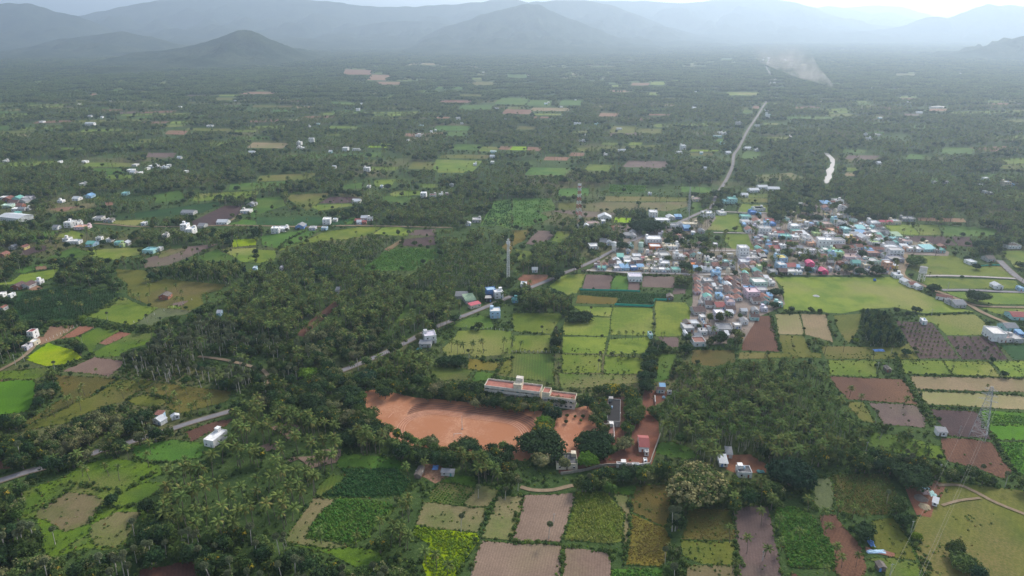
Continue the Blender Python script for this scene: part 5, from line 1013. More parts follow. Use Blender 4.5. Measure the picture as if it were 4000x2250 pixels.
# ---------------------------------------------------------------- fences, walls, poles, posts
netm = plain('green_net', (.05,.42,.30), .8, .15)
def fence(pts, h, mat, name, label, cat='fence', th=.08, post=True, pm=None):
    W = [unproj(x, y) for x, y in pts]; m = MB(); pmb = []
    for a, b in zip(W[:-1], W[1:]):
        d = (b-a).normalized(); nrm = Vector((-d.y, d.x, 0))*th; up = Vector((0,0,h))
        c = [a-nrm, b-nrm, b+nrm, a+nrm]; n = len(m.v); m.v += [tuple(p) for p in c]+[tuple(p+up) for p in c]
        for q_ in ((0,1,5,4),(1,2,6,5),(2,3,7,6),(3,0,4,7),(4,5,6,7)): m.f.append(tuple(n+k for k in q_)); m.m.append(0)
    o = empty(name, W[0]); mm = m.mesh('panel', [mat]); p = link('netting' if 'net' in name else 'coping' if False else 'panel', mm, o); p.location = -W[0]
    tag(o, label, cat); return o
fence(NP('A3',[(632,1168),(800,1172),(960,1175),(1080,1178),(1210,1185)]), 1.6, netm, 'net_fence', 'long green net fence along the upper edge of the dark crop plot')
fence(NP('A3',[(968,1308),(1150,1318),(1328,1326),(1334,1300),(1342,1264),(1460,1264)]), 1.8, netm, 'net_fence', 'kinked green net fence below the dark crop plot')
fence(NP('A4',[(2000,945),(2100,935),(2185,935)]), 1.4, netm, 'net_fence', 'short green net fence near the side road')
stonew = plain('stone_wall', (.36,.32,.27), .95, .35, .8)
fence(NP('C3',[(1300,403),(1312,370),(1325,325),(1350,260),(1375,190),(1398,122)]), 1.9, stonew, 'compound_wall', 'stone compound wall climbing beside the palm clearing', 'wall', .18)
fence(NP('C3',[(460,492),(560,480),(700,455),(790,430),(890,412),(985,410)]), 1.7, stonew, 'compound_wall', 'low stone wall curving under the school trees', 'wall', .18)
fence(NP('C3',[(1080,405),(1200,412),(1300,403)]), 1.7, cm('offwhite'), 'compound_wall', 'off-white wall at the foot of the walled yard', 'wall', .18)
fence(NP('S2',[(758,360),(752,265)]), 2.0, cm('offwhite'), 'compound_wall', 'short off-white gate wall by the small farmhouse', 'wall', .18)
fence(NP('B2',[(1855,238),(1935,205)]), 1.2, cm('mint'), 'roadside_barrier', 'pale green roadside barrier left of the blue house', 'barrier', .12)
blockhouse([('C3',988,398),('C3',1080,400),('C3',1080,378),('C3',990,376)], 2.2, 'flat', 'offwhite', 'grey', 'long off-white toilet block on the yard wall', 'toilet_block', cat='shed')
blockhouse([('C3',1130,402),('C3',1205,404),('C3',1200,384),('C3',1135,382)], 2.0, 'flat', 'offwhite', 'white', 'small off-white block beside the toilet block', 'outhouse', cat='shed')
blockhouse([('C3',1243,370),('C3',1277,372),('C3',1277,342),('C3',1243,338)], 1.2, 'flat', 'white', 'white', 'small square white water cistern in the walled yard', 'cistern', cat='tank')
polem = plain('concrete_pole', (.5,.5,.48), .9, .2); _pmesh = None
def pole(t, x, y, h, label, grp='electric poles'):
    b = unproj(*N(t, x, y)); e = empty('electric_pole', b); m = MB(); m.tube((0,0,0),(0,0,h),.16,.11,6); link('shaft', m.mesh('shaft', [polem]), e)
    m = MB(); m.box(-.7,.7,-.05,.05,h-.6,h-.5); m.tube((-.6,0,h-.5),(-.6,0,h-.2),.06,.05,5); m.tube((.6,0,h-.5),(.6,0,h-.2),.06,.05,5); link('cross_arm', m.mesh('cross_arm', [steel]), e)
    tag(e, label, 'pole', grp)
for t, x, y, h, lab in (('C4',918,295,8,'white concrete pole in the young palm orchard'),('C4',1343,1055,8,'white concrete pole beside the olive meadow'),('C4',1148,1449,7,'white concrete pole at the bottom edge near the domed hut'),('C4',1800,110,6,'thin pole in the brown field left of the pylon'),('B4',1540,200,6,'thin pole above the small white pump house'),('C4',1612,495,7,'pole in the dark hedge above the tan yard'),('B1',150,672,9,'concrete pole leaning over the left-hand track'),('C3',2360,1310,6,'short pole in the grey ploughed strip'),('A1',2305,1000,8,'pole near the blue farm roof'),('C3',395,935,5,'thin stake in the pink ploughed field'),('B4',1025,745,9,'pole beside the lone thatched hut'),('V1',1160,490,12,'tall pole at the village road junction'),('V3',95,1250,9,'street pole near the tiled hut lane'),('A4',1690,1180,9,'pole beside the dirt road junction'),('V1',985,1010,6,'pole in the front village row'),('A3',1400,410,8,'pole at the tan field edge')): pole(t, x, y, h, lab)
postmesh = MB(); postmesh.tube((0,0,0),(0,0,1.9),.13,.13,5); postme = postmesh.mesh('fence_post', [cm('white')])
def posts(t, a, b, n, label, grp):
    A = unproj(*N(t, *a)); B = unproj(*N(t, *b))
    for k in range(n):
        o = link('fence_post', postme, loc=A.lerp(B, k/max(1, n-1))); tag(o, label+', '+('leftmost' if k == 0 else ordw(k+1)+' from left'), 'fence post', grp)
posts('B3',(0,545),(445,552),12,'white fence post in the row below the yellow-olive plot','fence posts below the yellow-olive plot')
posts('B2',(1990,312),(2415,350),12,'white concrete fence post in the row under the bright green plot','fence posts under the bright green plot')
posts('B1',(440,440),(760,290),11,'white post in the row across the tan plots','fence posts across the tan plots')
posts('B2',(1170,590),(1300,545),8,'white roadside post below the main road','roadside posts')
posts('B1',(1265,270),(1810,55),7,'white boundary stone along the grey-green plot','boundary stones by the grey-green plot')
posts('A3',(790,330),(1170,330),4,'white boundary stone along the tan-green upper fields','boundary stones in the upper fields')
# ---- sports ground markings and posts
chalk = plain('faded_chalk', (.62,.34,.24), .95, .3); rut = plain('tyre_ruts', (.21,.105,.075), .95, .3)
ctr = unproj(1808, 1690); ra = R(-13)
def stad(hl, r, a0, a1, n=40):
    out = []
    for k in range(n+1):
        t_ = a0+(a1-a0)*k/n; x = math.cos(t_)*r+(hl if math.cos(t_) >= 0 else -hl); y = math.sin(t_)*r
        out.append(ctr+Vector((x*math.cos(ra)-y*math.sin(ra), x*math.sin(ra)+y*math.cos(ra), 0)))
    return out
for k in range(4):
    o = strip('track_line', stad(20, 16.5+1.5*k, -math.pi*.5, math.pi*1.5, 90), .4, .31+.004*k, chalk); o['kind'] = 'structure'
for k in range(9):
    o = strip('tyre_track', stad(22, 21.5+1.0*k+.5*(k % 2), math.pi*(.14+.02*k), math.pi*(.82-.015*k), 50), .5, .335+.004*k, rut); o['kind'] = 'structure'
o = strip('path_line', [unproj(*N('B2',1250,1166)), unproj(*N('B2',1300,1112))], .4, .37, chalk); o['kind'] = 'structure'
def goal(t, x, y, rz, lab):
    e = empty('goal_posts', unproj(*N(t, x, y)), rz); tag(e, lab, 'goal')
    for s in (-1, 1): m = MB(); m.tube((s*2.4,0,0),(s*2.4,0,2.4),.1,.1,5); link('post', m.mesh('post', [cm('white')]), e)
    m = MB(); m.tube((-2.4,0,2.4),(2.4,0,2.4),.1,.1,5); link('crossbar', m.mesh('crossbar', [cm('white')]), e)
goal('B2',1905,1345,R(10),'small white goal frame near the bottom of the sports ground')
e = empty('flag_pole', unproj(*N('B2',1945,1272))); tag(e, 'tall white pole standing in the middle of the sports ground', 'pole')
m = MB(); m.tube((0,0,0),(0,0,9.5),.16,.1,6); link('shaft', m.mesh('shaft', [cm('offwhite')]), e); m = MB(); m.box(-.5,.5,-.5,.5,0,.35); link('plinth', m.mesh('plinth', [cm('concrete')]), e)
# ---- cars / tractor / tarps
def car(t, x, y, rz, c, lab):
    e = empty('parked_car', unproj(*N(t, x, y)), rz); tag(e, lab, 'car')
    m = MB(); m.box(-2.1,2.1,-.85,.85,.35,.85); n = len(m.v)
    m.v += [(-1.5,-.8,.851),(1.1,-.8,.851),(1.1,.8,.851),(-1.5,.8,.851),(-1.1,-.7,1.45),(.5,-.7,1.45),(.5,.7,1.45),(-1.1,.7,1.45)]
    for q_ in ((4,5,6,7),(0,1,5,4),(1,2,6,5),(2,3,7,6),(3,0,4,7)): m.f.append(tuple(n+k for k in q_)); m.m.append(1 if q_ != (4,5,6,7) else 0)
    link('body', m.mesh('body', [cm(c), glass]), e)
    for sx in (-1.3, 1.3):
        for sy in (-1, 1): m = MB(); m.tube((sx,sy*.7,.33),(sx,sy*.9,.33),.33,.33,10); link('wheel', m.mesh('wheel', [cm('black')]), e)
car('V1',2000,388,R(-8),'white','white car parked on the sandy plot behind the village road')
def cloth(t, x, y, w_, d_, c, lab, hgt=.8):
    b = unproj(*N(t, x, y)); n = 8; v = []; f = []
    for i in range(n+1):
        for j in range(n+1):
            u, s = i/n-.5, j/n-.5; e_ = mnoise.noise(Vector((u*4+x, s*4+y, 0)))
            v.append((b.x+u*w_*(1+.2*e_), b.y+s*d_*(1+.2*e_), max(.1, hgt*(1-3.2*max(abs(u),abs(s))**2+.5*e_))+.1))
    for i in range(n):
        for j in range(n): k = i*(n+1)+j; f.append((k, k+n+1, k+n+2, k+1))
    me = bpy.data.meshes.new('tarpaulin'); me.from_pydata(v, [], f); me.update(); me.materials.append(cm(c))
    md = link('tarpaulin', me); tag(md, lab, 'tarpaulin'); s = md.modifiers.new('thick', 'SOLIDIFY'); s.thickness = .04
cloth('C4',1490,660,5.5,5,'pinkgrey','pinkish heap of sheeting at the edge of the spreading tree'); cloth('C4',1490,628,3.6,2,'skyblue','blue sheet behind the pinkish heap',1.2); cloth('C4',1545,675,4,5,'aqua','pale green-blue cloth heap left of the bright white cart shed')
cloth('C4',965,1140,2.5,6,'blue','long blue tarpaulin leaning below the round dark tree',1.8); cloth('C4',1020,1222,9,2.5,'skyblue','pale blue sheet lying on the strip of red earth',.6)
cloth('C2',1693,432,3.2,4,'blue','deep blue tarpaulin between the thatched hut and the grey-roofed shed',1.4); cloth('B2',1540,520,4,3,'greensheet' if False else 'teal','green tarpaulin beside the grey roadside shed',1.3)
cloth('C3',2345,468,4,2.5,'teal','green tarpaulin right of the white house with the dark terrace',1.0); cloth('B4',1045,530,8,4,'blue','blue and white plastic sheet below the dark plantation rows',.8)
cloth('S2',878,272,2.2,2,'skyblue','light blue barrel cover in the farmhouse yard',1.5); cloth('A4',1005,1080,2.4,3,'blue','blue cloth figure at the top of the big meadow',2.2)
strip('red_earth_bank', [unproj(*N('C4',*p)) for p in ((920,1195),(980,1210),(1060,1225),(1130,1240),(1195,1258))], 3.2, .25, field_mat('red'))['kind'] = 'structure'
# rubble & straw
def heap(t, x, y, r, h, c, lab, cat='heap', name='heap'):
    b = unproj(*N(t, x, y)); v = [(b.x,b.y,h)]; f = []; n = 14; rings = 5
    for i in range(1, rings+1):
        for k in range(n):
            a = 2*math.pi*k/n; rr_ = r*i/rings*(1+.25*mnoise.noise(Vector((math.cos(a)*2+x, math.sin(a)*2, i*.5))))
            v.append((b.x+rr_*math.cos(a), b.y+rr_*math.sin(a), max(.02, h*math.cos(i/rings*math.pi/2)+.3*mnoise.noise(Vector((a*3, i, x))))))
    for k in range(n): f.append((0, 1+k, 1+(k+1) % n))
    for i in range(rings-1):
        for k in range(n): a0 = 1+i*n; f.append((a0+k, a0+n+k, a0+n+(k+1) % n, a0+(k+1) % n))
    me = bpy.data.meshes.new(name); me.from_pydata(v, [], f); me.update(); me.materials.append(cm(c)); tag(link(name, me), lab, cat)
heap('C4',1480,800,3.5,1.1,'straw','pale straw heap in the tan yard below the spreading tree','straw heap','straw_heap')
heap('C4',1440,720,4,1.1,'thatch','brown manure heap beside the spreading tree','heap','manure_heap'); heap('B4',455,16,3,1,'grey','grey rubble heap in the big meadow','rubble','rubble_heap')
# ---------------------------------------------------------------- foliage prototypes
M_coco = leaf_mat('coconut_frond', (.074,.124,.034), (.165,.215,.062), None, .25, .3)
M_cocoY = leaf_mat('dry_frond', (.165,.175,.045), (.215,.200,.070), None, .2, .25)
M_palmy = leaf_mat('palmyra_frond', (.115,.145,.075), (.160,.185,.100), None, .2, .2)
M_areca = leaf_mat('areca_frond', (.050,.100,.026), (.100,.155,.038), None, .25, .3)
M_broad = leaf_mat('broad_leaves', (.048,.090,.027), (.086,.134,.038), (.118,.160,.048), .22, .28)
M_dark = leaf_mat('dark_leaves', (.026,.058,.024), (.046,.086,.032), None, .2, .2)
M_blue = leaf_mat('bluish_leaves', (.026,.062,.038), (.045,.090,.050), None, .2, .2)
M_bright = leaf_mat('bright_leaves', (.075,.180,.020), (.110,.230,.030), None, .25, .2)
M_pale = leaf_mat('pale_leaves', (.115,.135,.058), (.165,.180,.080), (.21,.20,.10), .2, .2)
M_bloom = leaf_mat('pale_blossom', (.215,.220,.085), (.300,.290,.120), None, .15, .15)
M_yell = leaf_mat('yellow_blossom', (.300,.240,.025), (.380,.300,.030), None, .15, .15)
M_lime = leaf_mat('lime_leaves', (.115,.195,.024), (.165,.260,.036), None, .25, .2)
M_crop = leaf_mat('crop_leaves', (.060,.160,.028), (.095,.215,.040), (.12,.19,.05), .25, .2)
M_cropd = leaf_mat('dark_crop_leaves', (.030,.090,.030), (.050,.125,.040), (.07,.13,.04), .25, .2)
M_castor = leaf_mat('castor_leaves', (.190,.230,.050), (.240,.270,.070), (.14,.19,.04), .25, .2)
M_dry = leaf_mat('dry_crop', (.150,.125,.036), (.205,.158,.046), (.16,.14,.04), .2, .25)
M_scrub = leaf_mat('scrub_leaves', (.050,.095,.026), (.090,.145,.034), (.120,.170,.045), .22, .35)

def frond(mb, az, el, L, wid, droop, n=6, m=0, base=(0,0,0), sparse=.12, rr=random):
    ca, sa = math.cos(az), math.sin(az); pts = []; p = Vector(base); a = el
    for i in range(n+1):
        pts.append(p.copy()); st = L/n; a2 = a-droop*(i/n)**1.1
        p = p+Vector((ca*math.cos(a2), sa*math.cos(a2), math.sin(a2)))*st
    side = Vector((-sa, ca, 0))
    for i in range(n):
        f0 = math.sin(math.pi*min(1, (i+.25)/n*.92+.06)); wd = wid*max(.3, f0)
        for s in (-1, 1):
            tw = rr.uniform(-.25, .1)
            a0 = pts[i]; b0 = pts[i].lerp(pts[i+1], 1-sparse)
            o = side*s*wd+Vector((0,0,-wd*(.55+tw)))+(pts[i+1]-pts[i])*.55
            mb.quad(tuple(a0), tuple(b0), tuple(b0+o*.95), tuple(a0+o), m)
def coconut_crown(seed, L=3.3, n=17, small=False, yel=.25, seg=6):
    rr = random.Random(seed); mb = MB()
    for k in range(n):
        az = k*2.399+rr.uniform(-.2,.2); t = k/n; el = R(78)-t*R(105)+rr.uniform(-.1,.1)
        frond(mb, az, el, L*rr.uniform(.85,1.1)*(1 if t > .12 else .75), .60*L/3.3, R(62)+t*R(15), seg, 1 if (t > 1-yel or rr.random() < yel*.3) else 0, rr=rr)
    return mb
def trunk(mb, h, r0, r1, lean, rr, m=0, k=6, seg=4):
    a = rr.uniform(0, 6.28); pts = []; rs = []
    for i in range(seg+1):
        t = i/seg; pts.append(Vector((math.cos(a)*lean*t**1.6, math.sin(a)*lean*t**1.6, h*t))); rs.append(r0+(r1-r0)*t**.6)
    rs[0] *= 1.35; mb.path(pts, rs, k, m); return pts[-1]
def shift(mb, src, off, mo=0, s=1.0):
    n = len(mb.v)
    for p in src.v: mb.v.append((p[0]*s+off[0], p[1]*s+off[1], p[2]*s+off[2]))
    for f in src.f: mb.f.append(tuple(n+k for k in f))
    mb.m += [x+mo for x in src.m]
def palmyra_crown(seed, r=1.75):
    rr = random.Random(seed); mb = MB()
    for k in range(30):
        t = (k+.5)/30; z = 1-1.55*t; az = k*2.399; rad = math.sqrt(max(0, 1-z*z)); d = Vector((math.cos(az)*rad, math.sin(az)*rad, z*.9))
        c = d*r*.62; a = d.orthogonal().normalized(); b = d.cross(a); a = (a+d*.25).normalized(); ph = rr.uniform(0, 3)
        m = 1 if (z < -.25 and rr.random() < .5) else 0; n_ = 7
        for j in range(n_):
            t0 = ph+2*math.pi*j/n_; t1 = t0+.62; u = a*math.cos(t0)+b*math.sin(t0); v = a*math.cos(t1)+b*math.sin(t1)
            mb.tri(tuple(c-d*.15), tuple(c+u*.85+d*rr.uniform(.2,.5)), tuple(c+v*.85+d*rr.uniform(.2,.5)), m)
    return mb
def inner_mass(mb, w, h, z0, shape, seed, m):
    fz, cz, rz_ = (.36, z0+h*.5, .55) if shape == 'umbrella' else (.46, z0+h*.5, .33) if shape == 'column' else (.36, z0+h*.47, .36)
    A, Bn = 14, 7; P = []
    for i in range(Bn+1):
        ph = math.pi*i/Bn-math.pi/2
        for j in range(A):
            a = 2*math.pi*j/A; d = Vector((math.cos(a)*math.cos(ph), math.sin(a)*math.cos(ph), math.sin(ph))); k = 1+.35*mnoise.noise(d*2.2+Vector((seed, 0, 0)))
            P.append((d.x*w*(.36 if shape != 'column' else .3)*k, d.y*w*(.36 if shape != 'column' else .3)*k, cz+d.z*h*fz*k*(.6 if shape == 'umbrella' else 1)))
    for i in range(Bn):
        for j in range(A): mb.quad(P[i*A+j], P[i*A+(j+1) % A], P[(i+1)*A+(j+1) % A], P[(i+1)*A+j], m)
def blob_crown(seed, w=5.0, h=4.5, K=46, q=.55, per=20, z0=2.0, bloom=0., shape='round', cs=1.25, mi=(0,1)):
    """leaf clumps spread over and inside an uneven crown"""
    rr = random.Random(seed); mb = MB(); cs = max(cs, w*.08) if shape != 'column' else cs; q = max(q, cs*.52)
    inner_mass(mb, w, h, z0, shape, seed, mi[0]); lob = [(rr.uniform(0,6.28), rr.uniform(.1,.35)) for _ in range(3)]
    for k in range(K):
        zz = 1-1.55*(k+.5)/K if shape == 'round' else 1-1.15*(k+.5)/K; az = k*2.399+rr.uniform(-.3,.3); rad = math.sqrt(max(0.02, 1-min(1, zz*zz)))
        lb = 1+sum(a*math.cos((i+1)*(az-p)) for i, (p, a) in enumerate(lob))*.5
        s = rr.uniform(.62, 1.0)*lb
        if shape == 'umbrella': c = Vector((math.cos(az)*rad**.7*w/2*s, math.sin(az)*rad**.7*w/2*s, z0+h*.45+zz*h*.42+rr.uniform(-.3,.3)))
        elif shape == 'column': c = Vector((math.cos(az)*rad*w/2*s*.9, math.sin(az)*rad*w/2*s*.9, z0+h*.5+zz*h*.5))
        else: c = Vector((math.cos(az)*rad*w/2*s, math.sin(az)*rad*w/2*s, z0+h*.45+zz*h*.45*s))
        cr = cs*rr.uniform(.65, 1.2); isb = rr.random() < bloom and zz > -.25
        for j in range(per):
            z = rr.uniform(-.55, 1); a = rr.uniform(0, 6.283); r_ = math.sqrt(1-z*z)
            d = Vector((math.cos(a)*r_, math.sin(a)*r_, z)); p = c+d*cr*rr.uniform(.6,1.05)
            nrm = (d+Vector((rr.uniform(-.7,.7), rr.uniform(-.7,.7), rr.uniform(-.3,.9)))).normalized(); u = nrm.orthogonal().normalized(); v = nrm.cross(u)
            t_ = rr.uniform(0, 3); uu = u*math.cos(t_)+v*math.sin(t_); vv = nrm.cross(uu); qq = q*rr.uniform(.6,1.2)
            mb.quad(tuple(p-uu*qq/2-vv*qq*.35), tuple(p+uu*qq/2-vv*qq*.35), tuple(p+uu*qq*.4+vv*qq*.35), tuple(p-uu*qq*.4+vv*qq*.4), mi[1] if (isb and z > -.1) else mi[0])
    return mb
def limb_trunk(seed, h, w, r=.28, nl=5):
    rr = random.Random(seed); mb = MB(); mb.path([Vector((0,0,0)), Vector((.1,0,h*.2)), Vector((0,.1,h*.42))], [r*1.3, r, r*.8], 7)
    for k in range(nl):
        a = 2*math.pi*k/nl+rr.uniform(-.4,.4); mb.path([Vector((0,.1,h*.38)), Vector((math.cos(a)*w*.18, math.sin(a)*w*.18, h*.6)), Vector((math.cos(a)*w*.34, math.sin(a)*w*.34, h*.8))], [r*.6, r*.42, r*.15], 5)
    return mb
PROTO = {}   # kind -> list of (crown mesh, trunk mesh, crown offset, nominal height)
def add_proto(kind, crown, trunkmb, off, nomh, mats, tm, cw):
    PROTO.setdefault(kind, []).append(dict(crown=crown.mesh(kind+'_crown', mats), trunk=trunkmb.mesh(kind+'_trunk', [tm]), off=off, h=nomh, cmb=crown, tmb=trunkmb, mats=mats, tm=tm, cw=cw))
for s in range(6):
    rr = random.Random(s); t = MB(); hh = [11,12.5,9.5,11.5,10.5,13][s]; top = trunk(t, hh-1.2, .2, .13, rr.uniform(.4,2.0), rr)
    add_proto('coconut_palm', coconut_crown(s, 3.6+.15*(s % 3), 17, yel=[.06,.16,.1,.28,.04,.14][s]), t, top, hh, [M_coco, M_cocoY], barkm, 3.2)
for s in range(3):
    rr = random.Random(s+20); t = MB(); top = trunk(t, [2.2,3.2,1.2][s], .22, .16, .3, rr, seg=2)
    add_proto('young_coconut_palm', coconut_crown(s+40, [3.0,3.3,2.4][s], 15, yel=.12), t, top, 4.5, [M_areca if s == 1 else M_coco, M_cocoY], barkm, 2.8)
for s in range(4):
    rr = random.Random(s+60); t = MB(); top = trunk(t, [10,11.5,8.5,9.5][s], .22, .15, rr.uniform(.2,1.4), rr)
    add_proto('palmyra_palm', palmyra_crown(s, 1.75), t, top, 11.5, [M_palmy, M_cocoY], palebark, 1.7)
for s in range(4):
    rr = random.Random(s+80); t = MB(); top = trunk(t, [10,11,9,10.5][s], .12, .09, rr.uniform(.1,.6), rr, k=5, seg=3)
    add_proto('areca_palm', coconut_crown(s+90, 2.7, 12, yel=.05, seg=5), t, top, 11, [M_areca, M_cocoY], palebark, 1.8)
for s in range(6):
    mt = [M_broad, M_dark, M_broad, M_broad, M_dark, M_scrub][s]; w_, h_ = [(7,6),(8,6.5),(6,7),(7.5,6),(9,7),(5.5,5)][s]
    add_proto('leafy_tree', blob_crown(s+100, w_, h_, 40, .62, 20, 2.0, [.0,.0,.12,.06,0,.0][s], cs=1.3), limb_trunk(s, h_+2, w_), (0,0,0), h_+2.2, [mt, [M_yell,M_yell,M_yell,M_pale,M_pale,M_pale][s]], barkm, w_/2)
for s in range(3):
    w_, h_ = [(6.5,6.5),(5.5,7),(7.5,6.5)][s]
    add_proto('pale_tree', blob_crown(s+130, w_, h_, 40, .6, 20, 2.2, [.25,.5,.15][s], cs=1.15), limb_trunk(s+9, h_+2, w_), (0,0,0), h_+2.2, [[M_pale,M_broad,M_pale][s], M_bloom], barkm, w_/2)
for s in range(2):
    add_proto('flowering_tree', blob_crown(s+140, 7, 5.5, 40, .6, 20, 2.0, .4, cs=1.2), limb_trunk(s+12, 7, 7), (0,0,0), 7.5, [M_broad, M_yell], barkm, 3.5)
for s in range(3):
    add_proto('plantation_tree', blob_crown(s+150, 2.6, 7.5, 16, .6, 16, 1.5, 0, 'column', cs=.8), limb_trunk(s+14, 8.5, 1.5, .12, 2), (0,0,0), 9, [[M_blue,M_broad,M_scrub][s], M_pale], palebark, 1.3)

def joined(p, name):
    mb = MB(); shift(mb, p['tmb'], (0,0,0), len(p['mats'])); shift(mb, p['cmb'], p['off'], 0)
    return mb.mesh(name, p['mats']+[p['tm']])
def proto_coll(name, meshes):
    c = bpy.data.collections.new(name)
    for i, me in enumerate(meshes):
        o = bpy.data.objects.new('%s_%02d' % (name, i), me); c.objects.link(o)
    return c
def scatter(name, label, cat, P, rz, sc, ix, coll):
    """many instances of a mass nobody could count, as one object"""
    me = bpy.data.meshes.new(name); me.from_pydata([tuple(p) for p in P], [], [])
    for an, ty, vals in (('rz','FLOAT',rz),('sc','FLOAT',sc),('ix','INT',ix)):
        a = me.attributes.new(an, ty, 'POINT'); a.data.foreach_set('value', np.asarray(vals))
    o = link(name, me); tag(o, label, cat, kind='stuff')
    ng = bpy.data.node_groups.new(name, 'GeometryNodeTree')
    ng.interface.new_socket('Geometry', in_out='INPUT', socket_type='NodeSocketGeometry'); ng.interface.new_socket('Geometry', in_out='OUTPUT', socket_type='NodeSocketGeometry')
    nn = ng.nodes; gi = nn.new('NodeGroupInput'); go = nn.new('NodeGroupOutput'); ci = nn.new('GeometryNodeCollectionInfo')
    ci.inputs['Collection'].default_value = coll; ci.inputs['Separate Children'].default_value = True; ci.inputs['Reset Children'].default_value = True
    ip = nn.new('GeometryNodeInstanceOnPoints'); ip.inputs['Pick Instance'].default_value = True
    def attr(n_, ty):
        a = nn.new('GeometryNodeInputNamedAttribute'); a.data_type = ty; a.inputs['Name'].default_value = n_; return a.outputs['Attribute']
    cx = nn.new('ShaderNodeCombineXYZ'); ng.links.new(attr('rz','FLOAT'), cx.inputs[2])
    er = nn.new('FunctionNodeEulerToRotation'); ng.links.new(cx.outputs[0], er.inputs[0]); ng.links.new(er.outputs[0], ip.inputs['Rotation'])
    ng.links.new(attr('sc','FLOAT'), ip.inputs['Scale']); ng.links.new(attr('ix','INT'), ip.inputs['Instance Index'])
    ng.links.new(gi.outputs[0], ip.inputs['Points']); ng.links.new(ci.outputs[0], ip.inputs['Instance']); ng.links.new(ip.outputs[0], go.inputs[0])
    md = o.modifiers.new('scatter', 'NODES'); md.node_group = ng
    return o

# ---------------------------------------------------------------- groves (which kinds grow where)
KN = ['coconut_palm','young_coconut_palm','palmyra_palm','areca_palm','leafy_tree','pale_tree','flowering_tree','plantation_tree']
GROVES = []
def G(t, pts, wts, spacing, phrase, cover=True, tall=1.0):
    GROVES.append((wts, spacing, phrase, cover, tall)); fill(gmask, extend(NP(t, pts)), len(GROVES))
c_, y_, p_, ar, l_, pa_, fw, pt = range(8)
G('N',[(-300,330),(4300,330),(4300,700),(-300,700)],{c_:.62,l_:.24,ar:.08,pa_:.03,p_:.03},8.5,'in the far groves')
G('N',[(-300,700),(4300,700),(4300,1100),(-300,1100)],{c_:.60,l_:.22,ar:.12,pa_:.03,p_:.03},8.0,'in the village-level groves')
G('N',[(-300,1050),(800,1050),(800,1400),(-300,1400)],{c_:.45,l_:.40,pa_:.05,p_:.10},8.0,'among the left fields')
G('N',[(-300,1400),(900,1380),(900,1800),(-300,1800)],{c_:.25,l_:.50,pa_:.05,p_:.20},7.0,'above the left road')
G('N',[(-300,1850),(700,1820),(620,2700),(-300,2700)],{c_:.10,l_:.62,pa_:.08,p_:.18,fw:.02},6.5,'of the lower-left thicket')
G('A1',[(1450,930),(1950,800),(2300,900),(2350,1080),(1500,1080)],{pt:.7,c_:.3},5.0,'of the left plantation')
G('B1',[(1900,-50),(2600,-50),(2600,330),(1800,300)],{c_:.75,l_:.25},7.0,'of the big grove end')
G('A2',[(200,740),(700,640),(1300,620),(1350,700),(1230,780),(1140,860),(1000,960),(700,1050),(150,1000),(0,900)],{ar:.72,c_:.25,l_:.03},4.6,'of the dark middle plantation')
G('A2',[(0,950),(700,900),(1450,990),(2250,960),(2330,1050),(2200,1200),(1900,1260),(1350,1240),(700,1449),(-100,1449)],{c_:.60,ar:.30,l_:.10},5.6,'of the big middle grove')
G('A2',[(1750,800),(2280,800),(2330,1000),(2200,1100),(1500,1100),(1500,980)],{ar:.75,c_:.25},4.4,'of the mast-side plantation')
G('A2',[(1330,400),(1900,300),(2100,400),(1850,555),(1300,555)],{y_:.75,c_:.25},4.6,'of the pale young plantation')
G('B2',[(0,-20),(1950,-20),(1900,280),(1300,430),(700,330),(0,340)],{c_:.72,l_:.14,ar:.14},5.6,'of the big middle grove')
G('B2',[(480,350),(1200,270),(1260,430),(1120,560),(850,690),(500,700),(430,470)],{pa_:.50,l_:.30,c_:.12,p_:.08},6.0,'of the pale roadside belt')
G('B1',[(1120,590),(1450,330),(1800,230),(2100,260),(2415,450),(2560,560),(2600,900),(2000,870),(1300,800)],{p_:.80,l_:.16,c_:.04},5.6,'of the palmyra stand')
G('B2',[(-100,340),(480,340),(520,560),(600,700),(560,760),(100,850),(-100,900)],{p_:.55,l_:.35,c_:.1},5.8,'of the palmyra stand')
G('B2',[(50,870),(560,690),(1030,690),(1160,880),(1040,1000),(1260,1250),(1250,1449),(880,1449),(880,1200),(420,1150),(100,1010)],{l_:.80,pa_:.10,p_:.05,c_:.05},5.6,'of woods left of sports ground')
G('B2',[(1050,600),(1450,530),(1650,690),(1600,770),(1280,780),(1080,700)],{c_:.55,y_:.25,l_:.2},5.6,'of palms above the school')
G('B2',[(1150,800),(1650,770),(2150,820),(2415,900),(2840,950),(2860,1080),(2415,1110),(2000,1030),(1500,990),(1250,930)],{l_:.45,fw:.40,pa_:.15},5.4,'before the school block')
G('B1',[(370,1350),(640,1160),(940,970),(1290,1130),(1260,1310),(900,1470),(880,1560),(400,1570)],{pa_:.75,l_:.25},5.0,'of the pale roadside clump')
G('N',[(600,1790),(760,1700),(880,1620),(1050,1590),(1200,1640),(1330,1690),(1350,1780),(1310,1850),(1230,1930),(1150,2030),(1120,2090),(1000,2060),(850,2080),(700,2060),(580,1980)],{c_:.97,l_:.03},6.1,'of the lower-left coconut grove')
G('N',[(440,2110),(1000,2060),(1150,2080),(1560,2110),(1640,2080),(1780,2150),(1790,2700),(380,2700)],{c_:.12,l_:.48,p_:.30,pa_:.06,fw:.04},6.2,'of the bottom-edge woods')
G('C2',[(1050,830),(1380,560),(1540,640),(1560,900),(1480,1050),(1640,1150),(1500,1300),(1150,1250),(1060,1100)],{c_:.80,l_:.15,y_:.05},6.5,'right of the leafy plot')
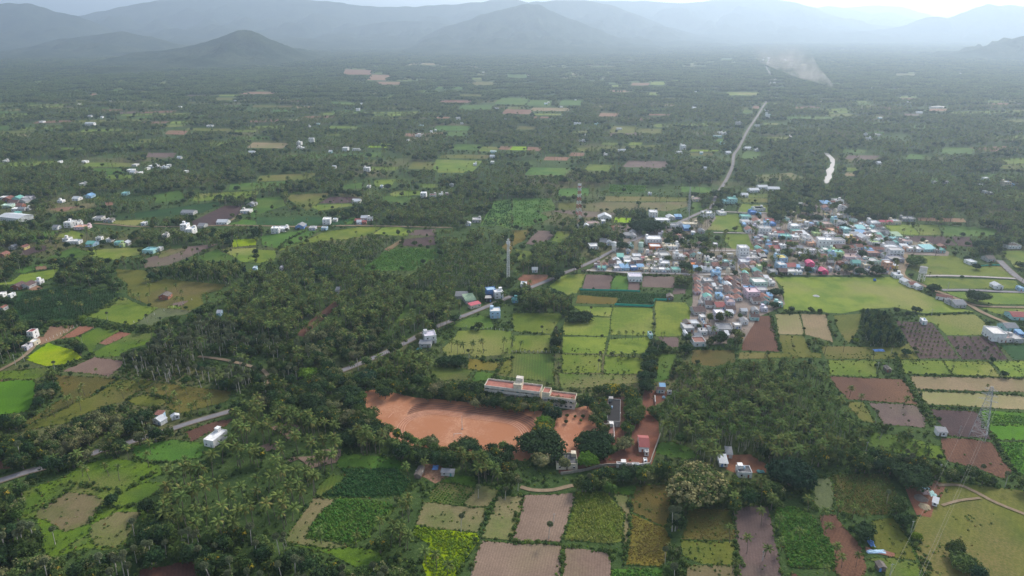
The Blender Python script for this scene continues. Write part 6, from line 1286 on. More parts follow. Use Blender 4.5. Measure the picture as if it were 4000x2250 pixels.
G('C2',[(1270,50),(1560,100),(2100,140),(2200,230),(2415,210),(2460,430),(2300,480),(1900,390),(1500,320),(1250,240)],{l_:.82,c_:.10,pa_:.04,fw:.04},5.6,'of belt below sports ground')
G('C2',[(900,130),(1300,130),(1400,330),(1500,300),(1500,480),(1380,430),(1300,330),(900,290)],{c_:.9,l_:.1},6.5,'below sports ground left')
G('C2',[(1880,300),(2350,400),(2380,560),(2260,560),(1880,470)],{c_:.8,l_:.2},6.0,'right of the thatched hut')
G('C3',[(-50,480),(500,460),(1450,400),(1500,560),(850,620),(300,640),(-50,700)],{l_:.92,pa_:.05,p_:.03},5.0,'of hedge under walled yard')
G('B3',[(1480,640),(1700,560),(1720,640),(2130,640),(2140,700),(2600,600),(2900,620),(2980,800),(3160,1010),(3400,1280),(3350,1449),(3000,1560),(1850,1560),(1700,1480),(1390,1290),(1380,1200),(1500,960)],{c_:.52,ar:.44,l_:.04},4.8,'of the right-hand palm grove')
G('B3',[(1750,700),(2150,680),(2200,900),(2300,1150),(2600,1300),(2700,1430),(2000,1440),(1850,1250),(1800,950)],{ar:.88,c_:.12},3.6,'of the right-hand areca stand')
G('C3',[(1850,-50),(3300-500,-50),(2750,200),(2300,240),(1900,180)],{ar:.90,c_:.10},3.4,'of the right-hand areca stand')
G('B4',[(-10,600),(540,600),(580,800),(760,990),(700,1150),(300,1200),(-10,1100)],{c_:.45,ar:.40,pt:.15},5.0,'of right-hand grove top')
G('B4',[(840,1150),(1300,1170),(1560,1200),(1600,1430),(1700,1560),(1000,1600),(700,1500),(750,1300)],{y_:.55,c_:.40,p_:.05},6.0,'of the orchard near pylon')
G('B4',[(880,150),(1100,170),(1290,420),(1270,500),(1000,490),(920,300)],{pt:1.0},3.6,'of plantation below big meadow')
G('B4',[(540,130),(680,150),(760,470),(700,560),(560,560),(640,400)],{c_:.75,l_:.25},6.0,'of palms by pale plots')
G('C4',[(560,290),(900,240),(1400,330),(1700,370),(2100,500),(2600,560),(2600,760),(2000,650),(1600,540),(1200,480),(600,490)],{l_:.92,pa_:.04,p_:.04},5.0,'of the right-hand hedge')
G('C3',[(2030,520),(2600,480),(2600,780),(2300,790),(2050,780)],{l_:.85,p_:.05,c_:.1},5.6,'near the huge flowering tree')
G('C3',[(1500,830),(1620,850),(1610,1449),(1470,1449)],{l_:.45,p_:.55},5.5,'of strip right of orange crop')
G('C4',[(1080,480),(1260,520),(1330,900),(1400,1000),(1250,1000),(1130,760)],{l_:1.0},6.0,'left of the tan yard')
G('C4',[(900,1400),(1500,1440),(1700,1700),(800,1700)],{l_:.8,p_:.2},6.0,'at the lower right')
G('B3',[(1300,420),(1600,480),(1560,560),(1370,560),(1330,840),(1230,830),(1240,620)],{l_:.95,p_:.05},5.2,'by the bright green strip')
G('B3',[(350,270),(480,280),(480,560),(350,560)],{l_:.6,p_:.4},5.0,'between the pale green fields')
G('B3',[(390,560),(470,560),(460,860),(390,860)],{c_:.85,l_:.15},4.0,'of palms above school wing')
G('B3',[(760,620),(860,580),(830,830),(760,830)],{p_:.6,l_:.4},5.0,'behind the school')
G('B3',[(0,-30),(580,-30),(570,120),(500,200),(100,220),(0,170)],{c_:.62,l_:.38},5.6,'below the turquoise shed')
G('B3',[(1560,200),(1750,100),(2100,120),(2200,200),(2200,560),(1680,560),(1560,420)],{l_:.65,c_:.3,pa_:.05},6.5,'around the lower hamlet')
G('A3',[(0,620),(900,560),(1050,640),(1000,760),(640,1000),(350,1060),(0,1010)],{c_:.78,l_:.18,ar:.04},6.0,'of groves left of village')
G('A4',[(280,100),(900,100),(2415,150),(2415,640),(1900,560),(1250,460),(760,480),(700,300)],{c_:.85,l_:.15},6.6,'of palms behind the village')
G('A3',[(2000,900),(2600,900),(2600,1100),(2000,1100)],{c_:.5,l_:.5},7,'inside the village')
GN_ = len(GROVES)

# ---------------------------------------------------------------- parcels of the far plain (open land versus grove)
def parcel_open(X, Y):
    """1 = open field, 0 = grove, from a skewed grid of plots"""
    a = R(9); u = X*math.cos(a)+Y*math.sin(a); v = -X*math.sin(a)+Y*math.cos(a)
    cw, ch = 95., 62.
    j = np.floor(v/ch).astype(np.int64); off = (j*7919 % 97)/97.*cw
    i = np.floor((u+off)/cw).astype(np.int64)
    hsh = ((i*73856093) ^ (j*19349663)) & 0xffff
    return i, j, hsh, (u+off)-i*cw, v-j*ch, cw, ch
def open_mask(X, Y):
    i, j, h_, fu, fv, cw, ch = parcel_open(X, Y)
    big = np.sin(X*.0021+1.3)*np.cos(Y*.0017+.4)+.6*np.sin(X*.0007-Y*.0011)
    thr = np.clip(.39+.16*big, .10, .62)
    return ((h_ % 1000)/1000. < thr) & (fu > 3) & (fu < cw-3) & (fv > 3) & (fv < ch-3), h_
def parcels():
    """open plots of the far plain as ground surface, one sheet per field type"""
    types = ['lime2','green','olive','tanveg','redtan','mauve','lime','dgreen','tan']; wt = [.26,.2,.2,.08,.05,.05,.06,.05,.05]
    acc = {t: MB() for t in types}; a = R(9); ca, sa = math.cos(a), math.sin(a); cw, ch = 95., 62.
    for j in range(-130, 190):
        off = (j*7919 % 97)/97.*cw
        for i in range(-130, 160):
            u = (i+.5)*cw-off; v = (j+.5)*ch; X = u*ca-v*sa; Y = u*sa+v*ca
            if Y < 700 or Y > 9500 or abs(X) > Y*.95+150: continue
            o_, hh = open_mask(np.array([X]), np.array([Y]))
            if not o_[0]: continue
            px, py = proj(X, Y, 0)
            if py > 1500: continue
            corners = [(u-cw/2+3, v-ch/2+3), (u+cw/2-3, v-ch/2+3), (u+cw/2-3, v+ch/2-3), (u-cw/2+3, v+ch/2-3)]
            W = [(x*ca-y*sa, x*sa+y*ca) for x, y in corners]; bad = False
            for x, y in W+[(X, Y)]:
                qx, qy = proj(x, y, 0)
                if at(fmask, np.array([qx]), np.array([qy]))[0] or at(pmask, np.array([qx]), np.array([qy]))[0]: bad = True; break
            if bad: continue
            k = int(hh[0]) >> 6; r_ = (k % 1000)/1000.; s = 0
            for ti, wv in zip(types, wt):
                s += wv
                if r_ < s: break
            mb = acc[ti]; z = .18
            P4 = [Vector((x, y, z)) for x, y in W]; sk = ((k*37) % 100)/100.
            P4[1] = P4[1].lerp(P4[2], .3*sk); P4[3] = P4[3].lerp(P4[0], .25*(1-sk)); P4[0] = P4[0].lerp(P4[1], .12*sk)
            mb.quad(*[tuple(p) for p in P4])
    for t, mb in acc.items():
        if mb.f: link('far_fields', mb.mesh('far_fields', [field_mat(t)]))['kind'] = 'structure'
parcels()

# ---------------------------------------------------------------- tree placement
TREES = {k: [] for k in KN}     # x, y, scale, rz, variant, label, single
HERO = []
def nearest_ok(X, Y, hgt, cw, vil=False, soft=.0):
    """crown must not hang in front of a traced field, road or building"""
    ok = np.ones(len(X), bool)
    d = np.sqrt(X*X+Y*Y+H*H); wp = cw*FPX/np.maximum(d, 1)
    for fz in (.95, .72):
        px, py = proj(X, Y, hgt*fz)
        for sx in (-.75, 0, .75):
            qx = px+sx*wp
            m = at(fmask, qx, py); vi = np.isin(m, VF) | (np.isin(m, RS) & (rng.random(len(X)) < .7))
            ok &= (m == 0) | vi
            if soft < 1:
                p = at(pmask, qx, py); ok &= (p == 0) | ((p == 1) & (((rng.random(len(X)) < .5) & (qx > 1410)) | ((rng.random(len(X)) < .12) & (qx < 900)) | ((qx > 900) & (qx < 1410)) | ((qx > 2740) & (qx < 2830) & (py < 830)) )) | ((p == 2) & vil & (rng.random(len(X)) < .8))
    return ok
VF = [i+1 for i, (t, p) in enumerate(FIELDS) if t == 'earth']
RS = [i+1 for i, (t, p) in enumerate(FIELDS) if t == 'redsoil' and 1100 < p[0][0] < 1200 and p[0][1] < 1400]
def seed_points():
    out = []
    # dense jittered grid, thinned by each grove's own spacing
    for (y0, y1, sp) in ((215, 520, 3.1), (520, 1100, 3.8), (1100, 2300, 8.0)):
        ys = np.arange(y0, y1, sp)
        for y in ys:
            wx = y*.80+90; xs = np.arange(-wx, wx, sp)
            n = len(xs); X = xs+rng.uniform(-.42, .42, n)*sp; Y = y+rng.uniform(-.42, .42, n)*sp
            out.append(np.stack([X, Y, np.full(n, sp)], 1))
    return np.concatenate(out)
pts = seed_points(); X, Y, SP = pts.T
px, py = proj(X, Y, 0.0)
base_f = at(fmask, px, py)
gx, gy = proj(X, Y, 6.0); grv = at(gmask, gx, gy)
isV = np.isin(base_f, VF); occd = occupied(X, Y)
opn, _ = open_mask(X, Y)
keep = ((base_f == 0) | isV) & ~occd & (grv > 0)
keep &= ~(opn & (Y > 760) & ~isV & (py < 1000) & (at(gmask, px, py) <= 2))
sp_g = np.array([9.]+[g_[1] for g_ in GROVES]); spc = sp_g[grv]
spc = np.where(isV, 6.8, spc)
clump = np.array([mnoise.noise(Vector((x*.018, y*.018, 0))) for x, y in zip(X, Y)])
clump2 = np.array([mnoise.noise(Vector((x*.055, y*.055, 4))) for x, y in zip(X, Y)])
dens = (SP/spc)**2*(1.08+np.where(spc > 5, 1.1, .25)*clump+np.where(spc > 5, 1.5, .7)*clump2)
keep &= rng.random(len(X)) < dens
X, Y, grv, isV, clump = X[keep], Y[keep], grv[keep], isV[keep], clump[keep]
kinds = np.zeros(len(X), int); u = rng.random(len(X))
for gi in range(1, GN_+1):
    m = grv == gi
    if not m.any(): continue
    wts = GROVES[gi-1][0]; ks = list(wts); cw_ = np.cumsum([wts[k] for k in ks]); cw_ /= cw_[-1]
    # neighbouring trees tend to be of one kind
    uu = np.clip(u[m]*.55+.45*np.clip(.5+clump[m]*1.1, 0, .999), 0, .999) if len(ks) > 3 else u[m]
    kinds[m] = np.array(ks)[np.searchsorted(cw_, uu)]
m = isV & (kinds == ar); kinds[m] = l_
HT = np.array([11.2,4.6,10.8,10.8,7.6,8.3,7.2,8.5]); CW = np.array([3.0,2.4,1.7,1.7,3.2,3.0,3.2,1.3])
sc = rng.uniform(.78, 1.15, len(X)); sc = np.where(kinds == c_, rng.uniform(.9, 1.2, len(X)), sc); sc = np.where(isV, sc*.88, sc)*np.where(kinds == ar, rng.uniform(.8, 1.1, len(X)), 1)
ok = nearest_ok(X, Y, HT[kinds]*sc, CW[kinds]*sc, isV)
# where a tall tree would hide a field, try a lower one instead
low = ~ok & (kinds != ar) & (rng.random(len(X)) < .55); kinds2 = np.where(low, l_, kinds); sc2 = np.where(low, rng.uniform(.32,.55,len(X)), sc)
ok2 = nearest_ok(X, Y, HT[kinds2]*sc2, CW[kinds2]*sc2, isV)
fin = ok | (low & ok2); kinds, sc = np.where(ok, kinds, kinds2), np.where(ok, sc, sc2)
X, Y, grv, isV, kinds, sc = X[fin], Y[fin], grv[fin], isV[fin], kinds[fin], sc[fin]
RZ = rng.uniform(0, 6.283, len(X))
print('grove trees', len(X), [int((kinds == k).sum()) for k in range(8)])
for i in range(len(X)):
    TREES[KN[kinds[i]]].append([X[i], Y[i], sc[i], RZ[i], rng.integers(len(PROTO[KN[kinds[i]]])), ('between village houses' if isV[i] else GROVES[grv[i]-1][2]), False])
# singles traced from the photo: crown centre, height
def single(kind, t, x, y, hgt=None, lab=None, k=None, sc=None):
    ki = KN.index(kind); hh = hgt or HT[ki]; p = unproj(*N(t, x, y), z=hh*(.93 if 'palm' in kind else .6))
    TREES[kind].append([p.x, p.y, sc or hh/HT[ki], random.uniform(0, 6.28), k if k is not None else random.randrange(len(PROTO[kind])), lab or 'standing alone', True])
def many(kind, t, pts, hgt, lab):
    for x, y in pts: single(kind, t, x, y, hgt, lab)
CO, YC, PA, LE = 'coconut_palm', 'young_coconut_palm', 'palmyra_palm', 'leafy_tree'
single(PA,'C3',350,955,9.5,'alone in the pink ploughed field'); single(PA,'C2',1930,905,9,'leaning over the tan-green plot'); single(PA,'C2',2095,590,9,'on the edge of the small row crop'); single(PA,'C2',2350,620,8,'on the path left of the narrow tan plot'); single(PA,'C2',2028,1370,6.5,'at the bottom in the pink ploughed field'); single(PA,'C3',1550,900,8,'at the top of the strip right of the orange crop'); single(PA,'C3',1455,1220,8.5,'at the lower left of the strip by the orange crop'); single(PA,'C3',1545,1360,9,'at the bottom of the strip by the orange crop'); single(PA,'C3',1585,1160,7,'half way up the strip by the orange crop'); single(PA,'C3',55,520,9,'left of the looping track under the school trees')
many(CO,'C4',[(400,720),(680,760),(530,820),(820,790),(915,890)],8.5,'in the row below the huge bluish tree'); many(CO,'C4',[(120,890),(150,1090),(320,1010)],8,'over the leafy crop at the lower right'); many(CO,'C4',[(660,1140),(720,1250),(560,930)],8,'on the red-brown strip at the lower right'); many(CO,'C4',[(850,1270),(540,1370)],6.5,'low on the red-brown strip at the lower right')
many(CO,'C3',[(2370,850),(2235,1110),(2405,1140)],8.5,'in the grey ploughed strip at the lower right'); many(CO,'C3',[(2070,1010),(2095,1300)],8.5,'on the edge of the grey ploughed strip')
many(CO,'C2',[(600,1010),(930,1040)],9,'over the lower leafy crop plot'); many(CO,'C2',[(1270,950),(1160,930),(1420,1050),(1380,950)],10,'right of the lower leafy crop plot'); many(CO,'C2',[(1600,1200),(1700,1250),(1800,1290)],9.5,'over the bright lime plot at the bottom'); many(CO,'C2',[(1430,370),(1580,370)],9.5,'beside the thatched hut'); many(CO,'C2',[(1000,190),(1120,170),(1320,210),(1515,190),(1820,290),(1975,340),(2095,370),(2170,430),(2280,460)],9.5,'in the loose row below the sports ground')
many(CO,'C1',[(820,440),(1000,400),(1100,440),(755,400)],8,'in the rough meadow below the road'); many(CO,'C1',[(1080,220),(1190,240),(1380,310),(1400,190)],8.5,'between the road and the rough meadow'); many(PA,'C1',[(1235,930),(1255,1180),(1375,1150),(1060,1220),(480,1010),(1540,1130),(1700,1030),(1790,1060)],9.5,'above the dark soil at the bottom left')
many(CO,'B2',[(1840,440),(1900,455),(1965,450),(2035,445),(2145,450),(2330,440),(2405,400)],10,'in the row across the yellow-green fields'); single(PA,'B2',2010,520,8,'just below the palm row across the yellow-green fields'); many(CO,'B2',[(1680,560),(1610,630),(1740,460)],9,'below the grey roadside shed')
many(CO,'B3',[(945,350),(1005,350),(1075,360),(1140,360),(1195,360),(1240,370)],6.5,'in the upper short palm row'); many(YC,'B3',[(960,525),(1030,548),(1100,552),(1160,540),(1215,555)],4.8,'in the lower short palm row'); many(PA,'B3',[(830,540),(815,635),(740,110),(290,290)],7.5,'alone among the pale green fields'); many(CO,'B3',[(75,430),(5,410)],8,'at the left of the yellow-olive plot')
many(CO,'B4',[(445,440),(550,465)],9,'below the pale ploughed plots, one of two'); many(CO,'B4',[(790,865)],8.5,'alone in the red-brown ploughed field'); many(CO,'B4',[(895,960),(1300,950)],8.5,'on the lower edge of the red-brown ploughed field'); many(CO,'B4',[(1010,545),(1150,590),(725,460)],8,'near the blue plastic sheet'); many(PA,'B4',[(1780,500),(1860,500),(2035,510),(2078,500)],8.5,'at the foot of the dark orchard fields'); single(PA,'B4',1175,490,8,'right of the dark plantation rows'); single(PA,'B4',1035,1120,7.5,'right of the big palm grove in the brown field'); many(PA,'C4',[(1145,650),(2050,410),(2270,500),(1310,260),(1075,60)],8,'at the right-hand hedge')
many(LE,'B4',[(222,137),(405,140),(490,150),(1215,150),(1320,180),(2228,750)],4.5,'below the big meadow'); many(CO,'B1',[(775,860),(745,910),(740,1000),(665,935),(625,975),(490,1060),(410,1090),(1145,890),(1300,790)],8,'on the left brown-green slope'); many(CO,'B1',[(1650,920),(1680,1030),(1790,1050),(1850,1030),(1950,990),(1985,950),(1560,880),(1750,850),(1450,880)],8.5,'on the orange-brown slope above the road'); many(PA,'B1',[(1000,175),(1380,195),(1515,215),(760,390),(497,640)],7.5,'alone on the left-hand fields'); many(CO,'A1',[(1580,1150),(1660,1110),(1700,1170),(1400,1130),(1390,1200),(1660,1240),(1720,1255),(1270,1190),(1230,1180),(1310,1210),(1370,1060)],8.5,'on the olive field at the left'); many(CO,'A1',[(300,1260),(240,1270),(360,1250),(540,1290),(700,1290),(770,1300),(850,1190),(480,1190),(620,1190)],9,'over the dark low plantation at the left')
for fi_, (t, pts4, n1, n2) in enumerate((('B4',[(1230,265),(1530,285),(1790,600),(1440,595)],8,8),('B4',[(1710,405),(2080,410),(2240,605),(1840,602)],6,5))):
    P4 = [unproj(*N(t, *p)) for p in pts4]; sd_ = ['left', 'right'][fi_]
    for a_i in range(n1):
        for b_i in range(n2):
            s, q_ = (a_i+.5)/n1, (b_i+.5)/n2; p = P4[0].lerp(P4[1], q_).lerp(P4[3].lerp(P4[2], q_), s)
            TREES[YC].append([p.x, p.y, random.uniform(.35,.6), random.uniform(0,6.28), random.randrange(3), 'in the %s row of the %s dark orchard' % (ORD[b_i+1], sd_), True])
many(YC,'C4',[(950,165),(1085,200),(1190,215),(1290,180),(1400,170),(1500,190),(1410,240),(1530,260),(1310,110),(1250,130)],4.2,'in the bright green orchard left of the brown field')
many(LE,'S1',[(1765,930),(1915,945),(2065,950),(2025,1020),(2075,1300),(1745,1050),(2140,1240)],2.3,'sapling on the bare red yard')
many(CO,'A4',[(1390,765)],8,'over the white house at the right end of the village'); many(CO,'A4',[(1570,650),(1640,645),(1700,655)],8.5,'on the dark field behind the village')
many(CO,'V1',[(920,880),(1320,860),(1400,920),(1520,870),(1700,900),(680,960),(1460,660),(560,800),(620,750)],8,'over the front row of the village')
many(CO,'V2',[(620,600),(470,140),(380,80),(650,100),(850,70)],7.5,'rising among the tiled huts')

for i_, (x, y) in enumerate([(60,470),(240,480),(150,600),(330,570),(480,570),(560,650),(700,670),(860,670),(950,760),(1050,680),(1180,650),(1290,720),(1150,800),(1500,630),(1600,650),(1700,660),(1850,660),(2000,650),(2150,690),(2270,780),(250,660),(400,690),(820,800),(30,700),(640,760),(1400,760),(1000,580)]):
    single(('flowering_tree' if i_ % 3 == 1 else 'leafy_tree' if i_ % 3 == 0 else 'pale_tree'),'S1',x,y,7.0,'in the row before the school')
for i_, (x, y) in enumerate([(1210,850),(1290,860),(1360,900),(1480,890),(1560,920),(1420,850),(1660,890),(1750,920),(1620,960),(1850,890),(1950,930),(1830,970),(2050,910),(2130,950),(2000,980),(2220,980),(2300,1010),(1720,840),(1960,850),(2180,1020)]):
    single('flowering_tree' if i_ % 4 == 2 else 'leafy_tree','B2',x,y,6.6,'on the sports ground upper edge')
for i_, (x, y) in enumerate([(1330,110),(1420,140),(1490,170),(1580,190),(1680,240),(1760,260),(1860,235),(1930,290),(2090,270),(2180,320),(2270,300),(2360,330),(2390,260),(1500,260),(1600,290),(1700,330),(1240,60),(1300,200),(2230,250),(2330,220),(1400,230)]):
    single('leafy_tree','C2',x,y,6.8,'on the sports ground lower edge')
for i_, (x, y) in enumerate([(1000,960),(930,1000),(960,1090),(1130,1240),(1200,1310),(950,1260),(1010,1360),(900,850),(800,800),(720,760),(640,740),(1110,850),(1170,900),(1220,930),(700,870),(800,960),(950,780)]):
    single('pale_tree' if i_ % 5 == 4 else 'leafy_tree','B2',x,y,7.5,'on the sports ground left side')
for i_, (x, y) in enumerate([(20,330),(60,480),(20,560),(-60,450),(-120,560),(380,330),(420,400),(500,330),(560,420),(420,560),(480,600),(520,520),(370,420),(330,700),(350,640),(400,700),(300,140),(380,160),(200,150),(60,130),(-40,150),(600,100),(680,130),(700,60),(640,60),(-30,650),(40,700)]):
    single('flowering_tree' if i_ % 6 == 5 else 'leafy_tree','S2',x,y,6.5,'around the blackened terrace')
# hero trees (each built for itself)
def hero(t, x, y, wpx, hgt, mats, shape, K, q, per, cs, bloom, label, name='big_tree', tr=.6, ybase=None):
    """x,y = crown centre in the photo, wpx crown width in that tile"""
    P0 = unproj(*N(t, x, y), z=hgt*.6); d = P0.y*cp+(H-hgt*.6)*sp; wm = wpx/TL[t][2]*d/FPX
    e = empty(name, (P0.x, P0.y, 0), random.uniform(0, 6)); tag(e, label, 'tree')
    cr = blob_crown(int(x+y), wm, hgt*.78, int(K*1.5), q, per, hgt*.2, bloom, shape, cs)
    link('crown', cr.mesh('crown', mats), e); link('trunk', limb_trunk(int(x), hgt, wm*.9, tr, 7).mesh('trunk', [barkm]), e)
    r_ = wm*.42; keepk = {}
    HERO.append((P0.x, P0.y, r_))
B_, D_, U_ = [M_broad, M_yell], [M_dark, M_pale], [M_blue, M_broad]
hero('C3',1760,570,560,15,[M_broad, M_bloom],'round',230,.75,24,1.3,.6,'huge pale-yellow flowering tree between the plots and the white house','huge_flowering_tree',.9)
hero('C4',220,470,400,13,U_,'round',150,.7,26,1.5,0,'huge round blue-green tree right of the white house','huge_round_tree',.8)
hero('C3',280,195,440,9,D_,'umbrella',150,.6,24,1.2,0,'wide dark umbrella-shaped tree at the corner of the sports ground','rain_tree',.6)
hero('C3',790,195,400,8,D_,'umbrella',120,.6,22,1.2,0,'broad dark spreading tree below the red-roofed building','spreading_tree',.5)
hero('C3',710,350,210,8,[M_bright, M_broad],'umbrella',70,.6,22,1.1,0,'bright green domed tree beside the cream building','domed_tree',.4)
hero('C3',1065,190,175,8,[M_pale, M_bloom],'round',60,.6,22,1.0,.75,'bushy tree covered in pale yellow blossom left of the ribbed red roof','blossoming_tree',.4)
hero('C3',290,345,190,8,[M_pale, M_bloom],'round',60,.6,22,1.0,.4,'pale greyish flowering tree left of the cream building','blossoming_tree',.4)
hero('C3',495,375,115,7,[M_pale, M_bloom],'round',40,.55,22,.8,.5,'slim pale flowering tree in front of the cream building','blossoming_tree',.3)
hero('C3',310,60,230,7,[M_broad, M_yell],'round',60,.6,22,1.0,.5,'yellow-flowered tree at the right end of the running track','flowering_tree',.35)
hero('C3',850,260,110,7,[M_blue, M_broad],'round',40,.55,20,.9,0,'small blue-green tree in front of the broad dark tree','leafy_tree',.3)
hero('C1',230,1170,300,9,[M_broad, M_bright],'round',110,.6,24,1.2,0,'large domed green tree in the lower left corner','domed_tree',.5)
hero('C1',1045,720,120,6,D_,'round',45,.55,20,.9,0,'lone dark bushy tree in the rough meadow','lone_tree',.3)
hero('C4',1400,520,350,10,D_,'umbrella',110,.65,24,1.3,0,'dark spreading tree shading the tan yard','spreading_tree',.5)
hero('C4',910,1020,220,7,D_,'round',70,.55,22,1.0,0,'round dark tree beside the blue tarpaulin','round_tree',.35)
hero('C4',1770,1180,160,8,[M_broad, M_scrub],'round',60,.6,22,1.1,0,'tall dark tree on the left of the clump in the olive meadow','leafy_tree',.35)
hero('C4',1850,1310,260,7,[M_broad, M_scrub],'round',80,.6,22,1.2,0,'broad leafy tree in the middle of the clump in the olive meadow','leafy_tree',.35)
hero('C4',1980,1400,150,6,[M_blue, M_scrub],'round',40,.6,22,1.1,0,'smaller grey-green tree on the right of the clump in the olive meadow','leafy_tree',.3)
hero('C4',1410,1070,90,3.5,[M_lime, M_broad],'round',25,.5,18,.8,0,'small yellow-green bush on the edge of the olive meadow','bush',.15)
hero('B2',550,1030,270,10,[M_dark, M_broad],'round',110,.65,24,1.4,.0,'big dark green tree beside the coconut grove and the road','big_tree',.5)
hero('B2',1050,770,210,9,[M_blue, M_pale],'round',80,.5,22,1.3,.1,'feathery grey-green tree at the upper left corner of the sports ground','feathery_tree',.4)
hero('B2',480,735,190,7,[M_lime, M_bright],'round',60,.55,22,1.0,.3,'bright yellow-green tree beside the road','bright_tree',.3)
hero('B2',870,930,260,8,[M_dark, M_yell],'umbrella',80,.6,22,1.2,0,'dark spreading tree left of the sports ground','spreading_tree',.4)
hero('B2',1050,1130,230,9,[M_broad, M_bloom],'round',80,.6,22,1.2,.12,'tall leafy tree at the left edge of the sports ground','leafy_tree',.4)
hero('B2',1100,1270,280,8,[M_dark, M_broad],'round',80,.6,22,1.2,0,'round dark tree at the lower left corner of the sports ground','round_tree',.4)
hero('B2',2100,290,80,7,[M_broad, M_pale],'round',30,.5,20,.9,0,'low tree below the pale blue house','leafy_tree',.3)
hero('C2',1660,175,170,6,[M_pale, M_broad],'round',50,.55,20,.9,0,'pale green tree in the belt at the bottom edge of the sports ground','pale_tree',.3)
hero('C2',2000,200,230,7,[M_dark, M_broad],'round',70,.55,22,1.0,0,'dense dark tree in the belt at the bottom edge of the sports ground','leafy_tree',.35)
hero('S2',180,500,10,1,D_,'round',1,.1,1,.1,0,'x','x') if False else None
hero('S2',450,500,300,8,[M_broad, M_scrub],'round',90,.6,22,1.2,0,'leafy tree right of the blackened terrace','leafy_tree',.4)
hero('S2',430,230,230,8,[M_broad, M_yell],'round',70,.6,22,1.1,.12,'green tree above the yard track with a few yellow flowers','leafy_tree',.4)
hero('S2',30,400,190,8,[M_scrub, M_broad],'round',70,.6,22,1.1,0,'light green tree left of the blackened terrace','leafy_tree',.4)
hero('S2',760,450,200,6,[M_broad, M_dry],'round',60,.55,22,1.0,.1,'brownish-green tree between the yard track and the palm grove','leafy_tree',.3)
hero('S2',130,130,260,7,[M_broad, M_yell],'round',80,.6,22,1.1,.55,'yellow-flowered tree above the blackened terrace','flowering_tree',.35)
hero('S1',1530,860,300,9,[M_blue, M_bloom],'round',80,.6,22,1.2,.08,'tall grey-green tree between the two red grounds','leafy_tree',.4)
hero('S1',1350,1040,380,7,[M_bright, M_broad],'round',70,.6,22,1.1,.5,'bright green tree between the two red grounds','leafy_tree',.35)
hero('A3',1245,560,290,12,[M_dark, M_broad],'round',150,.75,24,1.7,0,'huge dark banyan at the upper left of the village','banyan',.9)
hero('A3',1040,740,130,9,[M_dark, M_broad],'round',70,.65,22,1.3,0,'dark rounded tree right of the left water tower','leafy_tree',.4)
hero('A3',1940,255,140,12,[M_dark, M_broad],'round',80,.75,22,1.5,0,'tall dark tree standing over the main road above the village','roadside_tree',.5)
hero('A3',1825,335,110,9,[M_broad, M_dark],'round',60,.65,22,1.3,0,'round green tree left of the main road above the village','round_tree',.4)
hero('A3',1715,260,100,8,[M_dark, M_broad],'round',50,.65,22,1.2,0,'dark tree above the cream house by the main road','leafy_tree',.4)
hero('A3',1445,545,95,8,[M_broad, M_scrub],'round',45,.6,20,1.1,0,'green tree on the road right of the banyan','leafy_tree',.35)
hero('A3',1560,610,130,7,[M_dark, M_broad],'round',50,.6,20,1.1,0,'dark tree in front of the white building by the road','leafy_tree',.35)
hero('A3',415,1010,160,10,[M_dark, M_broad],'round',90,.65,22,1.4,0,'big dark tree at the bend of the main road','roadside_tree',.5)
hero('A3',1630,930,130,9,[M_dark, M_broad],'round',60,.6,22,1.2,0,'dark tree at the end of the palm-lined village lane','leafy_tree',.4)
hero('A3',1620,1070,170,9,[M_broad, M_scrub],'round',80,.6,22,1.3,0,'large leafy tree right of the brown ploughed plots','leafy_tree',.4)
hero('A4',1990,1220,195,9,[M_dark, M_broad],'round',100,.6,24,1.3,0,'round dark tree standing alone in the right-hand meadow','lone_tree',.5)
hero('A4',1560,1140,130,8,[M_dark, M_broad],'round',60,.6,22,1.2,0,'dark tree on the dirt road right of the big meadow','leafy_tree',.4)
hero('A4',1385,890,180,9,[M_broad, M_dark],'round',90,.65,22,1.4,0,'large leafy tree at the right end of the village above the water tower','leafy_tree',.4)
hero('A4',1035,970,150,9,[M_dark, M_dark],'round',70,.6,22,1.3,0,'rounded dark tree on the upper edge of the big meadow','leafy_tree',.4)
hero('A4',755,950,140,8,[M_dark, M_broad],'round',60,.6,22,1.2,0,'dark tree on the left of the upper meadow edge','leafy_tree',.4)
hero('A4',870,985,110,7,[M_dark, M_broad],'round',50,.6,22,1.2,0,'low dark tree between the others on the upper meadow edge','leafy_tree',.4)
hero('A4',180,370,250,12,[M_dark, M_dark],'round',110,.75,22,1.6,0,'very large dark tree above the temple','big_tree',.7)
hero('A4',365,405,180,11,[M_dark, M_broad],'round',80,.75,22,1.5,0,'large dark tree behind the temple','big_tree',.6)
hero('A4',470,480,120,9,[M_dark, M_broad],'round',60,.65,22,1.3,0,'dark tree right of the temple','leafy_tree',.5)
hero('A4',90,480,140,9,[M_dark, M_broad],'round',70,.65,22,1.3,0,'dark tree left of the temple court','leafy_tree',.5)
hero('A4',830,425,190,14,[M_dark, M_dark],'round',110,.8,22,1.8,0,'very large dark tree at the upper right of the village','big_tree',.7)
hero('A4',690,210,110,11,[M_broad, M_lime],'round',60,.7,22,1.4,.2,'pale-topped green tree in the woods above the village','leafy_tree',.5)
hero('A4',2050,740,200,12,[M_dark, M_dark],'round',100,.75,22,1.5,0,'large dark tree left of the pair by the right-hand fields','big_tree',.6)
hero('A4',2190,690,170,12,[M_dark, M_dark],'round',90,.75,22,1.5,0,'large dark tree on the right of the pair by the right-hand fields','big_tree',.6)
hero('A4',440,590,110,8,[M_dark, M_broad],'round',50,.6,20,1.1,0,'bushy tree in the main village street','leafy_tree',.4)
hero('A4',180,800,100,7,[M_dark, M_broad],'round',50,.6,20,1.1,0,'dark tree in the middle of the left village block','leafy_tree',.4)
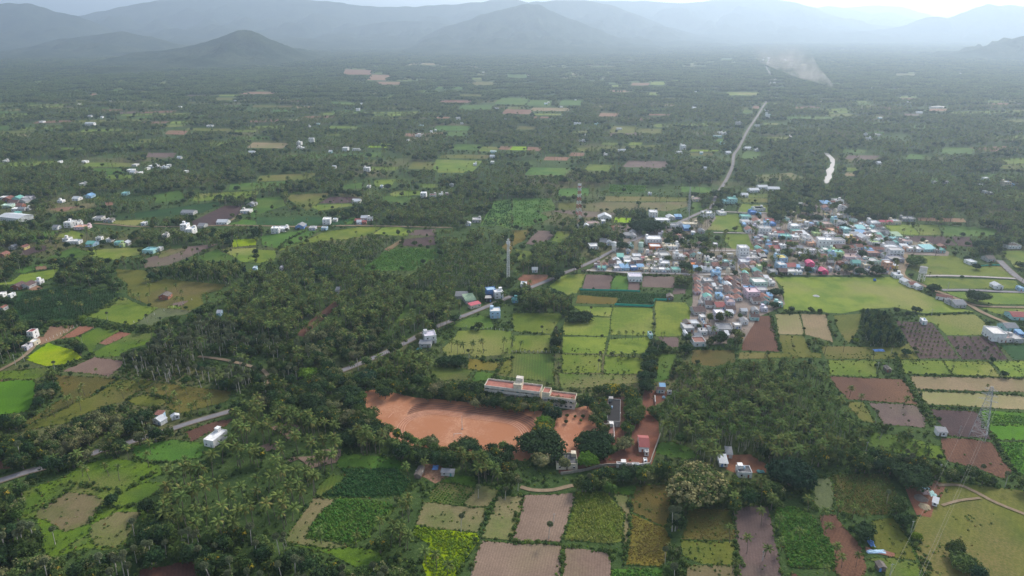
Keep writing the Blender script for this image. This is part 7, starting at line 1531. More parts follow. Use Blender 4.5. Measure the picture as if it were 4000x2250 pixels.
hero('A4',420,860,110,7,[M_dark, M_broad],'round',50,.6,20,1.1,0,'dark tree above the bright pink house','leafy_tree',.4)
hero('A4',225,730,120,6,[M_broad, M_bright],'round',50,.6,20,1.0,.3,'bright green tree in the middle of the village','leafy_tree',.4)
hero('A4',70,1180,140,7,[M_dark, M_broad],'round',60,.6,20,1.1,0,'dark tree at the left edge of the big meadow','leafy_tree',.4)
hero('A4',60,1300,90,6,[M_dark, M_broad],'round',40,.6,20,1.0,0,'smaller dark tree at the lower left of the big meadow','leafy_tree',.3)
hero('A4',1970,940,80,6,[M_dark, M_broad],'round',35,.6,20,1.0,0,'small dark tree in front of the white farm shed','leafy_tree',.3)
hero('A4',2390,925,110,7,[M_dark, M_broad],'round',45,.6,20,1.1,0,'dark tree beside the side road at the right edge','leafy_tree',.3)
hero('A4',1875,860,55,5,[M_dark, M_broad],'round',25,.6,20,.9,0,'little dark tree at the end of the village hedge','leafy_tree',.3)
hero('B4',1305,540,90,4.5,[M_dark, M_dark],'round',40,.5,20,.8,0,'small perfectly round dark tree in the yellow-green field','round_tree',.25)
hero('B4',1400,135,90,5,[M_dark, M_broad],'round',35,.55,20,.9,0,'small dark tree on the lower right edge of the big meadow','leafy_tree',.25)
hero('B4',830,430,55,3.5,[M_lime, M_broad],'round',20,.5,18,.7,0,'small yellow-green bush right of the palm line','bush',.15)
hero('B3',420,455,105,10,[M_dark, M_broad],'column',70,.55,22,1.1,0,'tall dark column-shaped tree between the small pale green fields','column_tree',.4)
hero('B3',1300,665,125,9,[M_blue, M_scrub],'round',65,.6,22,1.2,0,'grey-green tree at the left of the bright green strip','leafy_tree',.4)
hero('B3',1400,480,140,7,[M_dark, M_broad],'round',60,.6,22,1.1,0,'dark tree above the bright green strip','leafy_tree',.35)
hero('B3',1600,660,130,8,[M_broad, M_bloom],'round',60,.6,22,1.1,.3,'pale-topped tree at the right of the bright green strip','pale_tree',.35)
hero('B3',660,205,230,5,[M_dark, M_broad],'umbrella',70,.55,20,1.0,0,'low spreading dark thicket tree in the pale green fields','thicket',.3)
hero('B3',570,235,130,5,[M_dark, M_broad],'round',40,.55,20,1.0,0,'low round bush left of the spreading thicket','bush',.25)
hero('B2',1780,625,150,6,[M_dark, M_broad],'round',60,.55,20,1.0,0,'dark bush on the left of the hedge clump in the small fields','bush',.3)
hero('B2',1900,630,190,6,[M_dark, M_broad],'umbrella',60,.55,20,1.0,0,'dark bush on the right of the hedge clump in the small fields','bush',.3)
hero('B1',80,230,170,10,[M_dark, M_broad],'round',90,.65,22,1.3,0,'big dark tree at the left edge above the track','big_tree',.5)
hero('B1',420,225,100,7,[M_dark, M_blue],'round',45,.55,20,1.0,0,'dark conical tree above the tan plots at the left','leafy_tree',.35)
hero('B1',170,440,180,9,[M_dark, M_broad],'round',80,.6,22,1.3,0,'dark tree behind the red and white roadside shrine','leafy_tree',.4)
hero('B1',750,520,100,8,[M_dark, M_broad],'column',45,.55,20,1.0,0,'dark upright tree right of the bright lime plot','leafy_tree',.35)
hero('B1',450,880,190,9,[M_dark, M_broad],'round',80,.6,22,1.3,0,'dark tree cluster top right of the bright green paddy','leafy_tree',.4)
hero('B1',770,225,75,6,[M_lime, M_pale],'round',30,.55,20,.9,.3,'small pale yellow-green tree above the white post row','pale_tree',.3)
hero('A1',2140,710,120,9,[M_dark, M_broad],'round',60,.65,22,1.2,0,'dark green tree left of the neon lime plot','leafy_tree',.4)
hero('A1',620,890,170,8,[M_dark, M_dark],'round',70,.6,22,1.2,0,'dark round tree among the left fields','leafy_tree',.4)
hero('A1',870,880,130,8,[M_dark, M_dark],'round',60,.6,22,1.2,0,'dark round tree right of the other one among the left fields','leafy_tree',.4)
hero('A2',1240,185,75,9,[M_dark, M_dark],'round',45,.7,20,1.3,0,'dark round tree in the far middle fields','leafy_tree',.4)
hero('A2',2195,255,150,10,[M_dark, M_dark],'round',70,.75,20,1.5,0,'large dark tree at the left of the bright upper fields','big_tree',.4)
hero('A2',600,1000,190,11,[M_dark, M_blue],'round',80,.7,22,1.5,0,'large dark tree inside the grove of the middle','big_tree',.5)
# drop scattered trees that stand inside a hero crown
hx = np.array([h_[0] for h_ in HERO]); hy = np.array([h_[1] for h_ in HERO]); hr = np.array([h_[2] for h_ in HERO])
# trees that hide parts of the main road, standing on its near side
RW = spl([unproj(x, y) for x, y in MAIN])
for a_e, b_e in zip(RW[:-1], RW[1:]):
    pxm = proj(a_e.x, a_e.y, 0)[0]; pr_ = 0
    for lo, hi, w8 in ((190,335,.4),(410,480,.5),(585,645,.5),(900,1175,1.1),(1240,1408,1.2),(1500,1560,.25),(1590,1700,.7),(1890,2060,.25)):
        if lo < pxm < hi: pr_ = w8
    if not pr_: continue
    for _ in range(max(1, int((b_e-a_e).length/4.2*pr_+random.random()))):
        p = a_e.lerp(b_e, random.random()); d_ = (b_e-a_e).normalized(); nr = Vector((d_.y, -d_.x, 0)); off = random.uniform(4.2, 8.5)
        q_ = p+nr*off if (p+nr*off).y < p.y else p-nr*off
        if occupied(np.array([q_.x]), np.array([q_.y]))[0]: continue
        kd = random.choices([LE, 'pale_tree', CO, PA], [.5, .2, .2, .1])[0]
        TREES[kd].append([q_.x, q_.y, random.uniform(.75, 1.1), random.uniform(0, 6.28), random.randrange(len(PROTO[kd])), 'beside the main road', False])
# lone trees dotted along the plot edges
for D_e, W_ in EDGES:
    if D_e < 330 or D_e > 2300: continue
    for i_ in range(len(W_)):
        a_e, b_e = W_[i_-1], W_[i_]
        if random.random() < (b_e-a_e).length/(60 if D_e < 640 else 21):
            x_, y_ = a_e.lerp(b_e, random.random())[:2]
            if occupied(np.array([x_]), np.array([y_]))[0]: continue
            kd = random.choices([CO, LE, PA, 'pale_tree'], [.5, .36, .1, .04])[0]
            TREES[kd].append([x_, y_, random.uniform(.35, .85)*(1 if D_e > 640 else .55), random.uniform(0, 6.28), random.randrange(len(PROTO[kd])), 'on the plot edges', False])
def hero_hit(x, y):
    d = np.hypot(hx-x, hy-y); return bool((d < hr*.9).any())
def in_frame(x, y, z):
    a, b = proj(x, y, z); return -30 < a < 4030 and -30 < b < 2290
KLAB = {'coconut_palm':('coconut palm','palm'),'young_coconut_palm':('young coconut palm','palm'),'palmyra_palm':('round-headed palmyra palm','palm'),'areca_palm':('slim areca palm','palm'),'leafy_tree':('bushy tree','tree'),'pale_tree':('pale-topped tree','tree'),'flowering_tree':('yellow-flecked tree','tree'),'plantation_tree':('slim upright tree','tree')}
def thirds(v, lo, hi, names): return names[min(2, max(0, int(3*(v-lo)/max(1e-6, hi-lo))))]
nid = 0
for kind in KN:
    L = [t for t in TREES[kind] if t[6] or not hero_hit(t[0], t[1])]
    L.sort(key=lambda t: (not in_frame(t[0], t[1], HT[KN.index(kind)]*.8), not t[6], t[1]))
    head = L[:300]; head = [t for t in head if in_frame(t[0], t[1], HT[KN.index(kind)]*.8)]
    rest = L[len(head):]; n0, cat = KLAB[kind]; labs = {}
    ext = {}
    for t in head: t += [*proj(t[0], t[1], 8)]; ext.setdefault(t[5], []).append((t[-2], t[-1]))
    ids = {}
    for t in head:
        P = PROTO[kind][t[4]]; e = empty(kind, (t[0], t[1], 0), t[3]); e.scale = (t[2],)*3
        link('crown', P['crown'], e, tuple(P['off'])); link('trunk', P['trunk'], e)
        ph = t[5]; E = ext[ph]; w1 = 'tall ' if t[2] > 1.02 else 'small ' if t[2] < .78 else ''
        if kind == 'coconut_palm' and t[4] in (1, 3, 5): w1 += 'yellowing '
        if kind == 'leafy_tree' and t[4] in (1, 4): w1 += 'dark '
        if kind == 'leafy_tree' and t[4] == 2: w1 += 'yellow-flecked '
        lab = w1+n0+' '+ph
        if len(E) > 3 and t[6]: ids.setdefault(lab, []).append((t[-2], e))
        elif t[6]: ids.setdefault(lab, []).append((t[-2], e))
        if len(E) > 3 and not t[6]:
            xs = [q_[0] for q_ in E]; ys = [q_[1] for q_ in E]
            lab = w1+n0+', '+thirds(t[-1], min(ys), max(ys), ['far','middle','near'])+' '+thirds(t[-2], min(xs), max(xs), ['left','centre','right'])+' '+ph
            ids.setdefault(lab, []).append((t[-2], e)) 
        elif not t[6]: ids.setdefault(lab, []).append((t[-2], e))
        e['label'] = lab; e['category'] = cat; nid += 1
    for lab, l in ids.items():
        l.sort(key=lambda q_: q_[0]); nl = len(lab.split())
        for i, (_, e) in enumerate(l):
            if len(l) == 1: continue
            if len(l) <= 45 and nl <= 13:
                nn = i+1; tail = 'from left'
                if nn > len(l)/2: nn = len(l)-i; tail = 'from right'
                e['label'] = lab+', '+(('leftmost' if tail[-1] == 't' and tail.endswith('left') else 'rightmost') if nn == 1 else ordw(nn)+' '+tail)
            else: e['group'] = (lab if nl < 12 else ' '.join(lab.split()[:12]))
    if rest:
        coll = proto_coll('proto_'+kind, [joined(p, kind) for p in PROTO[kind]])
        scatter({'coconut_palm':'coconut_grove','young_coconut_palm':'young_palm_grove','palmyra_palm':'palmyra_grove','areca_palm':'areca_grove','leafy_tree':'woodland','pale_tree':'pale_woodland','flowering_tree':'flowering_woodland','plantation_tree':'plantation'}[kind],
                'the many farther '+kind.replace('_', ' ')+'s filling the groves beyond the nearest ones', 'grove',
                [(t[0], t[1], 0) for t in rest], [t[3] for t in rest], [t[2] for t in rest], [t[4] for t in rest], coll)
    print(kind, len(head), len(rest))

# ---------------------------------------------------------------- far woods: clumps of trees
def clump_mesh(seed, size=26, n=24, q=1.3):
    rr = random.Random(seed); mb = MB()
    for k in range(n):
        x, y = rr.uniform(-size/2, size/2), rr.uniform(-size/2, size/2); palm = rr.random() < .6; h_ = rr.uniform(7, 11) if palm else rr.uniform(5, 8.5)
        if palm:
            for j in range(9):
                a = j*2.4+rr.uniform(-.3,.3); L = 3.2; dz = 1.2-2.4*(j/9); c, s = math.cos(a), math.sin(a)
                p0 = (x, y, h_); p1 = (x+c*L*.55-s*.5, y+s*L*.55+c*.5, h_+dz*.5+.5); p2 = (x+c*L, y+s*L, h_+dz-1.0); p3 = (x+c*L*.55+s*.5, y+s*L*.55-c*.5, h_+dz*.5)
                mb.quad(p0, p1, p2, p3, 0)
        else:
            rad = rr.uniform(2.2, 4.0)
            for j in range(18):
                z = rr.uniform(-.5, 1); a = rr.uniform(0, 6.28); r_ = math.sqrt(1-z*z); d = Vector((math.cos(a)*r_, math.sin(a)*r_, z)); p = Vector((x, y, h_-rad*.6))+d*rad*rr.uniform(.7,1)
                nrm = (d+Vector((rr.uniform(-.5,.5),rr.uniform(-.5,.5),rr.uniform(0,.6)))).normalized(); u = nrm.orthogonal().normalized()*q; v = nrm.cross(u)
                mb.quad(tuple(p-u-v*.6), tuple(p+u-v*.6), tuple(p+u*.8+v*.7), tuple(p-u*.8+v*.7), 1+(k % 2))
    return mb.mesh('tree_clump', [M_coco, M_broad, M_dark])
cl = proto_coll('proto_clump', [clump_mesh(s) for s in range(6)])
out = []
for (y0, y1, sp_, s_) in ((2280, 4200, 21, 1.0), (4200, 7200, 34, 1.35), (7200, 11000, 60, 2.0)):
    for y in np.arange(y0, y1, sp_):
        wx = y*.80+120; xs = np.arange(-wx, wx, sp_); n = len(xs)
        a = xs+rng.uniform(-.4,.4,n)*sp_; b = y+rng.uniform(-.4,.4,n)*sp_
        out.append(np.stack([a, b, np.full(n, s_)], 1))
C = np.concatenate(out); cx_, cy_ = C[:,0], C[:,1]
qx, qy = proj(cx_, cy_, 0.0); f_ = at(fmask, qx, qy); tx, ty = proj(cx_, cy_, 9.0); f2 = at(fmask, tx, ty); o_, _ = open_mask(cx_, cy_)
pm_ = at(pmask, qx, qy) + at(pmask, tx, ty)
k_ = (f_ == 0) & (f2 == 0) & ~o_ & (pm_ == 0) & (rng.random(len(C)) < .93)
C = C[k_]; print('clumps', len(C))
scatter('distant_woods', 'distant palm groves and woods covering the far plain', 'woods', [(a, b, 0) for a, b, _ in C], rng.uniform(0, 6.28, len(C)), C[:,2]*rng.uniform(.8, 1.2, len(C)), rng.integers(0, 6, len(C)), cl)

# ---------------------------------------------------------------- undergrowth and crops
def tuft(seed, w=2.2, h=1.4, n=34, q=.45, mats=None):
    rr = random.Random(seed); mb = MB()
    for j in range(n):
        a = rr.uniform(0, 6.28); z = rr.random(); r_ = math.sqrt(1-z*z)*rr.uniform(.6,1); p = Vector((math.cos(a)*r_*w/2, math.sin(a)*r_*w/2, z*h))
        nrm = Vector((math.cos(a)*r_+rr.uniform(-.6,.6), math.sin(a)*r_+rr.uniform(-.6,.6), z+.4+rr.uniform(-.3,.4))).normalized(); u = nrm.orthogonal().normalized()*q/2; v = nrm.cross(u)
        mb.quad(tuple(p-u-v*.8), tuple(p+u-v*.8), tuple(p+u*.7+v), tuple(p-u*.7+v), 0)
    return mb.mesh('tuft', mats)
und = proto_coll('proto_undergrowth', [tuft(1, 3.0, 1.8, 60, .55, [M_scrub]), tuft(2, 2.2, 1.2, 40, .5, [M_broad]), tuft(3, 3.6, 2.4, 70, .6, [M_scrub]), tuft(4, 1.6, .8, 24, .5, [M_lime]), tuft(5, 2.6, 2.0, 50, .55, [M_dark])])
out = []
for (y0, y1, sp_) in ((215, 520, 2.3), (520, 1000, 3.6)):
    for y in np.arange(y0, y1, sp_):
        wx = y*.80+60; xs = np.arange(-wx, wx, sp_); n = len(xs)
        out.append(np.stack([xs+rng.uniform(-.5,.5,n)*sp_, y+rng.uniform(-.5,.5,n)*sp_], 1))
U = np.concatenate(out); ux, uy = proj(U[:,0], U[:,1], 0.0); k_ = (at(fmask, ux, uy) == 0) & ~occupied(U[:,0], U[:,1])
tx, ty = proj(U[:,0], U[:,1], 1.3); k_ &= (at(fmask, tx, ty) == 0) & (at(pmask, tx, ty) == 0)
def infield(dx, dy): a_, b_ = proj(U[:,0]+dx, U[:,1]+dy, 0.0); return at(fmask, a_, b_) > 0
narrow = (infield(5,0) & infield(-5,0)) | (infield(0,6) & infield(0,-6)) | (infield(4,5) & infield(-4,-5)) | (infield(4,-5) & infield(-4,5))
k_ &= ~narrow | (rng.random(len(U)) < .10)
nz = np.array([mnoise.noise(Vector((a*.03, b*.03, 5))) for a, b in U]); ugv = at(gmask, ux, uy); dense_g = np.isin(ugv, [i_+1 for i_, g_ in enumerate(GROVES) if g_[0].get(c_, 0)+g_[0].get(ar, 0) > .7]); k_ &= ~dense_g | (rng.random(len(U)) < .35)
k_ &= rng.random(len(U)) < np.clip(.62+.8*nz, .1, 1)
U = U[k_]; nz = nz[k_]; hp = []
for t_, pl_, wd_ in (('C1',[(620,570),(800,592),(960,632),(1160,655)],2.5),('C1',[(660,620),(560,700),(480,760),(380,805)],1.8),('C1',[(1490,470),(1350,540),(1250,600),(1190,655)],3.5),('C1',[(960,790),(900,880),(860,945)],2),('C1',[(1000,800),(1220,790),(1400,760)],2.5),('C1',[(1250,340),(1420,370),(1700,375)],2),('B1',[(860,965),(950,900),(1110,800)],1.5),('B1',[(1190,1005),(1330,935),(1600,985)],2),('B1',[(560,690),(700,640),(860,580)],4),('B1',[(520,290),(780,290),(1100,300),(1500,340)],5),('B3',[(80,355),(180,370),(300,372)],2.5),('B3',[(-330,590),(-200,640),(10,600)],3),('A4',[(100,1385),(300,1378),(520,1380)],3),('A4',[(1210,1395),(1500,1400),(1800,1390),(1950,1380)],2),('B4',[(1190,560),(1260,760),(1360,900),(1480,1090),(1560,1240)],3),('B4',[(30,200),(70,380),(120,540)],2),('B4',[(1350,760),(1700,770),(2200,790),(2500,795)],1.2),('B4',[(1410,900),(2000,935),(2400,950)],1.2),('B4',[(1480,1050),(1950,1090),(2000,1080)],1.5),('C4',[(2020,30),(2150,180),(2260,370),(2380,520)],2),('C4',[(1180,880),(1330,1050),(1450,1260),(1560,1449)],2.5),('C2',[(2290,660),(2200,830),(2110,1050),(2000,1250),(1890,1449)],1.5),('C3',[(100,700),(40,900),(0,1100)],1.2),('C3',[(1110,760),(1115,900),(1085,1100),(1070,1340)],2),('C3',[(2085,820),(2110,1100),(2140,1449)],2),('C3',[(480,1140),(465,1300),(440,1449)],1.5),('C3',[(0,1125),(240,1140),(470,1150)],1),('C3',[(520,1165),(720,1185),(930,1230)],1.2),('A2',[(460,610),(300,700),(200,790)],3),('A1',[(1150,1235),(900,1370),(700,1449)],4),('A3',[(670,990),(800,1010),(1000,1025),(1500,1030)],3)):
    Wl = spl([unproj(*N(t_, *p)) for p in pl_])
    for a_e, b_e in zip(Wl[:-1], Wl[1:]):
        for _ in range(max(1, int((b_e-a_e).length*wd_/1.6))):
            p = a_e.lerp(b_e, random.random()); hp.append((p.x+random.gauss(0, wd_*.45), p.y+random.gauss(0, wd_*.45)))
U = np.concatenate([U, np.array(hp)]); print('undergrowth', len(U), len(hp))
ixs = np.where(rng.random(len(U)) < .12, 3, rng.choice([0,1,2,4], len(U), p=[.4,.25,.2,.15]))
scatter('undergrowth', 'shrubs, weeds and hedge growth filling the edges between the fields', 'undergrowth', [(a, b, 0) for a, b in U], rng.uniform(0, 6.28, len(U)), np.concatenate([rng.uniform(.45, 1.15, len(U)-len(hp)), rng.uniform(.4, .95, len(hp))]), ixs, und)
# thin banks of grass tufts along near field edges and inside grassy plots
tuf = proto_coll('proto_weeds', [tuft(11, .9, .35, 12, .3, [M_scrub]), tuft(12, .7, .3, 10, .28, [M_lime]), tuft(13, 1.1, .5, 14, .3, [M_scrub]), tuft(14, .8, .35, 12, .28, [M_dry])])
n = 30000; wy = 230+rng.random(n)**.8*240; wx = (rng.random(n)*2-1)*(wy*.8+20)
qx, qy = proj(wx, wy, 0.0); f_ = at(fmask, qx, qy); ty_ = np.array(['']+[t for t, _ in FIELDS]+['']*1); fi_ = np.where(f_ > NF, 0, f_)
tt = ty_[fi_]; prob = np.select([np.isin(tt, ['mixed','olive','lime','lime2','greyg']), np.isin(tt, ['tanveg','odark','green']), np.isin(tt, ['yard','redsoil','mauve'])], [.8, .5, .08], 0.0)
nzz = np.array([mnoise.noise(Vector((a*.05, b*.05, 9))) for a, b in zip(wx, wy)])
k_ = (rng.random(n) < prob*np.clip(.35+1.6*nzz, 0, 1)) & ~occupied(wx, wy)
wl = [(a, b, .1) for a, b in zip(wx[k_], wy[k_])]; n0_ = len(wl)
for D_e, W_ in EDGES:
    if D_e > 1150: continue
    for i_ in range(len(W_)):
        a_e, b_e = W_[i_-1], W_[i_]
        for _ in range(int((b_e-a_e).length/(1.1 if D_e < 450 else 3.5)+random.random())): p = a_e.lerp(b_e, random.random()); wl.append((p.x+random.gauss(0,.35), p.y+random.gauss(0,.35), 0))
nW = len(wl); print('weeds', nW)
scatter('weeds', 'weeds and grass tufts over the meadows and along the field banks', 'weeds', wl, rng.uniform(0, 6.28, nW), rng.uniform(.6, 1.8, nW), rng.choice([0,1,2,3], nW, p=[.35,.15,.4,.1]), tuf)
def crop(t, poly, mats, sp_, w_, h_, n, q, name, label, jit=.35, rowang=None, sr=(.7,1.2), fillp=.93):
    P = [unproj(x, y) for x, y in NP(t, poly)]; xs = [p.x for p in P]; ys = [p.y for p in P]; c = Vector(((min(xs)+max(xs))/2, (min(ys)+max(ys))/2, 0)); D = max(max(xs)-min(xs), max(ys)-min(ys))
    e = P[1]-P[0]; a = math.atan2(e.y, e.x) if rowang is None else rowang; g_ = np.arange(-D*.75, D*.75, sp_); A, B = np.meshgrid(g_, g_); A = A.ravel()+rng.uniform(-jit,jit,A.size)*sp_; B = B.ravel()+rng.uniform(-jit,jit,B.size)*sp_
    X_ = c.x+A*math.cos(a)-B*math.sin(a); Y_ = c.y+A*math.sin(a)+B*math.cos(a); ins = np.zeros(len(X_), bool)
    for i in range(len(P)):
        p, q2 = P[i], P[i-1]; con = (p.y > Y_) != (q2.y > Y_)
        with np.errstate(all='ignore'): ins ^= con & (X_ < (q2.x-p.x)*(Y_-p.y)/(q2.y-p.y)+p.x)
    nn_ = np.array([mnoise.noise(Vector((x*.08, y*.08, 2))) for x, y in zip(X_, Y_)]); k_ = ins & (rng.random(len(X_)) < np.clip(fillp+.9*nn_, 0, 1))
    co = proto_coll('proto_'+name, [tuft(int(poly[0][0])+s, w_*rng.uniform(.85,1.15), h_*rng.uniform(.85,1.15), n, q, mats) for s in range(4)])
    scatter(name, label, 'crop', [(x, y, .1) for x, y in zip(X_[k_], Y_[k_])], rng.uniform(0, 6.28, k_.sum()), rng.uniform(*sr, k_.sum()), rng.integers(0, 4, k_.sum()), co)
crop('C2',[(800,440),(1330,440),(1450,560),(1370,690),(900,700),(630,690),(800,570),(850,490)],[M_cropd],1.25,1.5,1.3,16,.5,'leafy_crop','dark leafy crop in the upper plot below the sports ground')
crop('C2',[(800,725),(1230,755),(1300,810),(1100,990),(1070,1070),(880,1140),(640,1090),(490,1080),(540,960),(650,830)],[M_crop],1.25,1.5,1.4,16,.5,'leafy_crop','bright leafy crop in the lower plot beside the coconut grove')
crop('C3',[(600,680),(870,660),(1050,860),(1030,1110),(900,1130),(510,1100),(570,900)],[M_castor],1.35,1.3,1.4,14,.45,'yellow_green_crop','yellow-green crop plants right of the upper pink ploughed plot')
crop('C3',[(955,1390),(1410,1380),(1430,1500),(955,1500)],[M_crop],1.1,1.3,1.2,14,.5,'leafy_crop','bright leafy crop at the bottom edge below the orange field')
crop('C4',[(90,810),(255,810),(390,885),(470,965),(620,1200),(620,1370),(200,1360),(165,1200),(70,925)],[M_crop],1.25,1.4,1.3,16,.5,'leafy_crop','leafy crop under the palms at the lower right')
crop('C3',[(1135,880),(1440,1010),(1490,1100),(1425,1360),(1085,1335)],[M_dry],.85,.9,.7,9,.35,'ripe_crop','orange ripening crop near the bottom of the photo',fillp=.7)
crop('C3',[(1690,820),(2050,830),(2100,1100),(1610,1100),(1650,1000)],[M_dry],1.1,.9,.6,9,.35,'ripe_crop','brownish ripening crop right of the green strip',fillp=.45)
crop('C4',[(610,500),(1120,500),(1220,700),(1120,860),(880,870),(690,840),(650,690)],[M_scrub],1.1,1.0,1.1,10,.4,'tall_crop','tall olive-green crop left of the tan yard')
crop('C2',[(1510,985),(2070,1065),(2090,1110),(1890,1400),(1850,1500),(1700,1500),(1570,1300),(1650,1150),(1480,1055)],[M_lime],1.2,1.6,.9,16,.45,'lime_crop','bright lime-green creeping growth in the plot at the bottom',fillp=.9)
crop('C2',[(1650,660),(1725,575),(1860,585),(2050,625),(2030,680),(1945,780),(1650,740)],[M_crop],1.6,1.1,.7,12,.4,'row_crop','young green crop in rows right of the thatched hut',jit=.12,fillp=.75)
crop('A3',[(640,1185),(1460,1200),(1450,1245),(1330,1250),(1320,1300),(990,1295),(1010,1240),(640,1208)],[M_cropd],1.7,1.5,1.2,12,.6,'dark_row_crop','dark green crop rows inside the green net fences',jit=.1)
crop('B4',[(2050,1110),(2415,1155),(2415,1230),(2060,1232)],[M_crop],1.2,1.3,.45,10,.5,'rice_crop','thick green rice in the upper paddy right of the pylon',jit=.4)
crop('C4',[(2185,195),(2415,205),(2415,490),(2380,490)],[M_crop],1.2,1.3,.45,10,.5,'rice_crop','thick green rice in the lower paddy right of the pylon',jit=.4)
crop('A1',[(210,1200),(620,1140),(1150,1205),(880,1370),(770,1440),(220,1440),(150,1330)],[M_dark],2.0,2.0,1.6,12,.7,'low_plantation','low dark plantation under tall palms at the left',jit=.15)
crop('A2',[(1160,865),(1240,790),(1490,780),(1780,795),(1700,860),(1510,945),(1490,980),(980,980)],[M_crop],2.4,2.2,2.0,12,.8,'banana_crop','green banana plants in the clearing of the big grove',jit=.2)
crop('A3',[(975,420),(1260,410),(1270,470),(1150,480),(980,475)],[M_dark],2.4,2.6,4.5,18,.8,'tree_rows','dark rows of young trees behind the banyan',jit=.1)
crop('A2',[(2130,560),(2260,340),(2415,320),(2415,590),(2300,555)],[M_cropd],2.6,2.2,1.2,10,.9,'broad_crop','green crop across the bright upper fields',jit=.3,fillp=.6)
crop('A3',[(10,310),(360,310),(410,400),(240,430),(370,470),(200,550),(10,560)],[M_crop],3.0,2.2,1.0,10,.9,'broad_crop','bright green crop left of the red and white telecom tower',jit=.3,fillp=.5)
crop('A3',[(915,180),(1270,190),(1255,245),(925,235)],[M_bright],3.0,3.0,2.2,14,1.0,'banana_crop','bright green banana patch in the upper centre',jit=.3)
# ---------------------------------------------------------------- hills
def hill_mat():
    m, nt, bs = newmat('forested_hill'); tc = nt.nodes.new('ShaderNodeTexCoord'); vec = tc.outputs['Object']
    n1 = noise_node(nt, vec, .004, 6, .7); n2 = noise_node(nt, vec, .045, 4, .8)
    col = mix(nt, maprange(nt, n1, .4, .6), (.026,.046,.022), (.075,.092,.046)); col = mix(nt, maprange(nt, n2, .45, .7), col, (.018,.034,.018))
    col = mix(nt, maprange(nt, noise_node(nt, vec, .009, 5, .8), .68, .76, 0, .5), col, (.20,.155,.12))
    nt.links.new(col, bs.inputs['Base Color']); bs.inputs['Roughness'].default_value = 1; bs.inputs['Specular IOR Level'].default_value = 0
    bu = nt.nodes.new('ShaderNodeBump'); bu.inputs['Strength'].default_value = 1; bu.inputs['Distance'].default_value = 14
    nt.links.new(n2, bu.inputs['Height']); nt.links.new(bu.outputs[0], bs.inputs['Normal']); return m
HM = hill_mat()
def hill(pts, D, front, back, seed, n=150, rows=34, rough=1.0, pw=1.25):
    xs = [p[0] for p in pts]; v = []; f = []; x0, x1 = min(xs), max(xs)
    for i in range(n+1):
        x = x0+(x1-x0)*i/n
        for k in range(len(pts)-1):
            if pts[k][0] <= x <= pts[k+1][0]: break
        a, b = pts[k], pts[k+1]; t = (x-a[0])/max(1e-6, b[0]-a[0]); t = t*t*(3-2*t)*.5+t*.5; y = a[1]+(b[1]-a[1])*t
        c = ray_at(x, y, D); hc = max(2, c.z+mnoise.noise(Vector((x*.02, seed, 0)))*front*.004)
        for j in range(-rows, rows//2+1):
            s = j/rows if j < 0 else j/(rows/2); Y_ = D+(front*s if j < 0 else back*s); X_ = c.x*(1+.0*s)+mnoise.noise(Vector((i*.05, s*2, seed)))*front*.02
            pr = (1-abs(s))**pw if s < 0 else (1-s)**1.2
            wp = Vector((X_/front*2.2, Y_/front*2.2, seed)); rg = 1-abs(mnoise.fractal(wp*2.0, .9, 2.1, 5))*1.0
            am = 4*pr*(1-pr); z = hc*pr*(1-.9*rough*am*(rg-.35)) + hc*.05*am*mnoise.noise(wp*14)
            v.append((X_, Y_, max(-4, z-3*(1-pr))))
    w_ = rows+rows//2+1
    for i in range(n):
        for j in range(w_-1): a = i*w_+j; f.append((a, a+w_, a+w_+1, a+1))
    me = bpy.data.meshes.new('hill'); me.from_pydata(v, [], f); me.polygons.foreach_set('use_smooth', [True]*len(f)); me.update()
    if sum(p.normal.z for p in me.polygons) < 0: me.flip_normals()
    me.materials.append(HM); link('hill', me)['kind'] = 'structure'
hill([(-900,-40),(-500,-10),(-200,10),(0,15),(35,13),(105,13),(163,26),(221,47),(280,60),(330,78),(450,130),(600,185),(750,215)], 8500, 3300, 3000, 1)
hill([(100,120),(250,70),(314,62),(390,45),(480,25),(580,8),(700,-5),(900,-8),(1150,-5),(1300,8),(1400,20),(1520,28),(1650,24),(1780,16),(1860,8),(1915,0),(1990,-4),(2080,8),(2200,30),(2400,70)], 11000, 4200, 3000, 2, 220, 40)
hill([(-200,250),(0,205),(100,185),(250,150),(370,137),(480,123),(580,145),(670,168),(760,200),(850,225)], 6500, 1700, 1500, 3)
hill([(-300,345),(-100,330),(60,322),(200,296),(360,262),(443,227),(541,203),(611,199),(690,188),(757,176),(800,166),(844,152),(880,137),(903,128),(930,119),(955,116),(980,119),(1001,127),(1066,158),(1135,194),(1223,229),(1340,258)], 5000, 1050, 1500, 4, 220, 40, .8, 1.15)
hill([(-500,350),(-100,346),(0,340),(175,303),(326,276),(430,262),(524,260),(640,278),(757,305),(900,320)], 3750, 420, 700, 5, 150, 26, .7)
hill([(1450,250),(1530,225),(1620,170),(1708,118),(1760,96),(1824,78),(1900,55),(1950,40),(1999,26),(2051,15),(2104,17),(2162,41),(2232,76),(2319,111),(2400,138),(2465,160),(2600,192),(2750,215)], 8000, 2300, 2500, 6, 200, 40)
hill([(1150,160),(1300,120),(1500,85),(1650,80),(1780,100),(1950,150)], 9300, 1900, 1500, 12)
hill([(1950,40),(2100,5),(2230,0),(2290,3),(2377,17),(2494,58),(2610,105),(2750,140),(2900,165)], 10500, 2800, 2500, 7)
hill([(2150,30),(2300,4),(2400,4),(2500,3),(2645,13),(2733,9),(2791,0),(2908,-6),(3024,-3),(3111,9),(3170,29),(3245,58),(3344,82),(3430,99),(3550,110)], 13500, 4000, 3000, 8, 200)
hill([(3000,90),(3100,60),(3187,32),(3240,23),(3315,35),(3373,47),(3408,55),(3478,47),(3548,70),(3650,95),(3750,104)], 16500, 3000, 3000, 9)
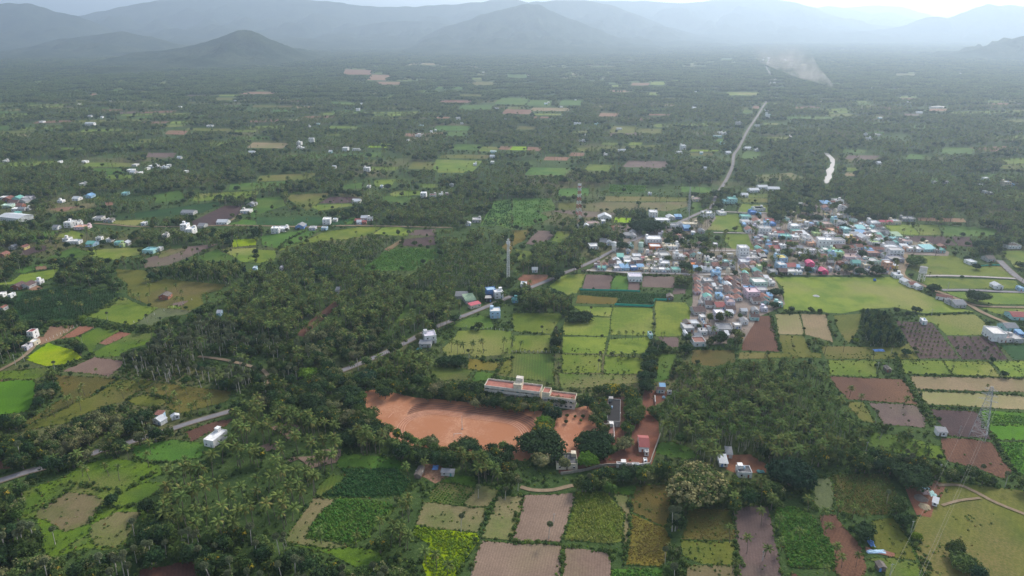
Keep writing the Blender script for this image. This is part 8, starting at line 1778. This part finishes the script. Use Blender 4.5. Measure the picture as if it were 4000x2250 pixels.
hill([(3200,60),(3315,29),(3408,22),(3519,26),(3606,52),(3700,80)], 19500, 3000, 2000, 10)
hill([(3450,115),(3536,104),(3560,88),(3590,76),(3620,67),(3659,64),(3685,67),(3705,73),(3752,52),(3810,29),(3857,16),(3898,23),(3944,19),(4000,26),(4200,5),(4500,-10)], 11500, 2400, 2500, 11)
hill([(3700,215),(3780,200),(3898,169),(4000,140),(4200,100),(4500,70)], 5400, 800, 1200, 13)
# ---------------------------------------------------------------- smoke
def smoke():
    m = bpy.data.materials.new('smoke'); m.use_nodes = True; nt = m.node_tree; nt.nodes.clear()
    out = nt.nodes.new('ShaderNodeOutputMaterial'); pv = nt.nodes.new('ShaderNodeVolumePrincipled'); tc = nt.nodes.new('ShaderNodeTexCoord')
    n_ = noise_node(nt, tc.outputs['Object'], .022, 4, .6); sx = nt.nodes.new('ShaderNodeSeparateXYZ'); nt.links.new(tc.outputs['Object'], sx.inputs[0])
    fall = maprange(nt, sx.outputs['Z'], 0, 190, 1, .0); fall = math_node(nt, 'POWER', fall, 2.2)
    d = math_node(nt, 'MULTIPLY', maprange(nt, n_, .40, .72, 0, 1), math_node(nt, 'MULTIPLY', fall, .045))
    nt.links.new(d, pv.inputs['Density']); pv.inputs['Color'].default_value = (.86,.84,.84,1); pv.inputs['Anisotropy'].default_value = .3
    nt.links.new(pv.outputs[0], out.inputs['Volume'])
    base = unproj(*N('T3',1288,602)); v = []; f = []; k = 16
    rows_ = [(0,0,7),(-14,16,17),(-38,34,28),(-75,52,42),(-120,85,66),(-165,120,90),(-190,160,100),(-215,195,70)]
    for dx, z, r in rows_:
        for j in range(k):
            a = 2*math.pi*j/k; rr_ = r*(1+.25*mnoise.noise(Vector((math.cos(a)*2, math.sin(a)*2, z*.05)))); v.append((dx*1.2+math.cos(a)*rr_, math.sin(a)*rr_*.8, z+math.cos(a)*rr_*.25+2))
    for i in range(len(rows_)-1):
        for j in range(k): f.append((i*k+j, i*k+(j+1) % k, (i+1)*k+(j+1) % k, (i+1)*k+j))
    f.append(tuple(reversed(range(k)))); f.append(tuple(range((len(rows_)-1)*k, len(rows_)*k)))
    me = bpy.data.meshes.new('smoke'); me.from_pydata(v, [], f); me.update(); me.materials.append(m)
    o = link('smoke', me, loc=tuple(base)); tag(o, 'pale smoke drifting up from a fire on the far right plain', 'smoke', kind='stuff')
smoke()
# ---------------------------------------------------------------- haze
hz = bpy.data.materials.new('haze'); hz.use_nodes = True; nt = hz.node_tree; nt.nodes.clear()
o_ = nt.nodes.new('ShaderNodeOutputMaterial'); pv = nt.nodes.new('ShaderNodeVolumePrincipled'); pv.inputs['Density'].default_value = HAZE_DENSITY
pv.inputs['Color'].default_value = (*HAZE_COL, 1); pv.inputs['Anisotropy'].default_value = HAZE_G; nt.links.new(pv.outputs[0], o_.inputs['Volume'])
b = MB(); b.box(-30000, 30000, -1500, 26000, -6, 1150); o = link('haze', b.mesh('haze', [hz])); tag(o, 'pale blue haze thickening over the far plain and hills', 'haze', kind='stuff')
